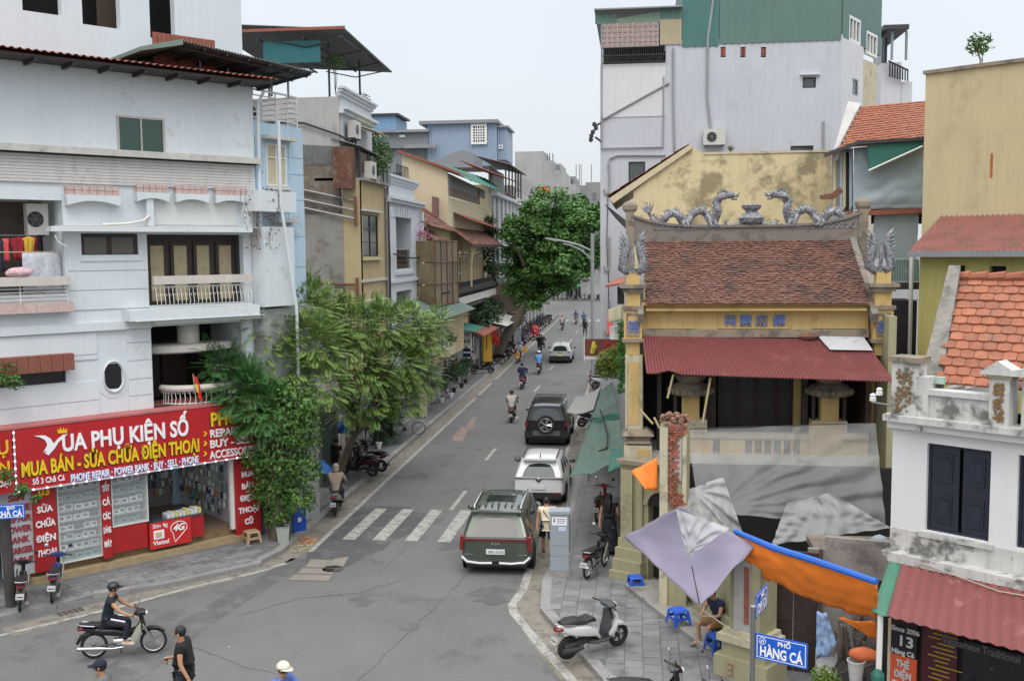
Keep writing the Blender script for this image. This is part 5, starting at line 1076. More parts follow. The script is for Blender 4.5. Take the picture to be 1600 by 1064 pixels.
def phoenix(xc, z, label):
    t = empty('pillar_phoenix', label, 'phoenix sculpture', xc, 28.3, z, 0, 'porcelain figures on the temple pillars')
    for s in (-1, 1):
        b = B(); b.tube([(s*.10, 0, 0), (s*.30, 0, .12), (s*.24, 0, .45), (s*.16, 0, .75), (s*.22, 0, 1.0), (s*.34, 0, 1.16)], [.12, .13, .13, .10, .06, .015], 7); b.build('wing_body', mosaic, t, smooth=True)
        b = B()
        for k in range(9): z_ = .1+k*.1; b.tube([(s*.25, -.02, z_), (s*(.38+.02*(k % 2)), -.05, z_+.09)], [.05, .01], 5)
        b.build('feathers', mosaic, t, kind='stuff')
    b = B(); b.tube([(0, -.05, 0), (0, -.08, .5), (0, -.05, .85)], [.06, .05, .01], 6); b.build('spine', mosaic, t)
za = pillar(tt(975, 500)[0], tt(1003, 500)[0], '德'); phoenix(tt(989, 430)[0], za+.42, 'porcelain phoenix on the street end pillar of the temple')
zb = pillar(tt(1357, 500)[0]+.05, tt(1391, 500)[0], '義'); phoenix(tt(1372, 430)[0], zb+.42, 'porcelain phoenix on the pillar beside the yellow green house')
# left tall pilaster and lantern shaped corbel below it
x0, x1 = tt(977, 600)[0], tt(1004, 600)[0]; zc = tt(990, 668)[1]
bx('pilaster', te, cream, x0, x1, -.33, .15, zc, za-1.86); bx('pilaster_panel', te, tyel, x0+.1, x1-.09, -.345, -.331, zc+.15, za-2.05); bx('pilaster_edge', te, cream, x0+.01, x0+.05, -.37, -.331, zc, za-1.9, x1-.05, x1-.01, -.37, -.331, zc, za-1.9, kind='stuff')
cx = (x0+x1)/2+.12; b = B()
b.lathe([(.38, 0), (.52, .06), (.44, .14), (.5, .22), (.62, .28), (.5, .36), (.36, .44)], c=(cx, -.15, zc-.42), n=4); b.xf(Matrix.Translation((cx, -.15, 0)) @ Matrix.Rotation(pi/4, 4, 'Z') @ Matrix.Translation((-cx, .15, 0))); b.build('corbel_cap', grist, te)
bx('lantern_box', te, cream, cx-.38, cx+.38, -.5, .2, zc-1.25, zc-.42); 
for s in (-1, 1): bx('lantern_panel', te, tyel, cx-.30 if s < 0 else cx-.02, cx-.06 if s < 0 else cx+.32, -.52, -.501, zc-1.15, zc-.52) if s > 0 else bx('lantern_side_panel', te, tyel, cx-.40, cx-.381, -.4, .1, zc-1.15, zc-.52)
bx('lantern_foot', te, grist, cx-.3, cx+.3, -.42, .12, zc-1.4, zc-1.252)
# upper floor: dark doors behind, yellow pilasters, posts
zfl = 3.3
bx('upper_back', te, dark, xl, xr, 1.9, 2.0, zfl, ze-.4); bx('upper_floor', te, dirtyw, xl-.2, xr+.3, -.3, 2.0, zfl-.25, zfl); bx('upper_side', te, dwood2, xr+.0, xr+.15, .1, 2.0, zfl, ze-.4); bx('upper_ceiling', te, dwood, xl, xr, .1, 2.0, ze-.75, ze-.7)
for i in range(4): u0 = tt(1122+i*30, 600, 1.3)[0]; window(te, u0, u0+.56, zfl, tt(1150, 585, 1.3)[1]+.3, 1.3, dwood, mat('panel_black', (.03, .03, .035), .5), 1, 3, .09, .07, 'folding_door')
for x_, w_, m_, v in ((1030, .12, dwood, .3), (1112, .24, dwood, .5), (1246, .2, tyel, .9), (1258, .16, dwood, .3), (1350, .18, tyel, .9), (1366, .16, tyel, .4)): u = tt(x_, 620, v)[0]; bx('post', te, m_, u-w_/2, u+w_/2, v, v+w_, zfl-.2, z0f-.1)
for xc in (1079, 1296):     # yellow piers with drum shaped grey lotus caps
    u = tt(xc, 620, .1)[0]; bx('pier', te, tyel, u-.24, u+.24, .0, .4, zfl, 4.95); bx('pier_base', te, cream, u-.5, u+.45, -.12, .45, zfl+.5, zfl+.95)
    for s in (-1, 1): b = B(); b.lathe([(.09, 0), (.06, .1), (.06, .8), (.09, .9)], c=(u+s*.42, .15, 4.1), n=8); b.build('turned_post', dwood, te)
    b = B(); b.lathe([(.30, 0), (.55, .05), (.62, .18), (.50, .32), (.32, .40), (.40, .48), (.46, .60), (.34, .66)], c=(u, .15, 4.9), n=20); b.build('lotus_cap', grist, te, smooth='auto')
    b = B()
    for k in range(20): a = 2*pi*k/20; b.ball((u+.60*cos(a), .15+.60*sin(a), 5.06), (.07, .07, .09), 5, 4)
    b.build('petal_ring', grist, te, kind='stuff')
# parapet with slots
pz0, pz1 = 2.75, 3.95; ux0, ux1 = tt(1093, 700)[0], tt(1262, 700)[0]; hs = []
for i in range(6): u = tt(1170+i*15, 700)[0]; hs.append((u-.11, u+.08, pz0+.35, pz0+.95))
u = tt(1120, 700)[0]; hs.append((u-.12, u+.08, pz0+.35, pz0+.95))
b = B(); b.wall(xl+.9, ux1+1.6, pz0, pz1-.2, hs+[(tt(1280, 700)[0], tt(1280, 700)[0]+.15, pz0+.3, pz0+.8), (tt(1293, 700)[0], tt(1293, 700)[0]+.15, pz0+.2, pz0+.7)], y=-.1, t=.15); b.build('parapet', tyel, te)
bx('parapet_cap', te, cream, xl+.9, ux1+1.6, -.16, .12, pz1-.2, pz1-.05); bx('parapet_foot', te, cream, xl+.9, ux1+1.6, -.17, .05, pz0-.12, pz0+.0); bx('parapet_pier', te, tyel, ux1+.0, ux1+.9, -.22, -.101, 2.0, zfl+.9)
bx('ground_floor_wall', te, gplas, xl, xr+.4, .4, .6, 0, 3.0); bx('side_wall', te, tgrn, xr+.3, xr+.5, -1, 8, 0, 7.2); bx('street_wall', te, tgrn, xl-.12, xl+.05, .1, 8, 0, ze-.3)
# red corrugated awning
aw = fempty('awning', FT, 'long dull red corrugated awning under the temple frieze', 'awning')
p0 = on_y(1004, 526, 28.35); p1 = on_y(1352, 532, 28.35); p2 = on_y(1399, 597, 26.9); p3 = on_y(1011, 584, 27.2); W_ = Vector((0, 28.5, 0)); L4 = [p-W_ for p in (p0, p1, p2, p3)]
b = B(); corr(b, *L4, 76, .028, seg=4, sag=.01)
m_ = L4[3].lerp(L4[2], .09)
b.v = [(x, y, z+(.10*max(0, 1-abs(x-m_.x)/.35) if (z < (L4[3].z+.35) and y < -1.0) else 0)) for x, y, z in b.v]; o = b.build('sheet', rsh, aw); md = o.modifiers.new('s', 'SOLIDIFY'); md.thickness = .015
q = [L4[0].lerp(L4[1], .79), L4[0].lerp(L4[1], 1.0)]; dd = (L4[2]-L4[1]); b = B(); b.add([q[0]+Vector((0, -.03, .10)), q[1]+Vector((-.05, -.03, .10)), q[1]+dd*.32+Vector((-.05, -.03, .08)), q[0]+dd*.32+Vector((.1, -.03, .08))], [(0, 1, 2, 3)]); b.build('pale_patch_sheet', mat('pale_sheet', (.42, .43, .44), .6, var=.1, stain=((.25, .24, .22), .5, 5, .55)), aw)
b = B(); b.ball((L4[0].lerp(L4[1], .75).x, -.2, L4[0].z+.02), (.30, .12, .10), 7, 4); b.build('rubble_lump', rust, aw)
for x_ in (1030, 1115, 1256, 1362): p = on_y(x_, 585, 27.4); tb('strut', aw, dwood2, [(p.x, -.1, 5.5), (p.x, -1.2, p.z+.15)], .035, 5)
# bamboo scaffold bits
for a, c in (((1052, 585), (1043, 622)), ((1110, 590), (1098, 660)), ((1000, 640), (1020, 662)), ((1022, 652), (1030, 668))): pa, pc = on_y(*a, 27.3), on_y(*c, 27.3); o = tb('wooden_pole', None, mat('bamboo', (.45, .38, .2)), [pa, pc], .03, 5, label=['weathered bamboo prop under the awning corner by the first lotus cap', 'slanting bamboo prop right of the first lotus cap', 'short plank brace by the lantern corbel', 'thin stick tied beside the brick pier'][[(1052, 585), (1110, 590), (1000, 640), (1022, 652)].index(a)], cat='pole')
# ---- compound wall of the temple, running to the street corner
FW = Frame(-.37, 27.25, -30); cw = fempty('compound_wall', FW, 'greenish yellow temple compound wall with arched door and broken brick pier', 'wall')
dr = (.86, 1.66, .12, 3.0)
b = B(); b.wall(0, 1.75, 0, 3.25, [(dr[0], dr[1], 0, 2.2)], t=.35); b.build('wall', tgrn, cw)
b = B(); pts = [(dr[0]-.12, 2.2), (dr[0], 2.2)]+[((dr[0]+dr[1])/2-.5*cos(a)*.8, 2.2+.4*sin(a)) for a in [k*pi/8 for k in range(9)]]+[(dr[1], 2.2), (dr[1]+.12, 2.2)]+[((dr[0]+dr[1])/2+.54*cos(a), 2.2+.54*sin(a)) for a in [k*pi/8 for k in range(9)]]; b.prism(pts, -.06, .0); b.build('arch_moulding', tgrn, cw)
bx('door_dark', cw, dark, dr[0], dr[1], .3, .34, .1, 2.2); n = 12; b = B(); b.add([((dr[0]+dr[1])/2+.4*cos(a), -.012, 2.2+.4*sin(a)) for a in [k*pi/n for k in range(n+1)]], [tuple(range(n+1))]); b.build('arch_dark', dark, cw)
bx('pilaster', cw, tgrn, .08, .42, -.10, -.002, .1, 3.1, .55, .72, -.08, -.002, .1, 3.1, kind='stuff'); bx('wall_cap', cw, grist, -.05, 1.75, -.15, .4, 3.25, 3.36)
for i, (a, c, h) in enumerate(((-.12, .82, .35), (-.08, .80, .65), (-.04, .78, .95), (-.0, .76, 1.2))): bx('plinth_step', cw, tgrn, a, c, -.40+.09*i, -.003, .12 if i == 0 else h-.3+.001, h)
# brick pier
FP = Frame(*on_y(1031, 780, 24.6).xy, -12); pr = fempty('brick_pier', FP, 'crumbling pier with bare red bricks beside the plastic sheet', 'pier')
pw = FP.U(1073, 740); zp = FP.Z(1050, 662); bx('pier_core', pr, tgrn, 0, pw, 0, .45, 0, zp); bx('plaster_edge', pr, cream, 0, .2, -.05, -.002, 0, zp-.1, pw-.10, pw, -.05, -.002, 2.5, zp-.2, kind='stuff'); bx('plaster_patch', pr, lgplas, .36, pw-.12, -.045, -.003, FP.Z(1050, 750), zp-.35)
for j in range(30):
    z = zp-.07-j*.068
    for i in range(5 if j < 4 else 2 if j < 24 else 4):
        u = .21+i*.115+(.05 if j % 2 else 0)
        if j > 3 and R() < .08: continue
        if u+.11 < pw+.02: bx('brick', pr, brick, u, u+.105, -.055-U(0, .03), -.003, z, z+.058)
b = B()
for i in range(60): c = Vector((U(0, pw), U(-.05, .4), zp+U(0, .22))); s = U(.04, .10); b.ball(c, (s, s, s*.6), 5, 3)
b.build('rubble_top', mat('brick_rubble', (.25, .13, .10), .95, var=.4, scale=12), pr, kind='stuff')
# lower corner pier beside the brown doors
FC = Frame(*on_z(1133, 1050, .12).xy, -36); cp = fempty('gate_pier', FC, 'peeling yellow gate pier with stepped plinth left of the brown doors', 'pier')
bx('pier_core', cp, tgrn, .1, .85, 0, .6, .1, 2.9); bx('pier_core_face', cp, tgrn, .62, .83, -.06, -.002, .8, 3.0); bx('bare_plaster', cp, lgplas, .2, .6, -.03, -.003, 1.0, 2.75); bx('bare_brick', cp, brick, .45, .56, -.045, -.031, 1.3, 2.5)
for i, (h0, h1, o_) in enumerate(((0, .45, .24), (.451, .75, .12), (.751, .9, .2), (.901, 1.0, .1))): bx('plinth_step', cp, [tgrn, tgrn, cream, cream][i], .1-o_, .86+o_, -o_, .6, .12+h0, .12+h1)
for k in range(14): bx('brick', cp, brick, .2+(k % 2)*.1, .34+(k % 3)*.06, -.26, -.241, .2+k*.02, .215+k*.02) if k % 3 == 0 else None
# wall between arch and gate pier (behind purple tarp)
p1 = FW.w(1.76, 0); p2 = FC.w(.1, .5); ang = math.degrees(math.atan2(p2.y-p1.y, p2.x-p1.x)); FM = Frame(p1.x, p1.y, ang); ln = (p2-p1).length
mw = fempty('compound_wall', FM, 'low yellow wall run behind the purple tarpaulin with seated man in front', 'wall'); bx('wall', mw, tgrn, 0, ln, 0, .3, 0, 2.2); bx('dado', mw, tgrn, 0, ln, -.12, -.002, .12, .9); slab('ledge', [(-.15, 26.5), (-.23, 26.04), (1.82, 21.35), (2.35, 21.5), (1.2, 26.5)], concr, .11, .26)
b = B(); b.prism([(.25, .2), (1.0, .2), (1.05, .6), (.8, .95), (.4, .95), (.2, .6)], -.55, -.12); b.build('drum_buttress', tgrn, mw)
# brown doors and the clutter
FD = Frame(*on_z(1200, 1043, .12).xy, -14); dw = fempty('double_door', FD, 'dark brown double wooden door below the orange tarpaulin', 'door')
dw1 = FD.U(1277, 1000); bx('door_leaf', dw, dwood, 0, dw1/2-.01, 0, .06, .12, 2.7, label=None); bx('door_leaf', dw, dwood, dw1/2+.01, dw1, 0, .06, .12, 2.7); bx('door_frame', dw, dwood2, -.08, -.002, -.05, .1, .12, 2.8, dw1+.002, dw1+.08, -.05, .1, .12, 2.8, kind='stuff'); bx('door_rail', dw, dwood, .05, dw1/2-.06, -.02, -.002, 1.2, 1.3)
bx('rubble_wall', dw, concr, dw1+.1, 3.2, .25, .4, .0, 3.0, label='stained wall behind the stacked wood')
# ---- tarpaulins
def tarp(name, label, pts, nu, nv, m, f=None, cat='tarpaulin', th=.012, par=None, kind=None):
    p = [Vector(q) for q in pts]; b = B(); vs = []
    for j in range(nv+1):
        for i in range(nu+1):
            u, v = i/nu, j/nv; c = p[0].lerp(p[1], u).lerp(p[3].lerp(p[2], u), v); vs.append(c+(f(u, v) if f else Vector()))
    b.add(vs, [(j*(nu+1)+i, j*(nu+1)+i+1, (j+1)*(nu+1)+i+1, (j+1)*(nu+1)+i) for j in range(nv) for i in range(nu)])
    o = b.build(name, m, par, label, None if par else cat, smooth=True, kind=kind)
    if th > .007: md = o.modifiers.new('s', 'SOLIDIFY'); md.thickness = th
    return o
nz3 = lambda x, y, z=0: mnoise.noise(Vector((x, y, z)))
purp = mat('purple_tarp', (.215, .195, .265), .75, var=.05, scale=2, bump=.2, bscale=8); orng = mat('orange_tarp', (.80, .20, .015), .6, var=.1, scale=2, bump=.2, bscale=8); gtar = mat('grey_tarp', (.27, .27, .26), .75, var=.1)
pA, pB, pC, pD = on_z(975, 839, 2.6), on_z(1062, 790, 3.6), on_z(1181, 853, 3.0), on_z(1094, 947, 2.1)
tarp('tarpaulin', 'lilac purple tarpaulin tied over the temple corner', (pA, pB, pC, pD), 24, 24, purp, lambda u, v: Vector((0, 0, -.10*16*u*(1-u)*v*(1-v)+.05*sin((u+v)*9)*u*(1-u)*4*v+.04*nz3(u*5, v*5))))
tb('seam_cord', None, mat('dark_cord', (.06, .03, .04)), [pB.lerp(pD, .62)+Vector((0, 0, -.0)), pB.lerp(pD, .75)+Vector((0, -.02, -.02)), pB.lerp(pD, .98)], .012, 4, label='dark seam cord along the purple tarpaulin', cat='cord')
tb('tie_rope', None, mat('rope', (.4, .37, .3)), [pD, on_z(1094, 950, 2.0), on_z(1180, 1010, 1.1)], .015, 5, label='pale tie rope from the purple tarpaulin to the gate pier', cat='rope')
# orange tarp hung from a blue rolled edge
oA, oB = on_z(1148, 833, 3.15), on_z(1370, 913, 3.0); oC, oD = on_z(1369, 966, 2.15), on_z(1163, 882, 2.5)
tarp('tarpaulin', 'long orange tarpaulin sagging below the blue rolled edge', (oA, oB, oC, oD), 30, 14, orng, lambda u, v: Vector((0, -.10*sin(pi*v)+.06*nz3(u*14, v*5, 3), -.14*sin(pi*u)*v**1.3+.05*nz3(u*9, v*4)+.05*nz3(u*24, v*6)*v+.02*sin(u*30+v*5)*v)))
tarp('tarpaulin', 'lower fold of orange tarpaulin hanging beside the white post', (on_z(1310, 965, 2.0), on_z(1369, 972, 2.05), on_z(1371, 1000, 1.6), on_z(1345, 985, 1.8)), 8, 6, orng, lambda u, v: Vector((0, .04*sin(u*9), .03*nz3(u*4, v*4))))
blut = mat('blue_tarp', (.02, .12, .50), .6, var=.1, bump=.3, bscale=15)
tb('tarp_roll', None, blut, [oA+Vector((0, 0, .05)), oA.lerp(oB, .3)+Vector((0, 0, -.01)), oA.lerp(oB, .6)+Vector((0, 0, .03)), oB+Vector((0, 0, .05))], [.05, .07, .07, .06], 8, label='rolled blue tarpaulin edge above the orange sheet', cat='tarpaulin')
tarp('tarpaulin', 'small orange tarpaulin corner hung beside the lantern corbel', (on_y(986, 737, 26.3), on_y(1027, 714, 26.5), on_y(1027, 765, 26.3), on_y(1010, 766, 26.0)), 8, 8, orng, lambda u, v: Vector((0, .05*sin(u*5), .04*nz3(u*4, v*4))))
# translucent plastic sheets
pl = mat('clear_plastic_film', (.40, .41, .41), .4, alpha=.36, var=.2, scale=1.2, spec=.35, bump=.6, bscale=7)
pl2 = mat('doubled_plastic_film', (.42, .425, .42), .45, alpha=.60, var=.2, scale=1.5, spec=.35, bump=.6, bscale=9)
def pleat(fx, fz, k, amp, fan=9):
    def f(u, v):
        d = math.hypot(u-fx, (v-fz)*.7)+.02; a = math.atan2(v-fz, u-fx); return Vector((0, amp*sin(a*k+nz3(u*3, v*3)*2)*min(1, d*2.2)+.10*nz3(u*4, v*4)+.03*sin(u*40+v*14)*v, amp*.25*nz3(u*8, v*8)))
    return f
sA, sB = on_y(1074, 671, 27.75), on_y(1368, 661, 27.6)
tarp('plastic_sheet', 'large clear plastic sheet hung across the temple balcony', (sA, sB, on_y(1384, 820, 26.2), on_y(1092, 800, 25.6)), 90, 50, pl, pleat(.1, .95, 24, .055), cat='plastic sheet', th=.004)
tarp('plastic_sheet', 'cloudy white fold of plastic hanging at the foot of the big sheet', (on_y(1230, 785, 26.3), on_y(1300, 770, 26.3), on_y(1392, 824, 26.0), on_y(1205, 852, 25.2)), 44, 18, pl2, pleat(.5, .9, 20, .04), cat='plastic sheet', th=.006)
tarp('plastic_sheet', 'crumpled plastic bunched from the brick pier', (on_y(1065, 768, 25.0), on_y(1130, 745, 25.4), on_y(1165, 845, 24.6), on_y(1062, 800, 24.2)), 40, 24, pl2, pleat(.3, .1, 16, .07), cat='plastic sheet', th=.006)
tarp('plastic_sheet', 'plastic tail drooping to a point over the purple tarpaulin', (on_z(1056, 795, 3.75), on_z(1140, 825, 3.45), on_z(1076, 869, 2.95), on_z(1072, 866, 2.97)), 30, 20, pl2, pleat(.45, 1.0, 18, .035), cat='plastic sheet', th=.006)
for a, c in (((1073, 670), (1367, 661)), ): tb('curtain_cord', None, steeld, [on_y(*a, 27.8), on_y(*c, 27.65)], .015, 5, label='cord carrying the clear plastic sheet', cat='cord')
tb('white_pipe', None, wfr, [on_y(1284, 838, 25.2), on_y(1310, 842, 24.6), on_y(1340, 850, 24.4), on_y(1362, 853, 24.3)], .03, 6, label='thin white pipe from the plastic sheet to the blue rag', cat='pipe')
t = empty('rag_post', 'rusty post with a faded blue rag tied on top', 'post', *on_y(1373, 900, 23.5).xy, 0); tb('post', t, rust, [(0, 0, 0), (0, 0, on_y(1373, 850, 23.5).z)], .05, 6); b = B(); zq = on_y(1373, 845, 23.5).z; b.lathe([(.02, .15), (.14, .1), (.26, -.05), (.30, -.18), (.2, -.2)], c=(0, 0, zq), n=9); o = b.build('rag', mat('faded_blue_rag', (.30, .36, .38), .85), t)
# lower shed roof and weeds between temple and white house
bx('shed_roof', None, rubble, 4.2, 7.4, 23.6, 25.0, 1.85, 2.0, label='grey lean-to slab behind the orange tarpaulin', cat='shed roof'); bx('void_shade_sheet', None, dark, 1.2, 7.6, 27.2, 27.35, 0, 3.2, label='dark sheet standing for the shaded void under the plastic sheet', cat='wall'); bx('rough_wall', None, concr, 4.0, 7.4, 23.45, 23.6, 0, 2.1, label='low rough wall behind the clutter', cat='wall')  # near-black sheet carries the shade of the void below the plastic
b = B()
for i in range(7): plant_tuft(b, on_y(1275+i*15, 872-abs(i-3)*3, 24.2), .22, 60, .07)
b.build('weeds', mat('lime_leaf', (.13, .22, .03), .7, var=.4, scale=8), None, 'light green weeds sprouting on the slab behind the orange tarpaulin', 'weeds', kind='stuff')
b = B()
for i in range(80): a = on_y(U(1300, 1372), U(876, 896), U(23.8, 24.8)); b.tube([a, a+Vector((U(-.25, .25), U(-.2, .2), U(-.02, .1)))], .012, 4)
b.build('dry_twigs', mat('dry_twig', (.30, .26, .2), .9), None, 'heap of dry twigs behind the end of the orange tarpaulin', 'twigs', kind='stuff')
# ---- lavender building
lav = mat('lavender_render', (.475, .49, .535), .85, var=.07, scale=.35, streak=.14, stain=((.36, .37, .40), .5, .5, .56), stain2=((.30, .30, .30), .5, 2.2, .66)); lavw = mat('pale_render', (.58, .58, .60), .85, var=.05, scale=.5, streak=.12, stain=((.42, .42, .42), .4, 1, .6))
grs = mat('green_cladding', (.10, .18, .155), .65, var=.07, scale=.6, streak=.12, stain=((.07, .15, .15), .5, .5, .55)); grs2 = mat('olive_cladding', (.17, .25, .19), .65, var=.08)
F46 = Frame(0, 46, 0); la = fempty('tall_building', F46, 'tall lavender building topped with green metal cladding', 'building'); l4 = lambda x, y, v=0.: F46.uv(x, y, v)
Lx0, Lx1 = l4(938, 300)[0], l4(1314, 200)[0]
wl_ = [rc(F46, 982, 1008, 253, 290), rc(F46, 1254, 1275, 121, 138), rc(F46, 1235, 1271, 228, 240)]; br = [rc(F46, x_, x_+8, 74, 90) for x_ in (1126, 1157, 1189)]
zL = l4(1060, 75)[1]; hs = wl_+br
b = B(); b.wall(Lx0, Lx1, 0, l4(1200, 58)[1], hs+[(Lx0-.1, l4(1040, 90)[0], l4(990, 100)[1], 30)], t=.3); b.box(Lx0, Lx0+.3, .3, 12, 0, l4(990, 100)[1]); b.build('wall', lav, la)
bx('room', la, dark, Lx0+.3, Lx1, 1, 1.1, 0, 17.9); 
for q in wl_: window(la, *q, .05, steeld, glassb, 2 if q[1]-q[0] > .8 else 1, 1, .06, .08)
bx('window_hood', la, lavw, wl_[1][0]-.1, wl_[1][1]+.15, -.15, -.003, wl_[1][3]+.08, wl_[1][3]+.13)
for q in br:
    for i in range(3): bx('vent_brick', la, brick, q[0]+.02+i*.07, q[0]+.07+i*.07, .02, .1, q[2]+.05, q[3]-.05)
def cladp(xl_, xr_, yt0, yt1, yb, m, v=-.04, nm='cladding_sheet'):
    u0, u1 = l4(xl_, yb, v)[0], l4(xr_, yb, v)[0]; za_, zb_ = l4(xl_, yt0, v)[1], l4(xr_, yt1, v)[1]; zc_ = l4((xl_+xr_)/2, yb, v)[1]; b = B(); corr(b, (u0, v, za_), (u1, v, zb_), (u1, v, zc_), (u0, v, zc_), max(3, int((u1-u0)/.3)), .018); return b.build(nm, m, la)
cladp(1124, 1314, -20, -24, 66, grs); cladp(1066, 1123, -5, -8, 73, mat('teal_cladding', (.055, .16, .15), .65, var=.08)); cladp(963, 1031, 30, 18, 36, grs2, -.06); cladp(930, 962.5, 24, 22, 38, grs, -.06); cladp(1031.5, 1065.5, 14, 8, 30, grs, -.06)
bx('roof_sheet', la, steelg, l4(929, 20)[0], l4(1066, 20)[0], -.35, 8, l4(990, 24)[1]+.2, l4(990, 24)[1]+.26); bx('roof_block', la, grs, l4(1066, 20)[0], Lx1-.05, .31, 9, l4(1200, 58)[1], 21.5); cladp(1031, 1065, 30, 30, 70, mat('beige_sheet', (.38, .33, .22), .7, var=.12), -.05)
# balcony with rattan screen, planters and grille
sc = mat('rattan_screen', (.34, .24, .21), .8, var=.3, scale=8); u0, u1, z0, z1 = rc(F46, 941, 1029, 36, 75, -.05)
for i in range(11):
    for j in range(5): bx('screen_panel', la, sc, u0+(u1-u0)*i/11+.02, u0+(u1-u0)*(i+1)/11-.03, -.1, -.06, z0+(z1-z0)*j/5+.02, z0+(z1-z0)*(j+1)/5-.03)
bx('screen_frame', la, lavw, u0-.03, u1, -.045, -.02, z0, z1, kind='stuff'); zb_ = l4(990, 100)[1]; bx('balcony_back', la, dark, u0, l4(1040, 90)[0], 1.2, 1.3, zb_, z1)
for i in range(30): u = u0+(u1+.3-u0)*i/29; tb('grille_bar', la, steeld, [(u, -.12, zb_), (u, -.12, z0)], .015, 4)
for z in (zb_+.05, (zb_+z0)/2, z0): tb('grille_rail', la, steeld, [(u0, -.12, z), (u1+.3, -.12, z)], .025, 4)
b = B()
for i in range(10): plant_tuft(b, (u0+.25+i*.26, .12, zb_+.3), .22, 40, .07)
b.build('balcony_plants', plantd, la, kind='stuff')
bx('balcony_wall', la, lavw, Lx0-.0, l4(1040, 90)[0], -.03, -.003, l4(990, 190)[1]+.2, zb_)
# return wall on the right
F61 = Frame(Lx1, 46.02, 60); lr = fempty('tall_building_wing', F61, 'side wing of the lavender building with white windows and roof stair', 'building'); r3 = lambda *a: rc(F61, *a)
ur = F61.U(1376, 100); uR0 = F61.U(1349, 100); zt_ = F61.Z(1315, 58)
b = B(); b.wall(.02, uR0, 0, zt_, [r3(1332, 1341, 124, 150)], t=.25); b.build('wall', lavw, lr); window(lr, *r3(1332, 1341, 124, 150), .02, steelg, glassb, 1, 1, .08, .08); bx('wall', lr, cream, uR0+.02, F61.U(1369, 150), 0, .3, 0, zt_-.5)
b = B(); w_a, w_b = r3(1327, 1345, 28, 68), r3(1354, 1371, 52, 88); b.wall(.02, ur, zt_+.001, 22, [w_a, w_b], t=.2); b.build('green_wall', grs, lr)
window(lr, *w_a, .0, wfr, glassb, 3, 1, .12, .15); window(lr, *w_b, .0, wfr, glassb, 3, 1, .12, .15)
rw = block('grey stair tower with iron roof railing behind the green building', 62, [(1376, 1408, 98, 165), (1408.3, 1425, 128, 165)], lavw, dep=4); f6 = Frame(0, 62, 0); R6 = lambda x, y: f6.uv(x, y)
bx('stair_roof', rw, steeld, R6(1373, 50)[0], R6(1412, 50)[0], -1.2, 4, R6(1390, 53)[1], R6(1390, 46)[1]); bx('stair_wall', rw, glassb, R6(1377, 80)[0], R6(1386, 80)[0], -.05, 2, R6(1380, 98)[1], R6(1380, 60)[1])
for x_ in (1388, 1410): tb('stair_post', rw, steelg, [(R6(x_, 98)[0], -.8, R6(x_, 98)[1]), (R6(x_, 98)[0], -.8, R6(x_, 54)[1])], .08, 5)
for k in range(8): x_ = 1388+k*4; tb('roof_rail', rw, ironb, [(R6(x_, 125)[0], -.3, R6(x_, 122+k)[1]), (R6(x_, 125)[0], -.3, R6(x_, 98+k*2)[1])], .04, 4)
tb('roof_rail', rw, ironb, [(R6(1386, 96)[0], -.3, R6(1386, 97)[1]), (R6(1418, 96)[0], -.3, R6(1418, 112)[1])], .05, 4)
# pipes and cable hooks on the lavender wall
def pip(pts, r=.045, m=lav, par=la, v=-.06, nm='drain_pipe'): return tb(nm, par, m, [(l4(*p, v)[0], v, l4(*p, v)[1]) for p in pts], r, 6)
gpipe = mat('grey_pipe', (.27, .275, .29), .6, var=.1)
pip([(1116, -10), (1106, 60), (1105, 150), (1111, 205)], .06, gpipe); pip([(1052, 75), (1052, 160), (1054, 238)], .05, gpipe); pip([(940, 40), (940, 232), (1036, 230), (1037, 120)], .04, gpipe); pip([(942, 187), (1045, 130)], .05, gpipe); pip([(1287, 190), (1287, 240)], .05, gpipe); pip([(950, 262), (953, 248), (965, 243), (1040, 243)], .04, gpipe)
for yy in (250, 370, 470): pip([(952, yy), (952, yy+40), (951, yy+52), (946, yy+54), (944, yy+46)], .04, gpipe, nm='cable_hook')
pip([(950, 300), (948, 380), (951, 440), (950, 520)], .02, steeld, nm='cable')
ac_unit(posW(F46, l4(1098, 228)[0], -.42, l4(1110, 228)[1]), 0, 'air conditioner unit on the lavender wall above the yellow gable', .95, .68)
b = B(); [b.ball((l4(930, 195)[0]+U(-.2, .2), -.1, l4(930, 195+k*6)[1]), .12, 5, 3) for k in range(5)]; b.build('cable_tangle', steeld, la); tb('cable_bracket', la, steeld, [(l4(930, 198)[0], -.1, l4(930, 198)[1]), (Lx0+.05, -.04, l4(938, 192)[1])], .05, 5); tb('cable_bracket', la, steeld, [(l4(930, 215)[0], -.1, l4(930, 215)[1]), (Lx0+.05, -.04, l4(938, 222)[1])], .05, 5)
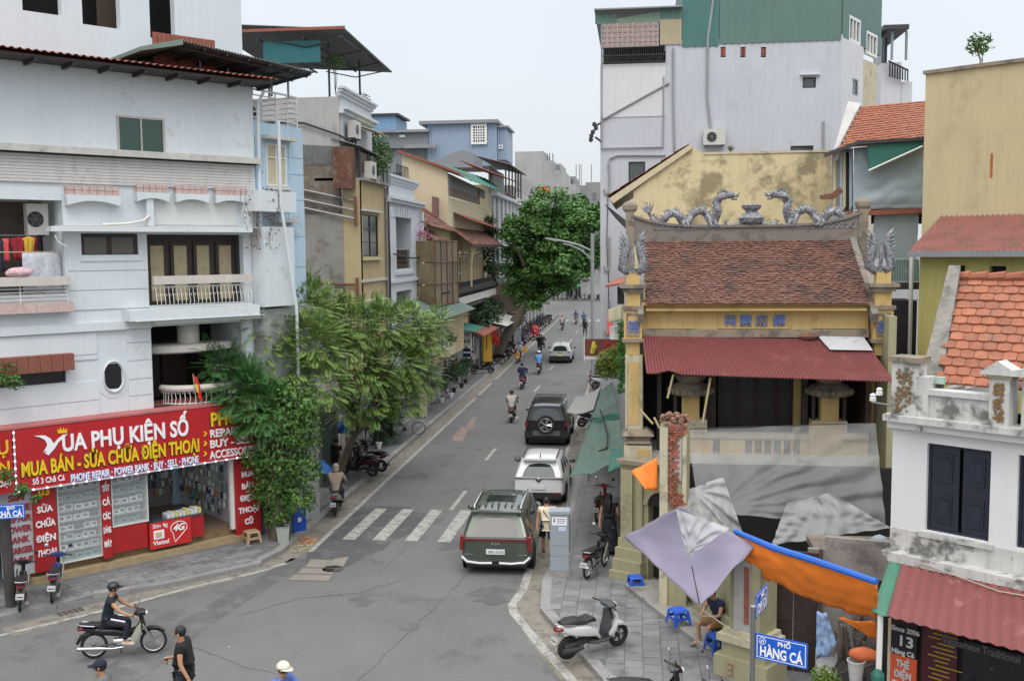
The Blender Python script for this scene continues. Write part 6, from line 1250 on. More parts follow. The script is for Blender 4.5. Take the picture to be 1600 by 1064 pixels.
# ---- yellow stained gable behind the temple
stn = mat('yellow_stained_wall', (.60, .51, .31), .9, var=.05, scale=1, streak=.22, stain=((.15, .13, .075), .75, .75, .50), stain2=((.38, .33, .2), .7, 2.3, .56))
F37 = Frame(0, 37, 0); l7 = lambda x, y, v=0.: F37.uv(x, y, v); gb = fempty('gable_house', F37, 'yellow gable wall with black mould stains behind the dragon ridge', 'house')
b = B(); b.prism([l7(*p) for p in ((990, 420), (990, 300), (1079, 228), (1100, 240), (1299, 240), (1302, 420))][::-1], 0, .3); b.box(l7(990, 300)[0], l7(990, 300)[0]+.3, .3, 8, 0, l7(990, 310)[1]); b.build('gable_wall', stn, gb)
b = B(); b.prism([l7(*p, -.1) for p in ((952, 310), (1078, 226), (1082, 232), (958, 318))][::-1], -.12, 6); b.build('roof_edge', pyel, gb); roof_tiles(gb, (l7(950, 306)[0], -.05, l7(950, 306)[1]), (l7(950, 306)[0], 6, l7(950, 306)[1]), (l7(1078, 224)[0], 6, l7(1078, 224)[1]), (l7(1078, 224)[0], -.05, l7(1078, 224)[1]), 20, 12, tileo)
b = B(); b.prism([l7(*p) for p in ((944, 318), (988, 352), (988, 366), (958, 335))][::-1], .2, 5); b.build('eave_bracket', steeld, gb); bx('wall_coping', gb, cream, l7(1100, 240)[0], l7(1299, 240)[0], -.03, .33, l7(1200, 240)[1], l7(1200, 240)[1]+.08); plant('sprig', 'small weed growing on the coping of the stained yellow wall', 'weed', posW(F37, l7(1142, 238)[0], .1, l7(1142, 238)[1]), .12, 40, False, None, .06, .1)
# ---- blue sheet hut with tiled roof
bsh = mat('silver_blue_sheet', (.34, .42, .47), .5, var=.1, scale=1, bump=.5, bscale=2.0, streak=.1); F34 = Frame(0, 34, 0); l3 = lambda x, y, v=0.: F34.uv(x, y, v)
hu = fempty('sheet_hut', F34, 'blue silver sheet metal hut with torn green awning beside the yellow wall', 'hut')
def poly(par, nm, m, fr_, pts, v0, v1): b = B(); b.prism([fr_.uv(*p, v0) for p in pts][::-1], v0, v1); return b.build(nm, m, par)
wv_ = [Vector((*l3(1334, 232)[:1], 0, l3(1334, 232)[1])), Vector((l3(1447, 222)[0], 0, l3(1447, 222)[1])), Vector((l3(1441, 326)[0], 0, l3(1441, 326)[1])), Vector((l3(1333, 328)[0], 0, l3(1333, 328)[1]))]
tarp('crumpled_sheet', None, wv_, 30, 24, bsh, lambda u, v: Vector((0, -.12*abs(nz3(u*3.2, v*4.2, 2))-.10*max(0, sin(v*8+u*3))*u*(1-u)*3, 0)), par=hu, th=.02)
poly(hu, 'lower_sheet', bsh, F34, [(1368, 334), (1436, 334), (1432, 404), (1360, 404)], .0, .1); poly(hu, 'lower_back', dark, F34, [(1362, 326), (1442, 326), (1442, 350), (1362, 350)], .3, .4); poly(hu, 'ledge', redc, F34, [(1322, 330), (1441, 326), (1441, 333), (1322, 338)], -.3, .2); poly(hu, 'hut_side', bsh, F34, [(1300, 235), (1333, 232), (1333, 330), (1300, 345)], .3, .35)
for k, (a, m_) in enumerate(((1302, pyel), (1307, tin), (1312, bsh), (1317, cream), (1322, dark), (1327, bsh))): poly(hu, 'plank', m_, F34, [(a, 238), (a+4.5, 237), (a+4.5, 330-8*(k % 2)), (a, 330)], .1, .18)
poly(hu, 'green_flap', tarpg, F34, [(1355, 228), (1446, 220), (1438, 232), (1358, 266)], -.5, -.45); tb('flap_pole', hu, steelw, [(l3(1357, 267, -.6)[0], -.6, l3(1357, 267, -.6)[1]), (l3(1441, 229, -.6)[0], -.6, l3(1441, 229, -.6)[1])], .035, 6)
poly(hu, 'torn_sheet', rust, F34, [(1280, 306), (1300, 302), (1312, 292), (1318, 300), (1302, 312), (1282, 312)], -.3, -.27); poly(hu, 'side_sheet', greens, F34, [(1447, 220), (1473, 222), (1471, 335), (1456, 335), (1449, 300)], .1, .6); b = B(); b.torus((l3(1459, 280)[0], .05, l3(1459, 280)[1]), .3, .06, 'y', 14, 5); b.build('dish', steeld, hu); tb('gutter_pipe', hu, steelw, [(l3(1448, 222)[0], -.1, l3(1448, 222)[1]), (l3(1446, 310)[0], -.1, l3(1446, 310)[1]), (l3(1453, 314)[0], -.1, l3(1453, 314)[1])], .06, 6)
b = B(); p = [l3(1293, 238, -.4), l3(1340, 222, -.4), l3(1448, 215, -.4)]; b.prism([(p[0][0], p[0][1]-.12), (p[1][0], p[1][1]-.1), (p[2][0], p[2][1]-.1), (p[2][0], p[2][1]), (p[1][0], p[1][1]+.02), (p[0][0], p[0][1])], -.6, .2); b.build('eave_board', steeld, hu)
e0, e1 = l3(1308, 234, .0), l3(1446, 221, 0.); g0, g1 = on_y(1345, 167, 37.2), on_y(1446, 158, 37.2)
roof_tiles(hu, (e0[0], -.3, e0[1]), (e1[0]+.0, -.3, e1[1]+.1), (g1.x, 3.2, g1.z), (g0.x, 3.2, g0.z), 24, 17, tileo, th=.05)
b = B(); b.prism([(l3(1295, 238, -.3)[0], -.3), (e0[0], -.3), (g0.x, 3.2), (g0.x-.5, 3.2)], 12.0, 12.05, 'z')
hv = [(l3(1300, 236)[0], -.3, l3(1300, 236)[1]), (e0[0], -.3, e0[1]+.1), (g0.x, 3.2, g0.z+.12), (on_y(1325, 166, 37.2).x, 3.2, g0.z+.2)]; b = B(); b.add(hv+[(q[0], q[1], q[2]-.4) for q in hv], [(0, 1, 2, 3), (4, 7, 6, 5), (0, 4, 5, 1), (1, 5, 6, 2), (2, 6, 7, 3), (3, 7, 4, 0)]); b.build('verge_coping', lgplas, hu)
# ---- big yellow wall and red roofed yellow green house
FY = Frame(*on_y(1443, 250, 31).xy, -38); yw = fempty('yellow_house', FY, 'tall blank yellow wall with rust streak at the picture edge', 'house'); mus = mat('mustard_render', (.50, .42, .245), .88, var=.06, scale=.7, streak=.15, stain=((.34, .29, .17), .5, .8, .57), stain2=((.60, .52, .32), .4, 1.8, .6))
zy = FY.Z(1445, 117); bx('wall', yw, mus, 0, 9, 0, 6, 4, zy); bx('coping', yw, grist, -.05, 9, -.08, .4, zy, zy+.1)
q = rc(FY, 1547, 1551, 240, 278, -.01); bx('rust_streak', yw, mat('rust_streak', (.36, .11, .03), .9, var=.4, scale=14), q[0], q[1], -.006, -.002, q[2], q[3])
plant('rooftop_tree', 'thin leafy sapling growing above the yellow wall', 'tree', posW(FY, FY.U(1530, 100, 1.5), 1.5, zy), .42, 240, False, None, .09, .75)
bx('roof_parapet', yw, grist, 2.4, 9, .9, 1.4, zy+.1, zy+.35)
yg = fempty('yellow_house', FY, 'mustard lean-to house with red sheet roof and two small vents', 'house'); ygm = mat('mustard_green_render', (.36, .32, .11), .88, var=.08, streak=.2, stain=((.22, .2, .09), .5, 1.2, .56))
vv = -2.4; zr1, zr0 = FY.Z(1520, 337, -.02), FY.Z(1510, 393, vv-.35)
b = B(); corr(b, (.55, -.02, zr1), (9, -.02, zr1), (9, vv-.35, zr0), (FY.U(1418, 395, vv-.35), vv-.35, zr0), 60, .03); o = b.build('red_sheet_roof', mat('rusty_red_roof', (.22, .085, .07), .75, var=.15, scale=1.5, stain=((.12, .07, .055), .7, 1.6, .52)), yg)
bx('roof_fascia', yg, steelg, FY.U(1418, 398, vv-.4), 9, vv-.42, vv-.36, zr0-.14, zr0+.01); hs = [rc(FY, 1483, 1508, 415, 430, vv), rc(FY, 1546, 1572, 416, 433, vv)]
b = B(); b.wall(FY.U(1436, 450, vv), 9, 0, zr0-.02, hs, y=vv, t=.2); b.box(FY.U(1436, 450, vv), FY.U(1436, 450, vv)+.2, vv+.2, 0, 0, zr0-.02); b.build('wall', ygm, yg); bx('vent_dark', yg, dark, hs[0][0]-.3, hs[1][1]+.3, vv+.21, vv+.25, 7, zr0-.1)
lt = block('green corrugated lean-to between the temple pillar and the mustard house', 30.5, [(1388, 1430, 470, 700)], mat('dark_slats', (.035, .035, .04), .8, var=.3, scale=5), cat='lean-to', dep=1.5)
b = B(); corr(b, (on_y(1388, 405, 32).x, 1.5, on_y(1388, 405, 32).z), (on_y(1436, 405, 32).x, 1.5, on_y(1436, 405, 32).z), (on_y(1433, 440, 30.5).x, -.2, on_y(1433, 440, 30.5).z), (on_y(1385, 440, 30.5).x, -.2, on_y(1385, 440, 30.5).z), 12, .03); b.build('green_sheet_roof', greens, lt)
bx('lean_to_beam', lt, steeld, on_y(1385, 445, 30.5).x, on_y(1434, 445, 30.5).x, -.2, -.1, on_y(1400, 452, 30.5).z, on_y(1400, 441, 30.5).z); tb('post', lt, steelw, [(on_y(1426, 440, 30).x, -.4, 4), (on_y(1426, 400, 30).x, -.4, on_y(1426, 398, 30).z)], .06, 6)
# ---- white house on the right
FH = Frame(*on_y(1393, 760, 19.9).xy, -39); wh = fempty('white_house', FH, 'white two storey house with orange tiled roof and dark blue shutters', 'house'); rh = lambda *a, v=0.: rc(FH, *a, v)
whm = mat('old_white_render', (.64, .65, .65), .85, var=.05, scale=1, bump=.15, streak=.06, stain=((.42, .42, .41), .45, 1.2, .62)); mould = mat('mouldy_white', (.50, .50, .48), .9, var=.15, scale=2, streak=.35, stain=((.07, .07, .065), .8, 1.7, .53))
shut = mat('navy_shutter', (.014, .018, .032), .45, var=.2, scale=5); wA = rh(1447, 1547, 698, 838); wB = (FH.U(1590, 760), FH.U(1590, 760)+1.3, wA[2], wA[3]); zH = FH.Z(1400, 655); zB = FH.Z(1450, 868)
b = B(); b.wall(0, 6, 0, zH, [wA, wB], t=.3); b.box(0, .3, .3, 5, 0, zH); b.build('wall', whm, wh)
for q in (wA, wB):
    f = B(); f.box(q[0], q[0]+.05, .08, .14, q[2], q[3]).box(q[1]-.05, q[1], .08, .14, q[2], q[3]).box(q[0]+.05, q[1]-.05, .08, .14, q[3]-.05, q[3]).box(q[0]+.05, q[1]-.05, .08, .14, q[2], q[2]+.05); f = f.build('shutter_frame', shut, wh); w2_ = (q[1]-q[0])/2
    for i in range(2):
        u = q[0]+i*w2_; b = B(); b.box(u+.055, u+w2_-.012, .10, .13, q[2]+.055, q[3]-.055); sh_ = b.build('shutter_leaf', shut, f)
        for j in range(2):
            zc_ = q[2]+(q[3]-q[2])*(.27+.46*j); hh = (q[3]-q[2])*.16; pp = B(); pp.box(u+.16, u+w2_-.13, .075, .099, zc_-hh, zc_+hh); pp.box(u+.20, u+w2_-.17, .06, .0745, zc_-hh*.7, zc_+hh*.6); pp.box(u+.22, u+w2_-.19, .05, .0745, zc_+hh*.72, zc_+hh*.82); pp.build('raised_panel', shut, f)
bx('window_sill', wh, mould, wA[0]-.1, wA[1]+.1, -.06, -.002, wA[2]-.12, wA[2]-.02); bx('dark_backing', wh, dark, .3, 6, .5, .55, 3.2, 6); bx('base_stain_band', wh, mould, 0, 6, -.015, -.002, zB+.0, zB+.42); bx('cornice_low', wh, mould, -.05, 6, -.28, -.002, zB-.18, zB-.001); bx('cornice_top', wh, mould, -.08, 6, -.28, .3, zH, zH+.12); bx('cornice_soffit', wh, whm, -.04, 6, -.16, -.002, zH-.14, zH-.002)  # dark backing added so no sky light shows between the shutter leaves
zP = zH+.12; u1, u2 = FH.U(1438, 630), FH.U(1550, 620); bx('parapet', wh, mould, u1, u2, -.02, .2, zP, zP+.42); bx('parapet_cap', wh, mould, u1-.02, u2, -.08, .26, zP+.42, zP+.52); bx('parapet_step', wh, mould, u1-.02, u1+.18, -.1, .22, zP+.001, zP+.75)
gravel = mat('pebble_panel', (.20, .125, .055), .7, var=.6, scale=18, bump=.8, bscale=22)
def gpier(u0, u1, zt__):
    bx('parapet_pier', wh, mould, u0, u1, -.14, .3, zP+.002, zt__); bx('pier_cap', wh, grist, u0-.05, u1+.05, -.19, .35, zt__, zt__+.10)
    b = B(); n_ = 0
    for i in range(110): b.ball((U(u0+.09, u1-.09), -.15, U(zP+.08, zt__-.10)), (U(.02, .035), .02, U(.02, .035)), 5, 3)
    b.build('pebble_panel', gravel, wh, kind='stuff')
gpier(FH.U(1398, 615), u1-.02, zP+1.0); gpier(u2, FH.U(1582, 610), zP+.85)
b = B(); b.prism([(u2-.15, zP+.95), (u2+.15, zP+1.15), (u2+.4, zP+1.0), (u2+.8, zP+1.1), (u2+1.4, zP+1.5), (u2+3, zP+1.6), (u2+3, zP+.9), (u2-.15, zP+.9)][::-1], -.2, .2); b.build('pediment', mould, wh); bx('pediment_wall', wh, mould, u2+.5, 6, 0, .2, zP+.001, zP+.9)
bx('parapet_return', wh, mould, -.05, .15, .3, 3, zP, zP+.25)
# tiled roof, every tile its own piece
vE, vR = .32, 3.3; zE_, zR_ = FH.Z(1510, 603, vE), FH.Z(1545, 436, vR); ta, tb_ = FH.U(1462, 600, vE), 5.2; roof_tiles(wh, (ta, vE, zE_), (tb_, vE, zE_), (tb_+.4, vR, zR_), (FH.U(1490, 436, vR), vR, zR_), 19, 13, tileo, 'roof_tile', .05, single=True)
for k in range(12): s = k/12; u = FH.U(1490, 434, vR)+s*4.3; b = B(); b.tube([(u, vR, zR_+.02), (u+.36, vR, zR_+.05)], [.10, .12], 8); b.build('ridge_tile', tileo, wh)
b = B(); q0 = Vector((FH.U(1432, 600, .1), .1, zP+.35)); q1 = Vector((FH.U(1482, 432, vR), vR, zR_+.28)); w4 = Vector((.42, 0, 0)); dn = Vector((0, 0, -.5)); b.add([q0, q0+w4, q1+w4*.6, q1, q0+dn, q0+w4+dn, q1+w4*.6+dn, q1+dn], [(0, 1, 2, 3), (4, 7, 6, 5), (0, 4, 5, 1), (1, 5, 6, 2), (2, 6, 7, 3), (3, 7, 4, 0)]); b.build('verge_coping', mat('mossy_mortar', (.20, .19, .17), .95, var=.3, scale=5, stain=((.09, .085, .08), .7, 3, .5)), wh); bx('gable_wall', wh, mould, .0, .2, .3, 6, zH-.1, zH+.3)
bx('patch_tile', wh, mat('pale_green_sheet', (.35, .48, .42), .6), FH.U(1452, 594, .25), FH.U(1476, 594, .25), .2, .3, FH.Z(1462, 599, .25), FH.Z(1462, 590, .25)+.02)
t = fempty('security_camera', FH, 'small grey tube camera under the white cornice', 'camera'); tb('tube', t, steelg, [(FH.U(1442, 672), -.02, FH.Z(1440, 669)), (FH.U(1434, 672, -.3), -.3, FH.Z(1434, 671, -.3))], .05, 8)
# shop awning and shop front under the white house
av, zA0, zA1 = -1.45, FH.Z(1450, 872, -.02)-.02, FH.Z(1470, 985, -1.45)
sa = fempty('awning', FH, 'red corrugated shop awning with a green first strip on the white house', 'awning'); ul0, ul1 = FH.U(1396, 866), FH.U(1362, 962, av)
def ribs(nm, m, a0, a1, c0, c1): b = B(); corr(b, (a0, -.02, zA0), (a1, -.02, zA0), (c1, av, zA1), (c0, av, zA1), max(1, round((a1-a0)/.20)), .022); o = b.build(nm, m, sa); md = o.modifiers.new('s', 'SOLIDIFY'); md.thickness = .012
ug1, ug2 = ul0+.22, ul1+.28; ribs('green_sheet', mat('green_roof_sheet', (.05, .18, .12), .6, var=.15, stain=((.15, .2, .16), .5, 4, .58)), ul0, ug1, ul1, ug2); ribs('red_sheet', mat('shop_red_sheet', (.19, .055, .055), .6, var=.1, scale=1.2, stain=((.36, .16, .15), .5, 2.5, .57)), ug1+.01, 5.5, ug2+.01, 6.3)
tb('rope', sa, mat('rope', (.4, .37, .3)), [(ul0, -.2, zA0+.05), (2.2, -.45, zA0-.16), (5, -.3, zA0-.05)], .012, 5)
tb('awning_post', sa, wfr, [(ul1+.1, av+.1, .1), (ul1+.12, av+.1, zA1)], .055, 7); b = B(); b.ball((ul1+.12, av+.05, 1.2), (.13, .13, .16), 7, 5); b.build('string_knot', tarpg, sa)
sf = fempty('cafe_front', FH, 'dark shop front with number 13 board and menu panels', 'shop front'); fv = -.35; bx('dark_wall', sf, dark, -.1, 6, fv+.1, fv+.14, .1, 2.6); blackb = mat('black_board', (.012, .008, .012), .4)
fq = lambda x, y: FH.uv(x, y, fv)
a = rc(FH, 1392, 1433, 972, 1025, fv); bx('number_board', sf, blackb, a[0], a[1], fv, fv+.05, a[2], zA0-.5); bx('cream_post', sf, cream, a[0]-.06, a[0]-.002, fv, fv+.08, 0, a[3]-.0)
lg = mat('pale_letters', (.55, .55, .55), .5); w_ = a[1]-a[0]; text('Since 2006', 'lettering', lg, sf, (fq(1396, 980)[0], fv-.09, fq(1396, 980)[1]), .13, width=FH.U(1440, 985, fv)-fq(1396, 980)[0], bold=.002); text('13', 'lettering', lg, sf, (a[0]+w_*.25, fv-.01, fq(1410, 1008)[1]), .28, width=w_*.5, bold=.006); text('Hàng Cá', 'lettering', lg, sf, (a[0]+w_*.05, fv-.01, fq(1410, 1022)[1]), .13, width=w_*.86, bold=.004)
bx('orange_board', sf, mat('orange_board', (.60, .09, .03), .5), a[0], a[1], fv, fv+.05, a[2]-1.0, a[2]-.003)
for i, s_ in enumerate(('THẺ', 'ĐIỆN', 'THOẠI')): text(s_, 'lettering', lg, sf, (a[0]+w_*.5, fv-.01, a[2]-.22-i*.21), .19, width=w_*(.5, .66, .8)[i], align='CENTER', bold=.006)
bx('blue_note', sf, mat('pale_blue_note', (.4, .6, .7)), a[0]+.03, a[0]+w_*.45, fv-.01, fv-.002, a[2]-.86, a[2]-.72)
mr = mat('menu_board', (.06, .008, .014), .4); m0, m1 = a[1]+.08, FH.U(1495, 1020, fv); bx('menu_board', sf, mr, m0, m1, fv+.02, fv+.06, .5, zA0-.6); b = B()
for i in range(16): z = zA0-.85-i*.085; u = m0+.1+U(0, .2); b.box(u, u+U(.2, .5), fv+.012, fv+.019, z, z+.018)
b.build('menu_lines', mat('menu_yellow', (.4, .3, .02)), sf, kind='stuff')
text('Vietnamese Traditional', 'lettering', mat('grey_letters', (.12, .12, .13)), sf, (FH.U(1472, 1005, fv-.2), fv-.2, FH.Z(1472, 1003, fv-.2)), .2, width=FH.U(1594, 1030, fv-.2)-FH.U(1472, 1005, fv-.2), bold=.003)
bx('menu_board', sf, blackb, m1+.1, 5, fv+.03, fv+.07, .4, 1.9); b = B()
for i in range(60): b.ball((U(m1+.15, 4.8), fv-U(.1, .4), U(.4, 1.6)), U(.02, .06), 5, 3)
b.build('shop_clutter', mat('bottle_glass', (.08, .09, .09), .2, var=.8, scale=30), sf, kind='stuff')
# insulators and wires at the gap
for i, (x_, y_) in enumerate(((1364, 621), (1374, 612))): p = on_y(x_, y_, 22); b = B(); b.lathe([(.02, -.08), (.07, -.07), (.07, 0), (.05, .02), (.07, .05), (.03, .09)], n=10); b.build('insulator', wfr, None, ['white porcelain insulator, lower of the pair by the white house', 'white porcelain insulator, upper of the pair by the white house'][i], 'insulator', loc=p)
tb('bracket_arm', None, steelg, [on_y(1362, 628, 22), on_y(1396, 634, 21)], .02, 5, label='thin iron arm holding the insulators', cat='bracket')
# ---------------------------------------------------------------- cars
rub = mat('tyre_rubber', (.018, .018, .018), .85, var=.2); alloy = mat('alloy', (.45, .46, .47), .3, metal=.8, var=.1); chrome = mat('chrome', (.55, .56, .57), .2, metal=.9, var=.05); blkp = mat('black_plastic', (.018, .018, .02), .5, var=.15)
redl = mat('red_lamp', (.17, .006, .008), .25, var=.1, spec=.8); ambl = mat('amber_lamp', (.5, .14, .01), .3); platew = mat('number_plate', (.66, .67, .67), .5, var=.04); platey = mat('yellow_plate', (.6, .52, .2), .5); pltx = mat('plate_letters', (.02, .02, .025), .6)
cglass = mat('car_glass', (.018, .024, .026), .06, var=0, spec=.9, coat=.4)
def paint(n, c, metal=.35): return mat('paint_'+n, c, .28, metal=metal, var=.02, coat=.7)
def wheel(par, x, y, r=.35, w=.22, name='wheel', spokes=5, side=1):
    b = B(); b.lathe([(r*.68, -w/2), (r*.93, -w/2), (r, -w*.32), (r, w*.32), (r*.93, w/2), (r*.68, w/2)], n=26, axis='x'); t = b.build('tyre', rub, par, smooth='auto', loc=(x, y, r))
    b = B(); b.lathe([(r*.66, -w*.3), (r*.69, side*w*.44), (r*.62, side*w*.44), (r*.6, -w*.1)], n=22, axis='x')
    for k in range(spokes):
        a = 2*pi*k/spokes; c, s = cos(a), sin(a); e1 = Vector((0, c, s)); e2 = Vector((0, -s, c)); o_ = Vector((side*w*.42, 0, 0)); i_ = Vector((side*w*.22, 0, 0))
        b.add([e2*.05*r/.35+o_, -e2*.05*r/.35+o_, e1*r*.64-e2*.07*r/.35+o_, e1*r*.64+e2*.07*r/.35+o_, e2*.05+i_, -e2*.05+i_, e1*r*.64-e2*.07+i_, e1*r*.64+e2*.07+i_], [(0, 1, 2, 3), (0, 4, 5, 1), (3, 2, 6, 7), (0, 3, 7, 4), (1, 5, 6, 2)])
    b.build('rim', alloy, t, smooth='auto')
def car(label, pos, rz, L_, W_, H, pm, belt=1.0, hood=1.0, g=.25, wh=.36, trim=None, suv=False, roofm=None, rake=.38, plate='30B-132.02', pm2=None, cat='car', rails=None):
    t = empty('parked_car' if cat != 'moving' else 'car', label, 'car', *pos, rz); hw = W_/2
    # stations : y, half width, belt height, roof height, roof half width, upper y shift
    S = [(0.0, .93, belt, H-.10, .70, rake), (.22, 1.0, belt+.01, H-.015, .745, rake+.1), (1.0, 1.0, belt, H, .76, .35), (1.10, 1.0, belt, H, .76, .35), (L_*.43, 1.0, belt-.01, H-.005, .76, .1), (L_*.43+.1, 1.0, belt-.01, H-.005, .76, .1), (L_*.62, 1.0, belt-.03, H-.05, .74, -.12), (L_*.745, 1.0, belt-.04, belt+.0, .80, -.0), (L_*.90, .97, hood-.08, hood-.05, .78, 0), (L_*.985, .86, hood-.24, hood-.20, .7, 0), (L_, .78, hood-.36, hood-.34, .62, 0)]
    v, f, mi = [], [], []; zb = g
    for (y, wf, zt, zr_, rw, sh) in S:
        w_ = hw*wf; mid = (zb+zt)/2; end = y > L_*.95
        half = [(w_*.90, 0, zb), (w_, 0, zb+.16), (w_*1.01, 0, mid+.08), (w_*.985, 0, zt-.04), (w_*.96, .0, zt), (hw*rw+.02, sh, zr_-.06 if zr_ > zt+.2 else zr_), (hw*rw*.86, sh, zr_), (0, sh, zr_+.025)]
        if not end and not suv and y < .1: half = [(q[0], q[1]+(.05 if i in (0,) else 0), q[2]) for i, q in enumerate(half)]
        for s in (-1, 1):
            for i, (x_, dy, z_) in enumerate(half):
                if i == 7 and s == 1: continue
                v.append((s*x_, y+dy, z_))
    n = 15; idx = lambda k, i: k*n+i if i < 8 else k*n+8+(14-i)
    # ring order: left 0..7 then right 6..0
    ring = list(range(8))+[8+i for i in range(6, -1, -1)]
    NS = len(S)
    for k in range(NS-1):
        for j in range(14):
            a, b2 = ring[j], ring[j+1]; f.append((k*n+a, k*n+b2, (k+1)*n+b2, (k+1)*n+a)); jj = min(j, 13-j); m_ = 0
            if jj == 4:
                m_ = {0: 0, 1: 2, 2: 0, 3: 2, 4: 0, 5: 2, 6: 4}.get(k, 0)
            if jj in (5, 6) and k == 6: m_ = 4
            if jj in (5, 6) and k in (1, 2, 3, 4, 5) and roofm: m_ = 5
            if jj in (0,): m_ = 3
            mi.append(m_)
    # rear and front caps with inset columns
    for k in (0, NS-1):
        for j in range(7):
            a, b2 = ring[j], ring[j+1]; c, d = ring[14-j-1], ring[14-j]
            pa, pb, pc, pd = v[k*n+a], v[k*n+b2], v[k*n+c], v[k*n+d]
            if j == 6: f.append((k*n+a, k*n+b2, k*n+d) if k == 0 else (k*n+d, k*n+b2, k*n+a)); mi.append(0); continue
            v_ = []
            for s in (.12, .88):
                for (p, q) in ((pa, pd), (pb, pc)):
                    v_.append(len(v)); v.append((p[0]+(q[0]-p[0])*s, p[1]-(.04 if k == 0 and j < 4 else 0), p[2]+(q[2]-p[2])*s))
            A_, B_, C_, D_ = k*n+a, k*n+b2, k*n+c, k*n+d
            q4 = [(A_, v_[0], v_[1], B_), (v_[0], v_[2], v_[3], v_[1]), (v_[2], D_, C_, v_[3])]
            for q, fc in enumerate(q4):
                f.append(fc if k == 0 else fc[::-1]); mi.append(1 if (j == 4 and k == 0) and q == 1 else (3 if j == 0 else 0))
    bm = bmesh.new(); vs = [bm.verts.new(p) for p in v]
    for fc, m_ in zip(f, mi):
        try: q = bm.faces.new([vs[i] for i in fc]); q.material_index = m_
        except ValueError: pass
    bmesh.ops.remove_doubles(bm, verts=bm.verts, dist=.002); bmesh.ops.recalc_face_normals(bm, faces=bm.faces)
    cl = bm.edges.layers.float.new('crease_edge')
    for e_ in bm.edges:
        m2 = {q.material_index for q in e_.link_faces}
        if len(m2) > 1: e_[cl] = .75
        elif len(e_.link_faces) == 2 and e_.calc_face_angle(0) > .9: e_[cl] = .45
    me = bpy.data.meshes.new('body'); bm.to_mesh(me); bm.free(); o = bpy.data.objects.new('tmp', me); COL.objects.link(o); md = o.modifiers.new('s', 'SUBSURF'); md.levels = 2; md.render_levels = 2
    ev = o.evaluated_get(bpy.context.evaluated_depsgraph_get()); em = bpy.data.meshes.new_from_object(ev); bpy.data.objects.remove(o)
    names = ['body', 'rear_window', 'side_window', 'lower_cladding', 'windscreen', 'roof']; mm = [pm, cglass, cglass, trim or blkp, cglass, roofm or pm]
    for k, nm in enumerate(names):
        bm = bmesh.new(); bm.from_mesh(em); bmesh.ops.delete(bm, geom=[q for q in bm.faces if q.material_index != k], context='FACES')
        if not bm.faces: bm.free(); continue
        for sd in ((-1, 1) if k == 2 else (0,)):
            b2 = bm.copy()
            if sd: bmesh.ops.delete(b2, geom=[q for q in b2.faces if q.calc_center_median().x*sd < 0], context='FACES')
            for q in b2.faces: q.smooth = True; q.material_index = 0
            m2 = bpy.data.meshes.new(nm); b2.to_mesh(m2); b2.free(); m2.materials.append(mm[k]); link(nm, m2, t)
        bm.free()
    for s in (-1, 1):
        for y in (.86, L_-.92):
            b = B(); b.lathe([(wh+.075, 0), (wh+.06, s*.02), (.001, s*.015)], c=(s*(hw*1.0-.005), y, wh+.01), n=26, axis='x'); b.build('wheel_arch', blkp, t, smooth='auto'); wheel(t, s*(hw-.085), y, wh, .23, side=s)
        b = B(); b.ball((s*(hw+.13), L_*.60, belt+.06), (.12, .09, .08), 10, 6); m3 = b.build('mirror', pm2 or pm, t, smooth=True); b = B(); b.ball((s*(hw+.13), L_*.60-.06, belt+.06), (.09, .04, .06), 8, 5); b.build('mirror_glass', glassb, m3)
    b = B(); b.box(-.26, .26, -.062, -.04, 0, .14); pz = .62
    p_ = b.build('number_plate', platew if 'silver' not in label else platey, t, loc=(0, -.02, pz)); 
    if plate: text(plate, 'plate_number', pltx, t, (-.22, -.085, pz+.035), .10, width=.44, ext=.002)
    if rails:
        for s in (-1, 1): b = B(); b.tube([(s*hw*.66, .55, H), (s*hw*.67, .62, H+.06), (s*hw*.68, L_*.5, H+.06), (s*hw*.66, L_*.57, H+.01)], .025, 6); b.build('roof_rail', rails, t, smooth='auto')
    b = B(); b.prism([(.62, H), (.72, H+.12), (.76, H+.12), (.80, H)], -.015, .015, 'x'); b.build('antenna_fin', pm2 or blkp, t)
    bx('underbody_shadow_box', t, blkp, -hw*.86, hw*.86, .25, L_-.3, .13, .36)  # black box added beneath the car to deepen its contact shadow
    return t
olive = paint('olive', (.075, .090, .072)); wpaint = paint('white', (.66, .67, .68), .0); bpaint = paint('black', (.006, .006, .007), 0); spaint = paint('silver', (.42, .43, .44), .1)
k1 = car('dark olive green minivan with light bar tail lamps, parked nearest', (-3.82, 27.25, 0), radians(1), 5.1, 1.99, 1.76, olive, belt=1.08, hood=1.05, wh=.37, rails=chrome, rake=.36)
bx('tail_light', k1, redl, -.99, -.80, -.05, .12, .98, 1.10, -1.005, -.90, -.05, .14, .72, .979, label='corner lamp'); bx('tail_light', k1, redl, .80, .99, -.05, .12, .98, 1.10, .90, 1.005, -.05, .14, .72, .979)
bx('light_bar', k1, redl, -.80, .80, -.065, -.03, 1.00, 1.045); bx('chrome_strip', k1, chrome, -.86, .86, -.06, -.03, 1.048, 1.075); text('KIA', 'badge', chrome, k1, (-.13, -.068, .88), .11, width=.26, ext=.004, bold=.003)
for s in (-1, 1): tb('bumper_chrome', k1, chrome, [(s*.95, .02, .52), (s*.80, -.055, .40), (s*.45, -.06, .36), (s*.1, -.06, .37)], .045, 6); bx('badge', k1, chrome, s*.75-.12, s*.75+.12, -.062, -.05, .60, .62)
bx('lower_bumper', k1, blkp, -.78, .78, -.04, .03, .28, .34); 
for k in range(-3, 4): bx('roof_rib', k1, olive, k*.19-.022, k*.19+.022, .75, 1.15, 1.765, 1.80); bx('roof_rib', k1, olive, k*.19-.022, k*.19+.022, 2.2, 2.5, 1.77, 1.80)
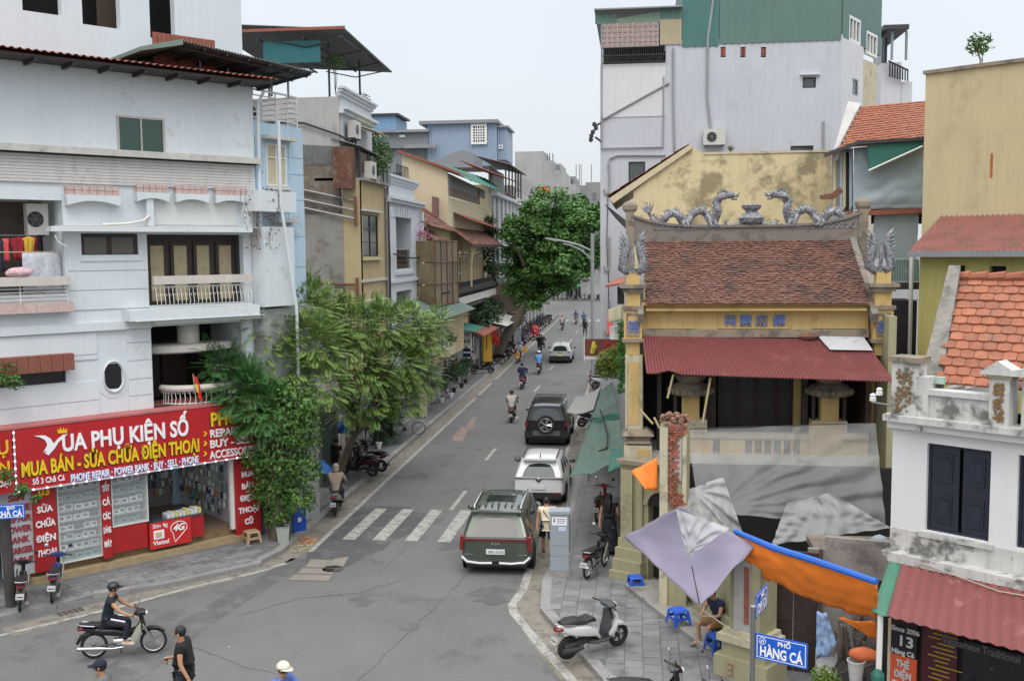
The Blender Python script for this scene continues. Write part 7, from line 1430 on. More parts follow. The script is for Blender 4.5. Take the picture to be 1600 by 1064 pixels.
bx('sunroof', k1, cglass, -.42, .42, 1.3, 2.0, 1.775, 1.792); bx('spoiler', k1, olive, -.70, .70, .22, .42, 1.70, 1.745)
k2 = car('white crossover car with black waist line parked second in the row', (-3.35, 35.0, 0), 0, 4.3, 1.80, 1.62, wpaint, belt=1.05, hood=.98, wh=.34, rails=blkp, rake=.50, plate=None, pm2=blkp)
bx('tail_light', k2, blkp, -.86, -.1, -.06, .0, .985, 1.01, .1, .86, -.06, .0, .985, 1.01, kind='stuff'); b = B(); b.prism([(-.13, 1.0), (-.05, 1.0), (0, .93), (.05, 1.0), (.13, 1.0), (.03, .88), (-.03, .88)], -.07, -.05); b.build('v_badge', blkp, k2)
bx('rear_bumper', k2, blkp, -.8, .8, -.055, .02, .28, .50); bx('bumper_lamp', k2, redl, -.75, -.5, -.065, -.055, .44, .48); bx('bumper_lamp', k2, redl, .5, .75, -.065, -.055, .44, .48); bx('spoiler', k2, wpaint, -.60, .60, .34, .56, 1.56, 1.60)
k3 = car('black boxy off road car with spare wheel on its tailgate', (-4.02, 45.9, 0), 0, 4.6, 2.02, 1.96, bpaint, belt=1.22, hood=1.18, g=.35, wh=.40, suv=True, rake=.14, plate=None)
b = B(); b.lathe([(.12, .0), (.41, .0), (.43, .06), (.43, .18), (.38, .24), (.12, .24)], n=28, axis='y'); sp = b.build('spare_wheel', rub, k3, smooth='auto', loc=(0, -.30, 1.05))
b = B(); b.torus((0, -.01, 0), .30, .018, 'y')
for k in range(10): a = 2*pi*(k//2)/5+(.16 if k % 2 else -.16); b.tube([(0, -.015, 0), (.29*cos(a), -.015, .29*sin(a))], .025, 5)
b.build('rim', alloy, sp, smooth='auto', loc=(0, -.0, 0)); bx('rear_bumper', k3, mat('grey_bumper', (.16, .165, .17), .4, metal=.4), -.62, .62, -.12, .02, .52, .74); bx('bumper_corner', k3, blkp, -1.0, -.621, -.1, .1, .42, .72); bx('bumper_corner', k3, blkp, .621, 1.0, -.1, .1, .42, .72)
for s in (-1, 1): bx('tail_light', k3, redl, s*.92-.07, s*.92+.07, -.05, .02, .95, 1.15)
for k in range(6): bx('roof_slat', k3, blkp, -.62, .62, .7+k*.45, .78+k*.45, 1.99, 2.02)
for s in (-1, 1): bx('roof_rack_rail', k3, blkp, s*.70-.02, s*.70+.02, .5, 3.2, 1.97, 2.03)
k4 = car('silver grey electric hatchback driving up the street', (-5.9, 80.2, 0), 0, 4.2, 1.80, 1.58, spaint, belt=1.0, hood=.98, wh=.34, rake=.48, plate=None, pm2=blkp, roofm=spaint, cat='moving')
bx('rear_bumper', k4, blkp, -.82, .82, -.06, .02, .28, .62); b = B(); b.prism([(-.13, .92), (0, .85), (.13, .92), (.03, .80), (-.03, .80)], -.08, -.05); b.build('v_badge', blkp, k4); bx('tail_light', k4, redl, -.85, -.62, -.05, 0, .90, .95); bx('tail_light', k4, redl, .62, .85, -.05, 0, .90, .95)
# ---------------------------------------------------------------- motorbikes : x forward
seatm = mat('bike_seat', (.016, .016, .018), .6, var=.1, bump=.2, bscale=60); lampw = mat('clear_lamp', (.5, .52, .53), .15, spec=.8); mirg = mat('mirror_glass', (.75, .78, .8), .1, metal=.8)
def loft(b, secs, n=12, p=.7):
    vs = []
    for (x, z, w_, h) in secs:
        for k in range(n): a = 2*pi*k/n; c, s = cos(a), sin(a); vs.append((x, w_*math.copysign(abs(c)**p, c), z+h*math.copysign(abs(s)**p, s)))
    K = len(secs); return b.add(vs, [(i*n+j, i*n+(j+1) % n, (i+1)*n+(j+1) % n, (i+1)*n+j) for i in range(K-1) for j in range(n)]+[tuple(reversed(range(n))), tuple((K-1)*n+j for j in range(n))])
def mwheel(t, x, r, w_, spoked, nm):
    b = B(); b.torus((0, 0, 0), r-w_/2, w_/2, 'y', 28, 8); ty = b.build(nm, rub, t, smooth=True, loc=(x, 0, r)); b = B(); b.torus((0, 0, 0), r-w_-.004, .014, 'y', 24, 6); b.lathe([(.05, -.04), (.05, .04)], n=10, axis='y')
    if spoked:
        for k in range(18): a = 2*pi*k/18; b.tube([(.045*cos(a+.3), .02*(-1)**k, .045*sin(a+.3)), ((r-w_)*cos(a), 0, (r-w_)*sin(a))], .0035, 3)
    else:
        for k in range(5): a = 2*pi*k/5; b.tube([(0, 0, 0), ((r-w_)*cos(a), 0, (r-w_)*sin(a))], .022, 5)
    b.build('rim', chrome if spoked else steeld, ty, smooth='auto')
def moto(label, pos, rz, pm, kind='scooter', lean=0.0, group=None, plate=True, mirrors=True, pm2=None, lo=False, cat='motorbike', steer=0.0):
    """a step-through scooter or an underbone motorbike, about 1.9 m long"""
    t = empty('motor_scooter' if kind == 'scooter' else 'motorbike', label, cat, *pos, rz, group); t.rotation_euler = (lean, 0, rz); sc_ = kind == 'scooter'; pm2 = pm2 or blkp
    r = .25 if sc_ else .295; wd_ = .10 if sc_ else .065; xr, xf = -.60, .66
    mwheel(t, xr, r, wd_, not sc_, 'rear_wheel'); mwheel(t, xf, r, wd_*.9, not sc_, 'front_wheel'); P = lambda nm, bb, m_, sm='auto', par=t: bb.build(nm, m_, par, smooth=sm)
    if sc_:
        P('body_shell', loft(B(), [(-.88, .74, .05, .03), (-.80, .70, .12, .08), (-.55, .64, .18, .13), (-.25, .58, .19, .14), (-.02, .50, .17, .10), (.10, .36, .13, .06)]), pm); P('floor_board', loft(B(), [(-.15, .30, .10, .05), (.0, .29, .17, .05), (.25, .29, .17, .05), (.40, .33, .13, .06)]), pm2)
        P('floor_mat', B().box(-.02, .34, -.13, .13, .335, .350), seatm); P('front_shield', loft(B(), [(.34, .36, .13, .10), (.46, .52, .17, .16), (.50, .66, .18, .14), (.47, .80, .15, .10), (.42, .90, .09, .05)]), pm); P('inner_shield', loft(B(), [(.26, .42, .10, .08), (.36, .62, .14, .16), (.34, .82, .10, .08)]), pm2)
        P('front_fender', loft(B(), [(.42, .46, .06, .03), (.56, .53, .09, .05), (.72, .51, .09, .045), (.86, .42, .06, .03)]), pm); P('seat', loft(B(), [(-.80, .80, .10, .035), (-.62, .82, .14, .06), (-.40, .80, .15, .06), (-.28, .77, .14, .045), (-.10, .79, .13, .06), (.0, .74, .09, .05)]), seatm)
        P('swing_arm', loft(B(), [(-.72, .27, .06, .06), (-.50, .30, .09, .08), (-.20, .34, .08, .07)]), steeld); P('exhaust', B().tube([(-.35, -.14, .26), (-.55, -.17, .27), (-.85, -.17, .30)], [.035, .055, .06], 10), steeld)
    else:
        P('body_shell', loft(B(), [(-.92, .74, .05, .03), (-.70, .68, .10, .06), (-.40, .62, .12, .09), (-.12, .58, .11, .10), (.08, .50, .07, .10), (.30, .58, .06, .08), (.40, .72, .06, .06)]), pm); P('seat', loft(B(), [(-.90, .79, .07, .03), (-.65, .79, .12, .05), (-.35, .76, .13, .05), (-.08, .73, .11, .05), (.04, .66, .06, .04)]), seatm)
        P('engine', loft(B(), [(-.18, .34, .09, .10), (.0, .34, .11, .10), (.14, .36, .08, .07), (.24, .38, .05, .05)]), alloy if not lo else steeld)
        for s in (-1, 1): P('leg_shield', loft(B(), [(.20, .36, .015, .10), (.32, .50, .02, .18), (.42, .68, .02, .12)]).xf(Matrix.Translation((0, s*.14, 0))), mat('shield_beige', (.34, .34, .27), .5) if s < 0 else pm)
        P('front_fender', loft(B(), [(.42, .52, .05, .03), (.58, .61, .07, .04), (.78, .59, .06, .03), (.92, .50, .04, .02)]), pm); P('rear_fender', B().tube([(-.66, 0, .60), (-.86, 0, .52), (-.96, 0, .36)], [.06, .05, .03], 8), blkp); P('exhaust', B().tube([(.05, -.14, .26), (-.20, -.15, .24), (-.45, -.16, .27), (-.92, -.17, .31)], [.02, .025, .045, .045], 10), chrome)
        P('swing_arm', B().tube([(-.12, -.10, .34), (-.60, -.11, .295)], .025, 6), steeld)
    for s in (-1, 1): P('fork', B().tube([(.44, s*.07, .72), (xf, s*.075, r)], .022, 7), steelg); P('grip', B().tube([(.34, s*.16, .99), (.27, s*.34, 1.0)], .018, 7), blkp)
    P('handlebar_cover', loft(B(), [(.28, .98, .12, .035), (.36, .99, .20, .05), (.46, .98, .14, .06), (.53, .95, .07, .04)]), pm2 if sc_ else pm); P('headlight', B().ball((.53, 0, .95), (.04, .08, .055), 10, 6), lampw, True)
    P('steering_column', B().tube([(.46, 0, .66), (.40, 0, .96)], .05, 8), blkp); P('tail_light', loft(B(), [(-.93, .70, .06, .03), (-.86, .72, .10, .05), (-.80, .72, .11, .05)]), redl)
    if plate: q = B(); q.add([(-.99, -.095, .42), (-.99, .095, .42), (-.93, .095, .55), (-.93, -.095, .55)], [(0, 1, 2, 3), (3, 2, 1, 0)]); q = P('number_plate', q, platew, False); P('plate_print', B().box(-.975, -.972, -.07, .07, .47, .49), pltx, False)
    if not lo: P('grab_rail', B().tube([(-.55, .14, .78), (-.85, .13, .82), (-.93, 0, .83), (-.85, -.13, .82), (-.55, -.14, .78)], .013, 6), chrome if not sc_ else alloy); P('side_stand', B().tube([(-.02, .10, .30), (-.08, .22, .01)], .012, 5), steeld)
    if mirrors:
        for s in (-1, 1): P('mirror_stem', B().tube([(.33, s*.17, 1.0), (.36, s*.24, 1.14), (.34, s*.28, 1.22)], .007, 5), steeld); P('mirror', B().ball((.33, s*.29, 1.24), (.012, .06, .045), 10, 6), mirg if s > 0 else blkp, True)
    return t
bk = paint('bike_black', (.010, .010, .011)); bw = paint('bike_white', (.58, .59, .59), .0); brd = paint('bike_red', (.33, .01, .018), .1); bgr = paint('bike_grey', (.20, .21, .22)); bor = paint('bike_orange', (.62, .25, .02), .0); bbl = paint('bike_blue', (.02, .05, .20)); bmr = paint('bike_maroon', (.06, .012, .018))
D = radians
def gxy(px, py, z=0.): p = on_z(px, py, z); return (p.x, p.y, z)
PV = KH+.014
moto('white step through scooter with black seat on the right pavement', (-.92, 21.75, PV), D(40), bw, 'scooter', D(3), mirrors=False, pm2=mat('inner_grey_plastic', (.05, .055, .06), .6)).scale = (1.1, 1.25, 1.06)
moto('black motorbike parked beside the grey power cabinet', (-1.05, 27.35, PV), D(70), bk, 'underbone', D(4)); moto('dark motorbike with round white mirror cut by the bottom edge', (.38, 18.7, PV), D(12), bk, 'underbone', D(3), pm2=bmr); moto('white nosed motorbike at the bottom edge near the street sign', (1.12, 17.85, PV), D(25), bw, 'underbone', D(3))
moto('dark motorbike with pale plate parked nearest the left edge', (-15.55, 23.45, PV), D(120), bk, 'underbone', D(5)); moto('dark blue motorbike parked in front of the ĐIỆN THOẠI board', (-15.05, 24.15, PV), D(115), bbl, 'underbone', D(5))
moto('red motorbike standing under the green tarpaulin edge', (-1.1, 33.2, PV), D(80), brd, 'underbone', D(3))
moto('dark maroon scooter parked under the feathery tree, nearer one', (-10.9, 38.6, PV), D(172), bmr, 'scooter', D(4)); moto('black scooter with grab rail parked beside the maroon scooter', (-10.75, 39.5, PV), D(170), bk, 'scooter', D(4)); moto('dark scooter with pale headlight facing out beside the shop counter', (-11.3, 40.5, PV), D(95), bk, 'scooter', D(3))
moto('black scooter parked at the kerb under the ochre banner', (-11.0, 72.6, PV), D(175), bk, 'scooter', 0); moto('dark motorbike parked behind the black kerbside scooter', (-10.9, 78.6, PV), D(160), bk, 'underbone', 0)
def light_moto(label, pos, rz, pm, group, kind='scooter'): return moto(label, pos, rz, pm, kind, 0, group, True, False, lo=True)
# long row of parked bikes on the left: copies of a few kinds
protos = []
for i, (pm_, kd) in enumerate(((bk, 'scooter'), (bgr, 'scooter'), (bk, 'underbone'), (bw, 'scooter'), (bbl, 'underbone'), (bmr, 'scooter'))): protos.append(light_moto('', (0, 0, -50), 0, pm_, 'motorbikes parked along the left pavement', kd))
cn_ = ['black scooter', 'grey scooter', 'black motorbike', 'white scooter', 'blue motorbike', 'maroon scooter']
spots = [(82+i*1.15, -10.95-(.25 if i % 2 else 0), i) for i in range(40)]; lab_used = {}
where = ['near the silver car', 'beside the red scooter', 'before the far crossing', 'under the big tree crown', 'at the head of the row']
k = 0
for (y, x, i) in spots:
    pk = [0, 2, 1, 0, 5, 3, 2, 0, 4, 1][i % 10]; o = ctree(protos[pk]); o.location = (x+U(-.15, .1), y, PV); o.rotation_euler = (0, 0, D(165+U(-14, 14))); o['label'] = '%s in the long row on the left pavement %s' % (cn_[pk], where[i//9]); o['group'] = 'motorbikes parked along the left pavement'
for i in range(14):
    pk = random.choice([0, 1, 2, 2, 0]); o = ctree(protos[pk]); o.location = (-12.2+U(-.2, .2), 84+i*2.3, PV); o.rotation_euler = (0, 0, D(U(60, 120))); o['label'] = '%s in the inner line of parked bikes by the left shop fronts' % cn_[pk]; o['group'] = 'motorbikes parked by the left shop fronts'
for i in range(9):
    pk = [3, 2, 3, 0, 2, 1, 0, 2, 1][i]; o = ctree(protos[pk]); o.location = (-2.0+U(-.1, .1), 64.5+i*.85, PV); o.rotation_euler = (0, 0, D(20+U(-8, 8))); o['label'] = '%s parked at the foot of the street lamp, %s of the short row' % (cn_[pk], ['nearest', 'second', 'third', 'fourth', 'middle', 'sixth', 'seventh', 'eighth', 'farthest'][i]); o['group'] = 'motorbikes parked by the street lamp'
for i in range(10):
    pk = [0, 2, 1, 0, 2][i % 5]; o = ctree(protos[pk]); o.location = (-2.1, 96+i*3.2, PV); o.rotation_euler = (0, 0, D(30)); o['label'] = '%s parked on the far right pavement beyond the street lamp' % cn_[pk]; o['group'] = 'motorbikes parked on the far right pavement'
for i in range(16):
    pk = [0, 2, 3, 1, 2][i % 5]; o = ctree(protos[pk]); o.location = (-14.5+i*.8, 181.5+U(-.4, .4), .13); o.rotation_euler = (0, 0, D(80+U(-10, 10))); o['label'] = '%s in the row across the far junction' % cn_[pk]; o['group'] = 'motorbikes parked across the junction'
for p_ in protos:
    for c in list(p_.children_recursive)+[p_]: bpy.data.objects.remove(c)
moto('black scooter with its mirror raised under the small grey tarpaulin', (-2.05, 50.6, PV), D(20), bk, 'scooter', 0)
# ---- bicycle
t = empty('bicycle', 'white city bicycle with front basket on the left pavement', 'bicycle', -10.95, 47.65, PV, D(8)); wm = mat('bicycle_white', (.62, .63, .62), .4)
for x_, nm in ((-.52, 'rear_wheel'), (.55, 'front_wheel')):
    b = B(); b.torus((x_, 0, .33), .32, .017, 'y', 30, 6); w0 = b.build(nm, rub, t, smooth=True); b = B(); b.torus((x_, 0, .33), .295, .010, 'y', 26, 5)
    for k in range(14): a = 2*pi*k/14; b.tube([(x_, 0, .33), (x_+.295*cos(a), 0, .33+.295*sin(a))], .003, 3)
    b.build('rim', chrome, w0, smooth=True)
b = B()
for q in ([(-.52, 0, .33), (-.12, 0, .30), (-.25, 0, .72), (-.52, 0, .33)], [(-.12, 0, .30), (.38, 0, .78)], [(-.22, 0, .55), (.36, 0, .84)], [(.40, 0, .95), (.40, 0, .78), (.55, 0, .33)], [(-.25, 0, .7), (-.28, 0, .84)]): b.tube(q, .017, 7)
b.build('frame', wm, t, smooth='auto'); tb('handlebar', t, steelg, [(.28, -.28, 1.03), (.40, -.12, .98), (.42, .12, .98), (.28, .28, 1.03)], .012, 6); b = B(); b.ball((-.29, 0, .87), (.13, .08, .04), 8, 5); b.build('saddle', seatm, t, smooth=True)
b = B()
for k in range(7): b.tube([(.50, -.14+k*.046, .72), (.52, -.15+k*.05, .95)], .005, 4); b.tube([(.74, -.14+k*.046, .74), (.78, -.15+k*.05, .95)], .005, 4)
for z in (.74, .84, .95): b.tube([(.50, -.15, z), (.77, -.15, z), (.77, .15, z), (.50, .15, z), (.50, -.15, z)], .006, 4)
b.build('basket', wm, t, kind='stuff'); 
for x_ in (-.52, .55): b = B(); b.torus((x_, 0, .33), .36, .018, 'y', 14, 5, .3, 2.9); b.build('mudguard', wm, t, smooth=True)
b = B(); b.lathe([(.09, -.01), (.09, .01), (.001, .01)], c=(-.12, -.04, .30), n=14, axis='y'); b.build('chainring', steeld, t)
# ---------------------------------------------------------------- people
skinm = mat('skin', (.42, .22, .13), .6, var=.06); hairm = mat('black_hair', (.012, .010, .009), .6, var=.2); eyem = mat('eye', (.02, .015, .012), .3)
def skin(name, J, E_, Rd, m, par, root='pelvis', sub=2):
    ks = [k for k in J if any(k in e_ for e_ in E_)]; ix = {k: i for i, k in enumerate(ks)}; me = bpy.data.meshes.new(name); me.from_pydata([J[k] for k in ks], [(ix[a], ix[b_]) for a, b_ in E_], [])
    o = bpy.data.objects.new(name, me); COL.objects.link(o); md = o.modifiers.new('k', 'SKIN'); 
    for k, i in ix.items():
        r = Rd[k]; r = r if isinstance(r, tuple) else (r, r); me.skin_vertices[0].data[i].radius = r; me.skin_vertices[0].data[i].use_root = (k == (root if root in ix else ks[0]))
    md.use_smooth_shade = True; s2 = o.modifiers.new('s', 'SUBSURF'); s2.levels = sub; s2.render_levels = sub
    em = bpy.data.meshes.new_from_object(o.evaluated_get(bpy.context.evaluated_depsgraph_get())); bpy.data.objects.remove(o); em.materials.clear(); em.materials.append(m); em.polygons.foreach_set('use_smooth', [True]*len(em.polygons)); em.name = name
    return link(name, em, par)
SIDES = ('l', 'r')
def pose(kind):
    J = {}
    if kind == 'ride': c = dict(pelvis=(-.30, 0, .90), spine=(-.28, 0, 1.06), chest=(-.22, 0, 1.28), neck=(-.18, 0, 1.45), head=(-.14, 0, 1.56), crown=(-.13, 0, 1.68)); s = dict(sh=(-.20, .20, 1.39), el=(.00, .29, 1.16), wr=(.24, .29, 1.03), hand=(.31, .28, 1.01), hip=(-.26, .10, .86), kn=(.14, .17, .80), an=(.06, .17, .42), toe=(.24, .18, .36))
    elif kind == 'sit': c = dict(pelvis=(-.05, 0, .50), spine=(-.03, 0, .68), chest=(.04, 0, .90), neck=(.11, 0, 1.06), head=(.19, 0, 1.15), crown=(.22, 0, 1.26)); s = dict(sh=(.05, .20, 1.01), el=(.18, .27, .76), wr=(.38, .10, .72), hand=(.45, .06, .74), hip=(-.02, .11, .48), kn=(.42, .17, .52), an=(.40, .16, .10), toe=(.58, .18, .05))
    else: c = dict(pelvis=(0, 0, .95), spine=(0, 0, 1.10), chest=(.02, 0, 1.30), neck=(.02, 0, 1.47), head=(.05, 0, 1.57), crown=(.05, 0, 1.69)); s = dict(sh=(.0, .20, 1.41), el=(-.02, .26, 1.14), wr=(.06, .27, .90), hand=(.09, .26, .81), hip=(0, .10, .90), kn=(.04, .11, .50), an=(-.01, .12, .10), toe=(.16, .14, .05))
    J.update(c)
    for k, v in s.items(): J[k+'l'] = v; J[k+'r'] = (v[0], -v[1], v[2])
    if kind == 'walk':
        J['knl'] = (.16, .11, .52); J['anl'] = (.22, .11, .12); J['toel'] = (.38, .12, .10); J['knr'] = (-.06, -.11, .50); J['anr'] = (-.26, -.12, .16); J['toer'] = (-.14, -.13, .05); J['wrl'] = (-.14, .28, .92); J['handl'] = (-.18, .27, .84); J['wrr'] = (.18, -.26, .98); J['handr'] = (.25, -.25, .92)
    return J
def person(label, pos, rz, kind='stand', shirt=(.5, .5, .5), trou=(.03, .03, .04), hat=None, hatc=None, hair=True, sleeve=.5, trlen=1.0, dress=False, longhair=False, parent_lean=0, tweak=None, scale=1.0, mask=None, shoe=(.03, .03, .03), cup=False, bag=False, low=False, stripe=False):
    t = empty('person', label, 'person', *pos, rz); t.scale = (scale,)*3; J = pose(kind); J.update(tweak or {})
    Rb = dict(pelvis=(.125, .09), spine=(.11, .085), chest=(.115, .08), neck=.052, head=(.078, .088), crown=(.062, .07))
    E_ = [('pelvis', 'spine'), ('spine', 'chest'), ('chest', 'neck'), ('neck', 'head'), ('head', 'crown')]
    for s in SIDES:
        Rb.update({'sh'+s: .062, 'el'+s: .042, 'wr'+s: .030, 'hand'+s: (.038, .022), 'hip'+s: .088, 'kn'+s: .058, 'an'+s: .04, 'toe'+s: (.04, .026)})
        E_ += [('chest', 'sh'+s), ('sh'+s, 'el'+s), ('el'+s, 'wr'+s), ('wr'+s, 'hand'+s), ('pelvis', 'hip'+s), ('hip'+s, 'kn'+s), ('kn'+s, 'an'+s), ('an'+s, 'toe'+s)]
        if not low:
            d = (Vector(J['hand'+s])-Vector(J['wr'+s])).normalized(); sd = Vector((0, 1, 0)); h0 = Vector(J['hand'+s])
            if abs(d.y) > .8: sd = Vector((1, 0, 0))
            for q in range(4):
                a = h0+sd*(q-1.5)*.02+d*.035; c = a+d*[.03, .036, .032, .024][q]+Vector((0, 0, -.02)); J['f%d%s' % (q, s)] = a; J['g%d%s' % (q, s)] = c; Rb['f%d%s' % (q, s)] = .0095; Rb['g%d%s' % (q, s)] = .007; E_ += [('hand'+s, 'f%d%s' % (q, s)), ('f%d%s' % (q, s), 'g%d%s' % (q, s))]
            a = h0-d*.02+sd*.03*(-1 if s == 'l' else 1)+Vector((0, 0, .01)); J['th'+s] = a+d*.03; Rb['th'+s] = .010; E_.append(('wr'+s, 'th'+s))
    skin('body', J, E_, Rb, skinm, t, sub=1 if low else 2)
    sm = mat('cloth_%02x%02x%02x' % tuple(int(c*255) for c in shirt), shirt, .9, var=.12, scale=6, bump=.3, bscale=14); tm = mat('cloth_%02x%02x%02x' % tuple(int(c*255) for c in trou), trou, .9, var=.12, scale=6, bump=.3, bscale=14)
    J2 = dict(J); J2['hem'] = tuple(Vector(J['pelvis'])+Vector((0, 0, -.07))); Rs = dict(hem=(.17, .14), pelvis=(.17, .135), spine=(.165, .13), chest=(.19, .14), neck=(.085, .08)); Es = [('hem', 'pelvis'), ('pelvis', 'spine'), ('spine', 'chest'), ('chest', 'neck')]; J2['neck'] = tuple(Vector(J['chest']).lerp(Vector(J['neck']), .80))
    for s in SIDES:
        Rs['sh'+s] = .095; Es.append(('chest', 'sh'+s)); f = sleeve
        if f > 1: J2['e2'+s] = J['wr'+s]; Es += [('sh'+s, 'el'+s), ('el'+s, 'e2'+s)]; Rs['el'+s] = .058; Rs['e2'+s] = .045
        else: J2['e2'+s] = tuple(Vector(J['sh'+s]).lerp(Vector(J['el'+s]), max(f, .25))); Es.append(('sh'+s, 'e2'+s)); Rs['e2'+s] = .066 if f > .2 else .04
    skin('dress' if dress else 'shirt', J2, Es, Rs, sm, t, sub=1 if low else 2)
    if dress:
        c = J['pelvis']; b = B(); b.lathe([(.15, .12), (.20, -.1), (.25, -.45), (.33, -.80), (.36, -.86)], c=c, n=20); b.v = [(x+.02*sin(7*math.atan2(y-c[1], x-c[0])) if z < c[2]-.2 else x, y, z) for x, y, z in b.v]; b.build('skirt', sm, t, smooth=True)
    else:
        J3 = dict(J); Et = []; Rt = dict(pelvis=(.155, .12))
        for s in SIDES:
            Rt['hip'+s] = .108; Rt['kn'+s] = .075; Et += [('pelvis', 'hip'+s), ('hip'+s, 'kn'+s)]
            if trlen > .6: J3['b'+s] = tuple(Vector(J['kn'+s]).lerp(Vector(J['an'+s]), .92)); Et.append(('kn'+s, 'b'+s)); Rt['b'+s] = .062
        skin('trousers', J3, Et, Rt, tm, t, sub=1 if low else 2)
        for s in SIDES: a, c = Vector(J['an'+s]), Vector(J['toe'+s]); b = B(); b.tube([a+(a-c)*.35+Vector((0, 0, -.05)), a+Vector((0, 0, -.04)), c+Vector((0, 0, -.005)), c+(c-a)*.25], [.03, .045, .045, .025], 8); b.build('shoe', mat('shoe_%02x' % int(shoe[0]*255), shoe, .6), t, smooth=True)
    h = (Vector(J['head'])+Vector(J['crown']))/2; cz = h.z
    if not low:
        b = B(); b.ball((h.x+.095, 0, cz-.035), (.022, .014, .022), 7, 5); b.build('nose', skinm, t, smooth=True)
        for s in (-1, 1): b = B(); b.ball((h.x+.078, s*.033, cz-.005), (.012, .014, .008), 7, 5); b.build('eye', eyem, t); b = B(); b.ball((h.x, s*.085, cz-.025), (.02, .012, .032), 7, 5); b.build('ear', skinm, t, smooth=True)
        b = B(); b.ball((h.x+.082, 0, cz-.075), (.012, .025, .006), 7, 5); b.build('mouth', mat('lip', (.30, .09, .08), .6), t)
    if hat in ('helmet', 'cap', 'hood'):
        hm = mat('hat_%02x%02x%02x' % tuple(int(c*255) for c in hatc), hatc, .3 if hat == 'helmet' else .9, var=.05); R_ = (.135, .125, .125) if hat == 'helmet' else (.115, .108, .10) if hat == 'cap' else (.13, .12, .14)
        b = B(); k = 7; n = 16; b.lathe([(max(1e-6, sin(pi/2*i/k)), cos(pi/2*i/k)) for i in range(k, -1, -1)], n=n); b.v = [(x*R_[0]+h.x-.012, y*R_[1], z*R_[2]+cz+.01) for x, y, z in b.v]; b.build(hat, hm, t, smooth=True)
        if hat != 'hood': b = B(); b.add([(h.x-.01+(R_[0]+(.09 if abs(a) < 1.0 else .0)*q*cos(a*1.3))*cos(a), (R_[1]+.01*q)*sin(a), cz+.012-.015*q) for q in (0, 1) for a in [(-1.1+2.2*i/10) for i in range(11)]], [(i, i+1, 12+i, 11+i) for i in range(10)]); o = b.build('visor', hm, t, smooth=True); md = o.modifiers.new('s', 'SOLIDIFY'); md.thickness = .008
        else: b = B(); b.ball((h.x-.02, 0, cz-.05), (.125, .115, .15), 12, 8); b.build('hood_drape', hm, t, smooth=True)
    if hair:
        b = B(); b.ball((h.x-.02, 0, cz+(.02 if hat is None else -.03)), (.10, .092, .105 if hat is None else .07), 14, 9); 
        b.v = [(min(x, h.x+.062) if z < cz+.05 else x, y, z) for x, y, z in b.v]; b.build('hair', hairm, t, smooth=True)
    if longhair: b = B(); b.tube([(h.x-.06, 0, cz), (h.x-.12, 0, cz-.18), (h.x-.15, 0, cz-.40), (h.x-.12, 0, cz-.52)], [.08, .095, .09, .03], 10); b.build('long_hair', hairm, t, smooth=True)
    if mask: b = B(); b.ball((h.x+.035, 0, cz-.06), (.065, .07, .045), 10, 6); b.build('face_mask', mat('mask', mask, .9), t, smooth=True)
    if bag: b = B(); pth = [Vector((.12, -.10, 1.02)), Vector((.14, 0, 1.25)), Vector((.04, .14, 1.46)), Vector((-.14, .08, 1.36)), Vector((-.15, -.08, 1.15)), Vector((-.05, -.18, 1.0))]; b.tube(pth, .014, 5); b.build('shoulder_strap', blkp, t)
    if stripe:
        for s in (1, -1): a, c = Vector(J['hipl' if s > 0 else 'hipr']), Vector(J['knl' if s > 0 else 'knr']); tb('white_stripe', t, wht, [a.lerp(c, .15)+Vector((0, s*.05, .10)), a.lerp(c, .9)+Vector((0, s*.03, .07))], .022, 5)
    return t
def rider(lab, biker, pos, rz, pm, kind, group=None, **k):
    m_ = moto(biker, pos, rz, pm, kind, 0, group, mirrors=k.pop('mir', True), lo=k.get('low', False)); k.setdefault('hat', 'helmet'); k.setdefault('hatc', (.6, .6, .6))
    p = person(lab, (pos[0], pos[1], pos[2]-.03), rz, 'ride', **k); return p
rider('man in dark T-shirt and black helmet riding the near motorbike', 'black motorbike ridden past the phone shop at lower left', (-11.42, 20.85, 0), D(20), bk, 'underbone', shirt=(.012, .022, .028), trou=(.015, .016, .03), hatc=(.015, .015, .018), stripe=True, shoe=(.45, .4, .38))
t = empty('shirt_print', 'white round print on the back of the near rider T-shirt', 'print', 0, 0, -20); bpy.data.objects.remove(t)
def bottom(px, py, h, z=1.70):   # ground place of a standing person whose crown is at the pixel
    p = on_z(px, py, h); return (p.x, p.y, 0)
q = bottom(285, 993, 1.72); person('man in black T-shirt holding a takeaway coffee cup', q, D(190), 'walk', (.008, .008, .009), (.02, .02, .03), scale=1.1, tweak={'wrr': (.22, -.14, 1.12), 'handr': (.30, -.10, 1.14), 'elr': (.0, -.27, 1.12)})
c_ = Matrix.Rotation(D(190), 3, 'Z') @ Vector((.36, -.10, 1.12)); b = B(); b.lathe([(.028, 0), (.04, .10)], n=12); cup = b.build('coffee_cup', mat('kraft_paper', (.42, .26, .14), .8), None, 'takeaway coffee cup with dark lid in the walking man hand', 'cup', loc=(q[0]+c_.x, q[1]+c_.y, c_.z)); b = B(); b.lathe([(.043, .10), (.043, .115), (.03, .125), (.001, .125)], n=12); b.build('lid', blkp, cup)
q = bottom(160, 1036, 1.76); person('man in navy cap and grey shirt cut by the bottom edge', q, D(200), 'walk', (.14, .15, .145), (.03, .03, .04), scale=1.06, hat='cap', hatc=(.012, .012, .03))
q = bottom(449, 1047, 1.62, 0); rider('rider in blue patterned sun jacket with a cream helmet', 'dark scooter at the bottom edge ridden in a blue jacket', (q[0]-.0, q[1]+.1, 0), D(-25), bk, 'scooter', shirt=(.10, .17, .42), trou=(.05, .07, .15), sleeve=1.5, hatc=(.62, .58, .46))
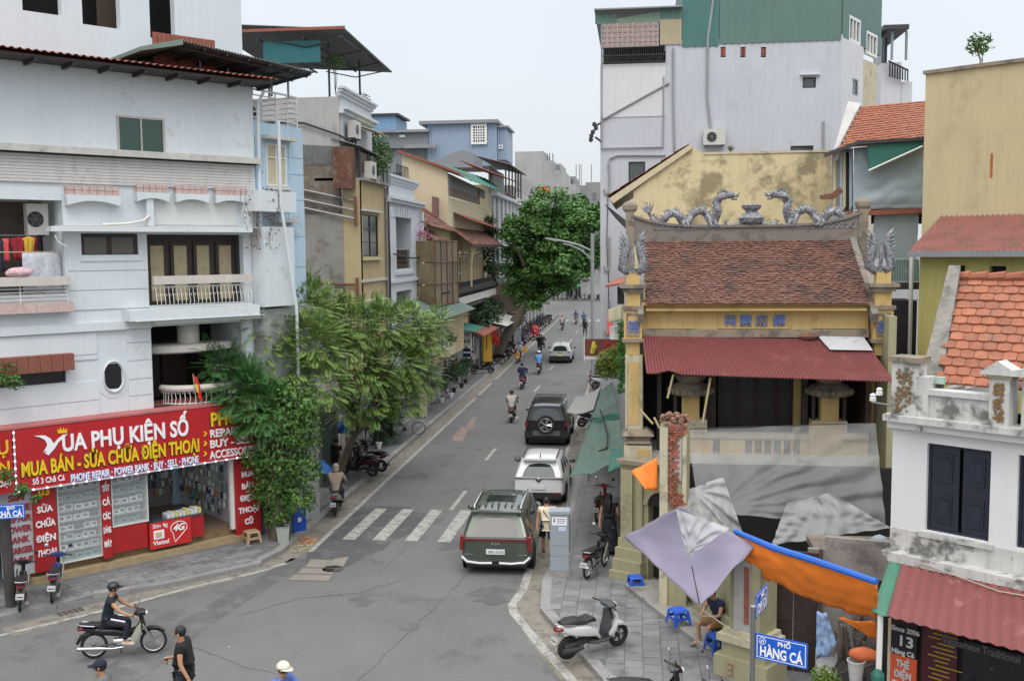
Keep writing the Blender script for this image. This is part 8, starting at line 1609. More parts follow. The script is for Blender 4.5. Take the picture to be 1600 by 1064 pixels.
q = (-2.52, 28.7, PV); person('man in cream T-shirt and navy shorts behind the power cabinet', q, D(92), 'walk', (.66, .58, .42), (.02, .025, .05), trlen=.5, bag=True)
person('woman in long black dress walking on the right pavement', (-.72, 29.3, PV), D(85), 'walk', (.010, .011, .018), dress=True, longhair=True, sleeve=.1)
person('seated man in navy shirt and khaki shorts under the purple tarpaulin', (1.88, 22.5, .14), D(215), 'sit', (.015, .018, .05), (.26, .15, .06), trlen=.5, shoe=(.25, .2, .16))
rider('person in beige hooded jacket on a white tailed scooter', 'grey scooter ridden along the left pavement by the blue umbrella', (-10.2, 33.4, .06), D(98), bgr, 'scooter', shirt=(.34, .27, .21), trou=(.03, .03, .035), hat='hood', hatc=(.36, .29, .22), sleeve=1.5, hair=False)
person('man in black T-shirt beside the blue umbrella', (-11.4, 37.3, PV), D(60), 'stand', (.012, .012, .012), (.02, .02, .022)); person('man in white T-shirt at the left shop front under the trees', (-11.7, 40.6, PV), D(-60), 'stand', (.50, .49, .47), (.05, .05, .06), low=True)
rider('man in white T-shirt and dark helmet riding up the lane', 'dark scooter on the centre lane behind the black off road car', (-6.42, 52.6, 0), D(92), bk, 'scooter', shirt=(.52, .50, .48), trou=(.04, .035, .035), hatc=(.02, .03, .03), trlen=.5)
rider('man in navy top on a red scooter', 'red scooter ridden up the street', (-7.3, 65.6, 0), D(90), brd, 'scooter', shirt=(.012, .018, .06), trou=(.015, .02, .06), hatc=(.02, .03, .06), sleeve=1.5, low=True)
rider('rider in bright blue shirt with white helmet', 'dark scooter ridden beside the silver car', (-6.95, 73.6, 0), D(91), bk, 'scooter', shirt=(.10, .30, .62), trou=(.12, .11, .10), hatc=(.75, .75, .75), low=True)
rider('rider in pale blue shirt on an orange scooter', 'orange scooter coming down the street by the left kerb', (-9.3, 80.8, 0), D(-92), bor, 'scooter', shirt=(.34, .42, .55), trou=(.03, .03, .05), hatc=(.03, .05, .12), low=True)
bx('delivery_box', None, mat('ochre_box', (.50, .29, .07), .7), -.25, .25, -.25, .25, 0, .5, label='yellow delivery box behind the orange scooter rider', cat='box').location = (-8.95, 81.6, .75)
rider('rider in black jacket ahead of the blue shirted rider', 'black scooter ridden ahead on the left lane', (-8.3, 88.6, 0), D(90), bk, 'scooter', shirt=(.01, .01, .012), hatc=(.03, .03, .03), sleeve=1.5, low=True)
person('white helmeted pillion rider on the black scooter', (-8.05, 88.1, .05), D(90), 'ride', (.03, .03, .035), hat='helmet', hatc=(.75, .75, .75), low=True, sleeve=1.5)
moto('red delivery scooter parked at the left kerb', (-10.0, 101.5, 0), D(-85), brd, 'scooter', 0, lo=True); b = B(); loft(b, [(-.35, .5, .25, .45), (-.1, .55, .42, .6), (.25, .5, .38, .55), (.4, .4, .2, .35)]); b.build('red_cover', mat('red_cover', (.36, .015, .02), .7), None, 'bright red cover bundled over the parked delivery scooter', 'cover', smooth=True, loc=(-10.0, 101.5, .35), rot=(0, 0, D(-85)))
rider('rider in dark vest with a pale shirt further up the street', 'dark scooter further up the street before the crossing', (-8.15, 114.5, 0), D(90), bk, 'scooter', shirt=(.35, .32, .28), hatc=(.4, .06, .04), low=True)
rider('long haired rider near the far crossing', 'white scooter near the far crossing', (-7.1, 123.5, 0), D(90), bw, 'scooter', shirt=(.10, .12, .2), hatc=(.03, .03, .03), low=True, longhair=True)
rider('rider in blue top near the far crossing', 'dark scooter on the right near the far crossing', (-6.0, 121, 0), D(90), bk, 'scooter', shirt=(.05, .10, .25), hatc=(.05, .1, .3), low=True)
person('pedestrian in black walking at the right edge of the street', (-5.2, 106.8, 0), D(-80), 'walk', (.006, .006, .007), (.01, .01, .012), low=True, sleeve=1.5)
for i, (x, y, c) in enumerate(((-11.6, 71.8, (.30, .30, .34)), (-11.3, 90.5, (.40, .42, .5)), (-11.9, 66.5, (.3, .15, .15)))): person(['person in grey shirt standing behind the black kerbside scooter', 'person in pale shirt among the parked motorbikes', 'person in dull red shirt at the shop under the white sign'][i], (x, y, PV), D(-40), 'stand', c, (.04, .04, .05), low=True)
# ---------------------------------------------------------------- trees
bark = mat('bark', (.10, .08, .06), .95, var=.3, scale=5, bump=.8, bscale=12); leafL = mat('feather_leaf', (.15, .25, .055), .6, var=.5, scale=1.8, stain=((.24, .23, .07), .8, 2.2, .54), stain2=((.06, .13, .025), .8, 1.3, .55)); leafD = mat('dark_leaf', (.045, .12, .020), .6, var=.5, scale=2.0, stain=((.15, .23, .035), .8, 3.0, .52)); leafT = mat('street_tree_leaf', (.065, .165, .030), .6, var=.45, scale=.9, stain=((.10, .19, .035), .75, .8, .56))
def frond(b, p, d, L_, np_=9, droop=.5, ls=.16):
    d = Vector(d).normalized(); side = d.cross(Vector((0, 0, 1))); side = side.normalized() if side.length > .1 else Vector((1, 0, 0)); pt = Vector(p); np_ = 12; st = L_/np_; droop *= .65
    for i in range(np_):
        t = i/np_; pt = pt+d*st; d = (d+Vector((0, 0, -droop/np_*1.4))).normalized(); l = ls*(.55+1.0*sin(pi*min(1, t*.85+.15)))
        for s in (-1, 1):
            e = (side*s+d*.35+Vector((0, 0, -.25))).normalized()*l; w_ = d*.017; b.add([pt, pt+e*.5+w_, pt+e, pt+e*.5-w_], [(0, 1, 2, 3)])
def limbs(t, base, tips, r0, m=bark, fork=.45, nm='trunk'):
    base = Vector(base); cen = sum((Vector(q) for q in tips), Vector())/len(tips); f = base.lerp(cen, fork); f.z = base.z+(cen.z-base.z)*fork; f += Vector((U(-.1, .1), U(-.1, .1), 0)); b = B(); b.tube([base-Vector((0, 0, .1)), base.lerp(f, .5)+Vector((U(-.08, .08), U(-.08, .08), 0)), f], [r0*1.25, r0, r0*.75], 10); tr = b.build(nm, m, t, smooth='auto')
    for q in tips:
        q = Vector(q); m_ = f.lerp(q, .5)+Vector((U(-.2, .2), U(-.2, .2), .15)); b = B(); b.tube([f-Vector((0, 0, .05)), m_, q], [r0*.55, r0*.32, r0*.08], 6); b.build('limb', m, t, smooth='auto')
def px3(x, y, Y): return on_y(x, y, Y)
def shell(c, r, up=.0):
    a, q = U(0, 2*pi), U(-.75, 1); s = math.sqrt(1-q*q); n = Vector((cos(a)*s, sin(a)*s, q)); return Vector(c)+n*r*(.55+.5*R()), n
def ftree(label, base, blobs, nf, r0=.16, m=leafL, L_=(.5, .8), ls=.15):
    t = empty('feathery_tree', label, 'tree', 0, 0, 0); cs = [(px3(x, y, Y), r) for x, y, Y, r in blobs]; limbs(t, base, [c-Vector((0, 0, r*.3)) for c, r in cs], r0); b = B(); tot = sum(r*r for c, r in cs)
    for c, r in cs:
        for i in range(int(nf*r*r/tot)): p, n = shell(c, r); n = (n+Vector((U(-.5, .5), U(-.5, .5), U(-.1, .5)))).normalized(); frond(b, p, n, U(*L_), 9, .8, ls)
    b.build('crown', m, t, kind='stuff'); return t
ftree('light green feathery leaved tree in front of the yellow town house', (-11.2, 36.2, .1), [(505, 500, 35, 1.0), (545, 515, 35.5, 1.05), (590, 515, 36.5, 1.0), (635, 515, 37.5, .95), (665, 530, 38, .75), (615, 570, 37, 1.1), (560, 575, 35.5, 1.1), (650, 580, 38, .85), (575, 625, 36, .9), (630, 620, 37.5, .8), (520, 545, 34.5, .9), (685, 505, 38.5, .45), (545, 640, 35.5, .6)], 2500, L_=(.35, .6), ls=.105)
ftree('light green feathery leaved tree rising against the pale blue house', (-11.5, 32.2, .1), [(430, 520, 31.8, .95), (470, 490, 33, 1.0), (490, 540, 32, .9), (400, 545, 31, .7), (440, 580, 31.5, .9), (495, 600, 32, .9), (480, 460, 33.5, .6), (395, 515, 30.8, .4)], 1350, L_=(.35, .6), ls=.105)
ftree('dark green fern leaved branch reaching before the loggia', (-11.35, 30.4, .1), [(345, 575, 29.6, .45), (375, 610, 29.6, .75), (410, 640, 29.6, .8), (330, 560, 29.5, .22), (360, 650, 29.4, .35)], 620, .11, mat('fern_leaf', (.05, .14, .035), .6, var=.4, scale=2), (.4, .65), .12)
t = empty('leafy_tree', 'dark trunked tree hung with green creeper beside the red shop board', 'tree', 0, 0, 0); bp = on_z(437, 842, .12); limbs(t, bp, [px3(430, 700, 29.8), px3(460, 690, 29.9), px3(410, 660, 29.7)], .26, fork=.6); b = B()
for x, y, r, n in ((400, 665, .7, 800), (440, 670, .9, 1300), (470, 680, .7, 900), (400, 715, .55, 600), (440, 720, .85, 1200), (475, 735, .6, 700), (425, 765, .7, 900), (465, 780, .6, 650), (435, 805, .5, 420), (455, 640, .9, 900), (478, 640, .6, 500), (440, 825, .25, 90)):
    for i in range(n):
        p, nn = shell(px3(x, y, 29.7), r); s = U(.05, .10); e1 = Vector((U(-1, 1), U(-1, 1), U(-1.2, .2))).normalized()*s; e2 = e1.cross(nn).normalized()*s*.42; b.add([p-e1, p+e2, p+e1, p-e2], [(0, 1, 2, 3)])
b.build('creeper_foliage', leafD, t, kind='stuff')
ftree('dark narrow leaved bush hanging along the left shop wall', (-11.6, 47.0, .1), [(590, 600, 45, .7), (600, 640, 45.5, .7), (570, 650, 44, .6), (630, 620, 47, .5), (645, 590, 48, .5), (600, 670, 45.5, .45)], 700, .1, mat('dark_fern_leaf', (.025, .065, .022), .6, var=.4, scale=2), (.5, .8), .16)
# big street tree leaning over the road
t = empty('street_tree', 'large dense green tree leaning out over the left side of the street', 'tree', 0, 0, 0); b = B(); b.tube([(-11.2, 80, 0), (-10.6, 80, 1.6), (-9.3, 81, 3.8), (-8.0, 82, 5.6)], [.55, .45, .38, .32], 12); b.build('trunk', bark, t, smooth='auto')
bl = [(860, 335, 3.0), (820, 360, 2.1), (900, 350, 2.2), (845, 385, 2.6), (885, 385, 2.4), (815, 405, 1.8), (850, 425, 1.9), (890, 425, 1.7), (918, 375, 1.6), (920, 405, 1.3), (835, 330, 1.7), (885, 325, 1.8), (805, 385, 1.3), (912, 340, 1.4), (828, 445, 1.2), (808, 430, 1.0), (860, 360, 2.6), (835, 410, 2.2), (870, 410, 2.2), (855, 450, 1.4), (838, 470, 1.0), (875, 440, 1.5), (905, 425, 1.2), (815, 470, .9), (800, 450, 1.0), (925, 350, 1.1)]
cs = [(px3(x, y, 82+U(-2.5, 2.5)), r*U(.62, .84)) for x, y, r in bl+[(792, 365, .7), (800, 345, .8), (930, 330, .7), (845, 312, .9), (905, 316, .8), (797, 420, .8), (932, 395, .8)]]
for c, r in cs: b = B(); b.tube([(-8.0, 82, 5.5), Vector((-8, 82, 5.6)).lerp(c, .55)+Vector((0, 0, .4)), c], [.2, .11, .04], 6); b.build('limb', bark, t)
b = B()
for c, r in cs:
    sub = [(shell(c, r)) for _ in range(int(22*r))]
    for q, nn in sub:
        for i in range(44):
            p = q+Vector((U(-1, 1), U(-1, 1), U(-.7, .7)))*.5; s = U(.11, .22); e1 = (Vector((U(-1, 1), U(-1, 1), U(-.8, .5)))).normalized()*s; e2 = e1.cross((nn+Vector((0, 0, .8))).normalized()).normalized()*s*.5; b.add([p-e1, p+e2, p+e1, p-e2], [(0, 1, 2, 3)])
b.build('crown', leafT, t, kind='stuff')
def bush(name, label, blobs, m, s=.1, cat='shrub', n=260, stem=True):
    t = empty(name, label, cat, 0, 0, 0); b = B(); c0 = px3(*blobs[0][:3])
    for x, y, Y, r in blobs: plant_tuft(b, px3(x, y, Y), r, int(n*r), s)
    b.build('foliage', m, t, kind='stuff')
    if stem:
        q = B()
        for x, y, Y, r in blobs: p = px3(x, y, Y); q.tube([(p.x, p.y, max(.1, p.z-r-1.2)), p], [.05, .02], 5)
        q.build('stem', bark, t, kind='stuff')
ygl = mat('yellow_green_leaf', (.14, .19, .025), .65, var=.4, scale=3)
bush('balcony_bush', 'bright yellow green bush beside the lamp post and temple corner', [(950, 562, 38, .5), (962, 575, 38, .55), (948, 580, 38, .4), (966, 550, 37, .4), (942, 570, 38, .3)], ygl, .07, 'shrub', 1500, False); bush('ivy', 'bright ivy climbing the street side of the temple pilaster', [(971+2*sin(k*2.1), 505+k*7, 29.3, .13+.03*sin(k*1.7)) for k in range(16)], mat('ivy_leaf', (.05, .19, .03), .6, var=.4, scale=5), .04, 'ivy', 900, False)
bush('facade_greenery', 'dark climbing plants on the left facades below the grey blinds', [(745, 480, 74, 1.2), (760, 495, 77, 1.3), (738, 500, 72, .9), (770, 480, 80, 1.0), (752, 515, 74, .7), (790, 500, 86, 1.0), (800, 470, 90, 1.3), (805, 500, 90, .9)], plantd, .2, 'climbing plants', 420); bush('facade_greenery', 'loose green plants on the annex front beneath the lean-to roof', [(680, 490, 60, .6), (690, 475, 60, .5), (672, 500, 58, .5)], plantm, .12, 'climbing plants', 400); bush('climber', 'sparse climber on the yellow wall beside the classical front', [(765, 345, 80, .6), (770, 365, 80, .8), (762, 400, 79, 1.0), (768, 420, 79, .7)], plantd, .16, 'climbing plants', 260)
bush('leaf_spray', 'spray of dark leaves at the left edge above the street name plate', [(8, 745, 23.5, .3), (35, 765, 23.5, .25), (55, 780, 23.5, .15), (5, 585, 24.5, .45), (25, 598, 24.5, .25)], leafD, .07, 'leaves', 500, False)
for i, (x, y, lab, pl_) in enumerate(((-11.3, 58.2, 'grey potted shrub by the left shutters, first of the pots', 1), (-11.1, 60.2, 'white potted shrub beside the first grey pot', 1), (-11.3, 62.4, 'tall potted plant in the middle of the left pot row', 0), (-11.2, 64.6, 'broad leaved plant in a dark pot near the pavement sign', 0), (-11.3, 66.8, 'last potted plant before the parked black scooter', 0), (-11.5, 44.2, 'white potted plant under the hanging bush', 1))): plant('potted_plant', lab, 'potted plant', (x, y, PV), .55, 420, True, plantd if i % 2 else plantm, .09, .7+.25*(i % 3), 'potted plants on the left pavement', wht if pl_ else blkp)
# ---------------------------------------------------------------- street furniture
galv = mat('galvanised', (.36, .37, .38), .5, metal=.3, var=.08); t = empty('street_lamp', 'tall grey street lamp with curved double arm on the right kerb', 'street lamp', -2.68, 65, KH); zt = on_y(928, 366, 65).z-KH; tb('pole', t, galv, [(0, 0, 0), (0, 0, zt*.5), (0, 0, zt)], .11, 10)
def lp(x, y): p = on_y(x, y, 65); return (p.x+2.68, 0, p.z-KH)
tb('arm', t, galv, [lp(928, 396), lp(922, 391), lp(905, 383), lp(885, 378), lp(868, 375)], .055, 7); tb('brace_arm', t, galv, [lp(928, 414), lp(921, 402), lp(908, 391), lp(893, 384), lp(880, 381)], .05, 7); tb('strut', t, galv, [lp(912, 386), lp(912, 394)], .03, 5); a, c = lp(852, 372), lp(871, 375); b = B(); b.prism([(a[0], a[2]-.06), (c[0], c[2]-.10), (c[0], c[2]+.08), (a[0], a[2]+.04)], -.16, .16); b.build('lamp_head', galv, t); b = B(); b.lathe([(.2, 0), (.2, .05), (.13, .3)], n=10); b.build('base', galv, t)
cab = mat('cabinet_grey', (.27, .31, .35), .55, var=.06, stain=((.2, .22, .24), .5, 3, .6)); t = empty('power_cabinet', 'tall blue grey power cabinet with warning sticker on the right pavement', 'cabinet', -2.02, 26.95, PV, D(3)); bx('body', t, cab, -.26, .26, 0, .42, .14, 1.72); bx('lid', t, cab, -.29, .29, -.03, .45, 1.72, 1.80); bx('plinth', t, concr, -.28, .28, -.02, .44, 0, .14); bx('door_panel', t, cab, -.245, .245, -.012, -.001, .86, 1.70); bx('door_panel', t, cab, -.245, .245, -.012, -.001, .16, .56); bx('door_panel', t, cab, -.245, .245, -.012, -.001, .57, .85); st = bx('sticker', t, wht, -.20, .20, -.016, -.013, 1.42, 1.64)
b = B(); b.prism([(-.15, 1.62), (-.12, 1.62), (-.13, 1.55), (-.11, 1.55), (-.16, 1.44), (-.145, 1.52), (-.165, 1.52)][::-1], -.02, -.017); b.build('red_bolt', redl, t); bx('sticker_lines', t, mat('sticker_ink', (.25, .2, .35)), -.08, .17, -.019, -.017, 1.57, 1.60, -.08, .17, -.019, -.017, 1.52, 1.54, -.08, .14, -.019, -.017, 1.47, 1.49, kind='stuff'); bx('sticker', t, mat('pale_sticker', (.5, .55, .7)), -.02, .18, -.016, -.013, 1.26, 1.38)
def stool(label, pos, m, s=1.0, rz=0.2, cat='stool'):
    t = empty('plastic_stool', label, cat, *pos, rz); t.scale = (s,)*3; b = B(); b.add([(-.13, -.13, .28), (.13, -.13, .28), (.13, .13, .28), (-.13, .13, .28), (-.15, -.15, .25), (.15, -.15, .25), (.15, .15, .25), (-.15, .15, .25)], [(0, 1, 2, 3), (0, 4, 5, 1), (1, 5, 6, 2), (2, 6, 7, 3), (3, 7, 4, 0), (4, 7, 6, 5)]); b.build('seat', m, t)
    for x in (-1, 1):
        for y in (-1, 1): b = B(); c = [(x*.145, y*.145, .25), (x*.08, y*.145, .25), (x*.145, y*.08, .25), (x*.18, y*.18, 0), (x*.13, y*.18, 0), (x*.18, y*.13, 0)]; b.add(c, [(0, 1, 4, 3), (0, 3, 5, 2), (1, 2, 5, 4)]); b.build('leg', m, t)
    for q in ((-.16, .16, -.163, -.158, .10, .16), (-.16, .16, .158, .163, .10, .16), (-.163, -.158, -.157, .157, .10, .16), (.158, .163, -.157, .157, .10, .16)): bx('apron', t, m, *q)
    return t
bst = mat('blue_plastic', (.02, .10, .55), .45, var=.05); p = on_z(993, 919, .13); stool('blue plastic stool by the arched door', (p.x, p.y, PV), bst, 1.2); p = on_z(1060, 974, .26); stool('blue plastic stool on the ledge left of the seated man', (p.x, p.y, .27), bst, 1.25, .5); p = on_z(1122, 1018, .26); stool('darker blue plastic stool right of the seated man', (p.x, p.y, .27), mat('dark_blue_plastic', (.01, .07, .33), .5), 1.35, .4); stool('blue plastic stool under the seated man', (1.88, 22.5, .27), bst, 1.15, .1)
stool('low tan wooden stool before the red shop board', tuple(on_z(394, 848, .12)[:2])+(PV,), mat('tan_wood', (.34, .24, .14), .7, var=.15), 1.35, .7); p = on_z(443, 848, .12); t = empty('litter_bin', 'pale grey open litter bin at the foot of the leafy tree', 'litter bin', p.x, p.y, PV, .3); b = B(); b.add([(-.15, -.13, 0), (.15, -.13, 0), (.15, .13, 0), (-.15, .13, 0), (-.2, -.17, .52), (.2, -.17, .52), (.2, .17, .52), (-.2, .17, .52)], [(0, 3, 2, 1), (0, 1, 5, 4), (1, 2, 6, 5), (2, 3, 7, 6), (3, 0, 4, 7)]); b.build('body', mat('bin_grey', (.33, .35, .32), .6, var=.1), t); bx('rim', t, steelg, -.21, .21, -.18, -.165, .50, .54); bx('rim', t, steelg, -.21, .21, .165, .18, .50, .54)
board('pavement_sign', 'small blue pavement sign behind the litter bin', (on_z(458, 838).x, on_z(458, 838).y, PV), D(40), .45, .75, mat('sign_blue', (.01, .07, .40)), ['', '5', ''], wht); board('pavement_sign', 'tall narrow cream standing sign on the left pavement', (-11.3, 52.2, PV+.1), D(50), .5, 2.2, mat('cream_board', (.38, .34, .22), .7, var=.2), cat='sign')
sbl = mat('sign_blue', (.01, .07, .40)); pX, pY = 2.12, 18.0; t = empty('street_sign_pole', 'dark grey street name pole at the bottom right', 'sign pole', pX, pY, 0); zt = on_y(1181, 948, 18).z; tb('pole', t, mat('pole_grey', (.13, .13, .135), .5), [(0, 0, 0), (0, 0, zt)], .045, 12); b = B(); b.lathe([(.048, 0), (.048, .02), (.001, .02)], c=(0, 0, zt), n=12); b.build('cap', galv, t)
def nameplate(label, pos, rz, w_, h, l1, l2, emblem=True):
    t = empty('street_name_plate', label, 'street sign', *pos, rz); bx('plate', t, mat('plate_blue', (.005, .10, .52), .4), 0, w_, -.02, 0, 0, h); bx('white_border', t, wht, .03, w_-.03, -.024, -.021, .03, .042, .03, w_-.03, -.024, -.021, h-.042, h-.03, .03, .042, -.024, -.021, .042, h-.042, w_-.042, w_-.03, -.024, -.021, .042, h-.042, kind='stuff')
    text(l1, 'lettering', wht, t, (w_*.56, -.026, h*.66), h*.26, align='CENTER', ext=.002, bold=.003); text(l2, 'lettering', wht, t, (w_*.5, -.026, h*.16), h*.55, width=w_*.82, align='CENTER', ext=.002, bold=.008)
    if emblem: b = B(); b.torus((w_*.14, -.026, h*.74), h*.13, .005, 'y', 18, 4); b.box(w_*.10, w_*.18, -.028, -.024, h*.70, h*.72).box(w_*.11, w_*.12, -.028, -.024, h*.66, h*.80).box(w_*.16, w_*.17, -.028, -.024, h*.66, h*.80).box(w_*.12, w_*.16, -.028, -.0241, h*.76, h*.78); b.build('emblem', wht, t, kind='stuff')
fS = Frame(pX+.05, pY, -28); zb = on_y(1186, 1026, 18).z; nameplate('blue PHỐ HÀNG CÁ street name plate on the pole', (pX+.05, pY-.02, zb), fS.a, .95, .46, 'PHỐ', 'HÀNG CÁ'); nameplate('blue CHẢ CÁ street name plate seen edge on behind the pole', (pX+.04, pY+.05, on_y(1190, 968, 18).z), D(68), .75, .42, 'PHỐ', 'CHẢ CÁ', False)
p = on_z(18, 948, .12); t = empty('dark_post', 'dark slanting post at the left edge before the grey board', 'post', p.x, p.y, 0); tb('post', t, mat('post_dark', (.045, .042, .04), .8, var=.3), [(0, 0, 0), (-.12, .1, 2.4)], .13, 9); q = px3(2, 812, p.y-.3); nameplate('blue CHẢ CÁ street name plate at the left edge', (q.x-.2, q.y, q.z), D(22), .72, .36, 'PHỐ', 'CHẢ CÁ', False)
# green and grey tarpaulins over the right pavement
gt = mat('faded_green_tarp', (.075, .13, .105), .75, var=.12, scale=1.2, bump=.3, bscale=5, stain=((.14, .16, .12), .6, 1.2, .56)); Z_ = lambda x, y, z: on_z(x, y, z); wv = lambda a, s=0.0: (lambda u, v: Vector((0, 0, a*nz3(u*4+s, v*4)-.25*u*(1-u)*v*(1-v))))
tarp('tarpaulin', 'faded green tarpaulin roof, farther panel by the temple', (Z_(938, 597, 2.5), Z_(956, 594, 3.0), Z_(968, 646, 3.1), Z_(923, 655, 2.55)), 12, 16, gt, wv(.10)); tarp('tarpaulin', 'green step flap between the two tarpaulin panels', (Z_(923, 654, 2.56), Z_(968, 645, 3.12), Z_(968, 657, 2.85), Z_(922, 666, 2.3)), 10, 4, mat('deep_green_tarp', (.03, .13, .10), .7), wv(.03))
tarp('tarpaulin', 'faded green tarpaulin roof, nearer panel above the red motorbike', (Z_(922, 663, 2.4), Z_(967, 655, 2.95), Z_(985, 722, 2.95), Z_(890, 746, 2.4)), 16, 20, gt, wv(.14, 3)); tarp('tarpaulin', 'dark green tarpaulin corner lying over the near panel', (Z_(955, 702, 3.0), Z_(975, 700, 3.1), Z_(997, 716, 3.0), Z_(950, 738, 2.75)), 8, 8, mat('deep_green_tarp', (.03, .13, .10)), wv(.05))
tarp('tarpaulin', 'small grey tarpaulin slung from the green roof to the black car', (Z_(900, 620, 2.5), Z_(939, 603, 2.7), Z_(927, 640, 2.65), Z_(885, 644, 2.3)), 10, 10, gtar, lambda u, v: Vector((0, 0, -.5*u*(1-u)))); tb('guy_line', None, mat('rope', (.4, .37, .3)), [Z_(885, 643, 2.3), Z_(903, 682, .2)], .02, 5, label='pale guy rope of the small grey tarpaulin', cat='rope')
tb('cable', None, ironb, [Z_(938, 640, 2.9), Z_(950, 680, 2.85), Z_(948, 700, 2.75), Z_(935, 705, 2.7)], .025, 5, label='black cable lying on the green tarpaulin', cat='cable'); tb('tarp_post', None, steelg, [(-1.9, 29.3, .1), (-1.9, 29.3, 2.4)], .03, 6, label='thin post at the near corner of the green tarpaulin', cat='post'); tb('tarp_post', None, steelg, [(-1.75, 38.6, .1), (-1.75, 38.6, 2.5)], .03, 6, label='thin post at the middle of the green tarpaulin', cat='post')
# hanging shop sign, small roof and cloths right side
q = px3(914, 556, 44.5); w_ = px3(977, 556, 44.5).x-q.x; t = board('hanging_shop_sign', 'red brown hanging sign with yellow figure behind the street lamp', (q.x, 44.5, q.z), 0, w_, .75, mat('maroon_sign', (.16, .05, .04), .6), cat='shop sign'); text('Patin', 'lettering', mat('sign_red_letters', (.45, .03, .02)), t, (.85, -.02, .38), .42, bold=.01); text('Sơn Q', 'lettering', MATS['sign_red_letters'], t, (.75, -.02, .05), .36, bold=.01); b = B(); b.tube([(.3, -.02, .1), (.42, -.03, .4), (.38, -.02, .65)], [.10, .14, .06], 7); b.build('yellow_figure', mat('sign_yellow', (.50, .42, .06)), t); bx('frame', t, steelw, -.05, -.002, -.03, .1, -.25, .8); bx('frame', t, steelw, 0, w_, -.03, .1, -.15, -.03)
t = empty('small_eave', 'small brown tin eave between the lavender wall and the temple pillar', 'eave', 0, 0, 0); b = B(); a_ = [px3(946, 449, 33), px3(975, 445, 33), px3(978, 434, 35), px3(958, 440, 35)]; b.add(a_+[q+Vector((0, 0, .06)) for q in a_], [(3, 2, 1, 0), (4, 5, 6, 7), (0, 1, 5, 4), (1, 2, 6, 5), (2, 3, 7, 6), (3, 0, 4, 7)]); b.build('sheet', redc, t); tb('post', t, ironb, [px3(970, 448, 33.5), px3(970, 475, 33.5)], .12, 5)
tarp('canvas_shade', 'beige canvas shade beside the temple pillar', (px3(950, 484, 36), px3(973, 476, 36), px3(972, 500, 35.6), px3(951, 505, 35.6)), 6, 6, mat('beige_canvas', (.30, .28, .19), .85), lambda u, v: Vector((0, .1*sin(u*6), 0)), cat='canvas'); tarp('red_cloth', 'bright coral cloth hanging below the beige canvas', (px3(949, 492, 37), px3(957, 498, 37), px3(958, 520, 37), px3(949, 526, 37)), 5, 5, mat('coral_cloth', (.75, .10, .11), .8), None, cat='cloth'); tb('ac_hose', None, steelw, [px3(960, 510, 36), px3(960, 530, 36)], .18, 7, label='white ribbed drum beside the coral cloth', cat='drum')
# umbrella, clutter beside the doors
ub_ = mat('umbrella_blue', (.02, .14, .50), .6, var=.08)
def umb(label, pos, r, m, tilt): 
    t = empty('umbrella', label, 'umbrella', *pos); t.rotation_euler = tilt; b = B(); n = 8; vs = [(0, 0, .38)]+[(r*cos(2*pi*i/n), r*sin(2*pi*i/n), 0) for i in range(n)]+[(r*.6*cos(2*pi*i/n), r*.6*sin(2*pi*i/n), .27) for i in range(n)]; b.add(vs, [(0, 9+i, 9+(i+1) % n) for i in range(n)]+[(9+i, 1+i, 1+(i+1) % n, 9+(i+1) % n) for i in range(n)]); b.build('canopy', m, t); tb('pole', t, steelg, [(0, 0, -1.2), (0, 0, .42)], .015, 6)
q = px3(498, 735, 33.8); umb('blue umbrella held low behind the leafy tree', (q.x, q.y, q.z), .62, ub_, (D(-20), D(25), 0)); q = px3(535, 672, 39.5); umb('blue parasol with yellow stripe at the left shop front', (q.x, q.y, q.z), .7, ub_, (0, D(8), 0)); awning('awning', 'dark canvas awning over the left shop front under the trees', 37, 41, 3.1, 1.4, ironb, .4, wavy=False)
tarp('patterned_cloth', 'blue patterned cloth hanging beside the brown doors', (px3(1276, 955, 20.6), px3(1292, 958, 20.6), px3(1312, 1018, 20.4), px3(1275, 1030, 20.4)), 8, 10, mat('blue_pattern', (.22, .32, .50), .9, var=.8, scale=7), lambda u, v: Vector((0, .05*sin(u*9), 0)), cat='cloth')
b = B()
for i in range(38): a = px3(U(1300, 1360), U(1000, 1060), U(20.2, 21)); b.tube([a, a+Vector((U(-.5, .4), U(-.2, .2), U(.1, .7)))], U(.02, .045), 5)
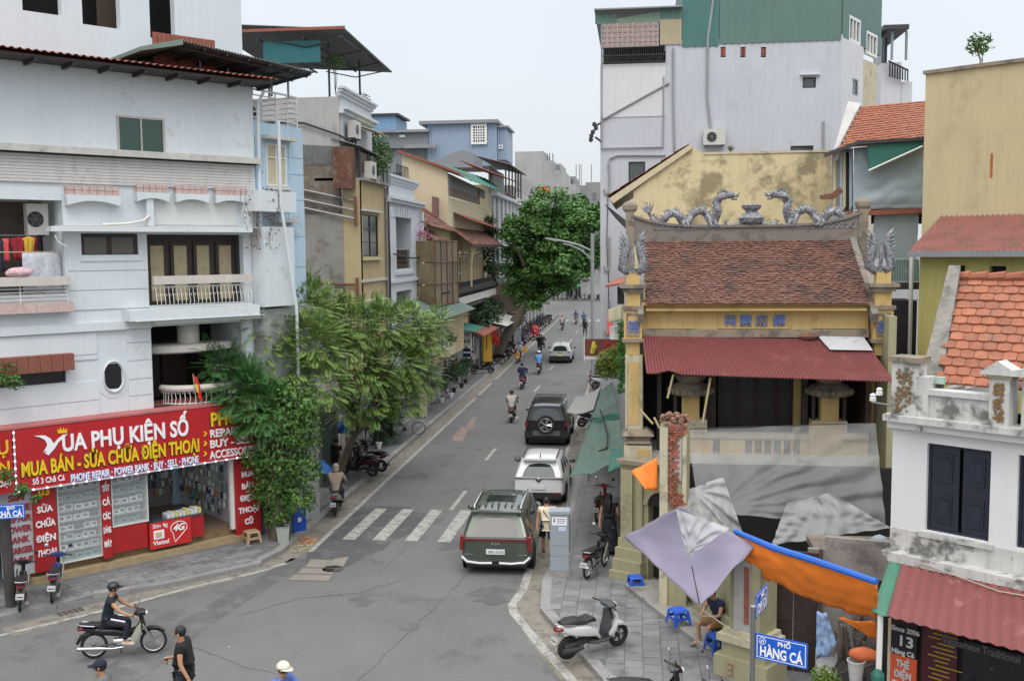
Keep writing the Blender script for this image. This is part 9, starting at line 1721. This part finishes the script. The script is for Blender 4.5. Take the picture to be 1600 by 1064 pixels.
b.build('branch_pile', mat('dead_branch', (.12, .10, .08), .95, var=.3), None, 'tangled pile of old branches beside the brown doors', 'branches', kind='stuff'); q = px3(1337, 1062, 19.6); t = empty('bucket', 'white plastic bucket below the orange bag', 'bucket', *q); b = B(); b.lathe([(.12, 0), (.16, .36), (.175, .37), (.175, .40), (.15, .40), (.11, .03)], n=16); b.build('body', mat('bucket_white', (.5, .5, .48), .6, stain=((.25, .22, .18), .6, 6, .55)), t, smooth='auto')
q = px3(1352, 1022, 19.7); b = B(); b.ball((0, 0, 0), (.32, .16, .14), 12, 8); b.v = [(x, y, z+.05*nz3(x*6, y*6, z*6)) for x, y, z in b.v]; b.build('orange_bag', mat('orange_bag', (.58, .14, .04), .6, bump=.4, bscale=12), None, 'crumpled orange bag on the branch pile', 'bag', smooth=True, loc=q); bx('grey_block', None, wht, -.2, .2, 0, .2, 0, .5, label='pale blue bin stood behind the patterned cloth', cat='bin').location = px3(1292, 1055, 20.6); tb('leaning_pole', None, steelg, [px3(1322, 950, 20.2), px3(1334, 1020, 20.2)], .035, 6, label='grey pole leaning on the branch pile', cat='pole')
b = B(); plant_tuft(b, px3(1290, 1058, 19.8), .3, 400, .05); b.build('weeds', MATS['lime_leaf'], None, 'green weeds at the foot of the brown doors', 'weeds', kind='stuff')
# cable bundles strung along the left facades, air conditioners and lamps between them
for i, (z, x0) in enumerate(((5.0, -11.55), (5.15, -11.5), (4.75, -11.45), (8.9, -11.5), (5.35, -11.4))):
    pts = [(x0+U(-.05, .05), y+U(-.3, .3), z-.25*abs(sin(y*.33+i))-(.3 if y > 90 else 0)) for y in range(48, 132, 4)]; tb('utility_cable', None, ironb, pts, U(.02, .05), 5, label='%s black utility cable sagging along the left house fronts' % ['lowest thick', 'second', 'slack lower', 'upper roof level', 'thin upper'][i], cat='cable')
for i, (u, z) in enumerate(((57.2, 4.3), (66, 4.4), (79.5, 4.3), (88, 8.2), (93, 11), (99, 8.4))): ac_unit(posW(FL, u, -.4, z), FL.a, 'air conditioner unit on the left house fronts, %s from the white narrow house' % ['first', 'second', 'third', 'fourth', 'fifth', 'sixth'][i])
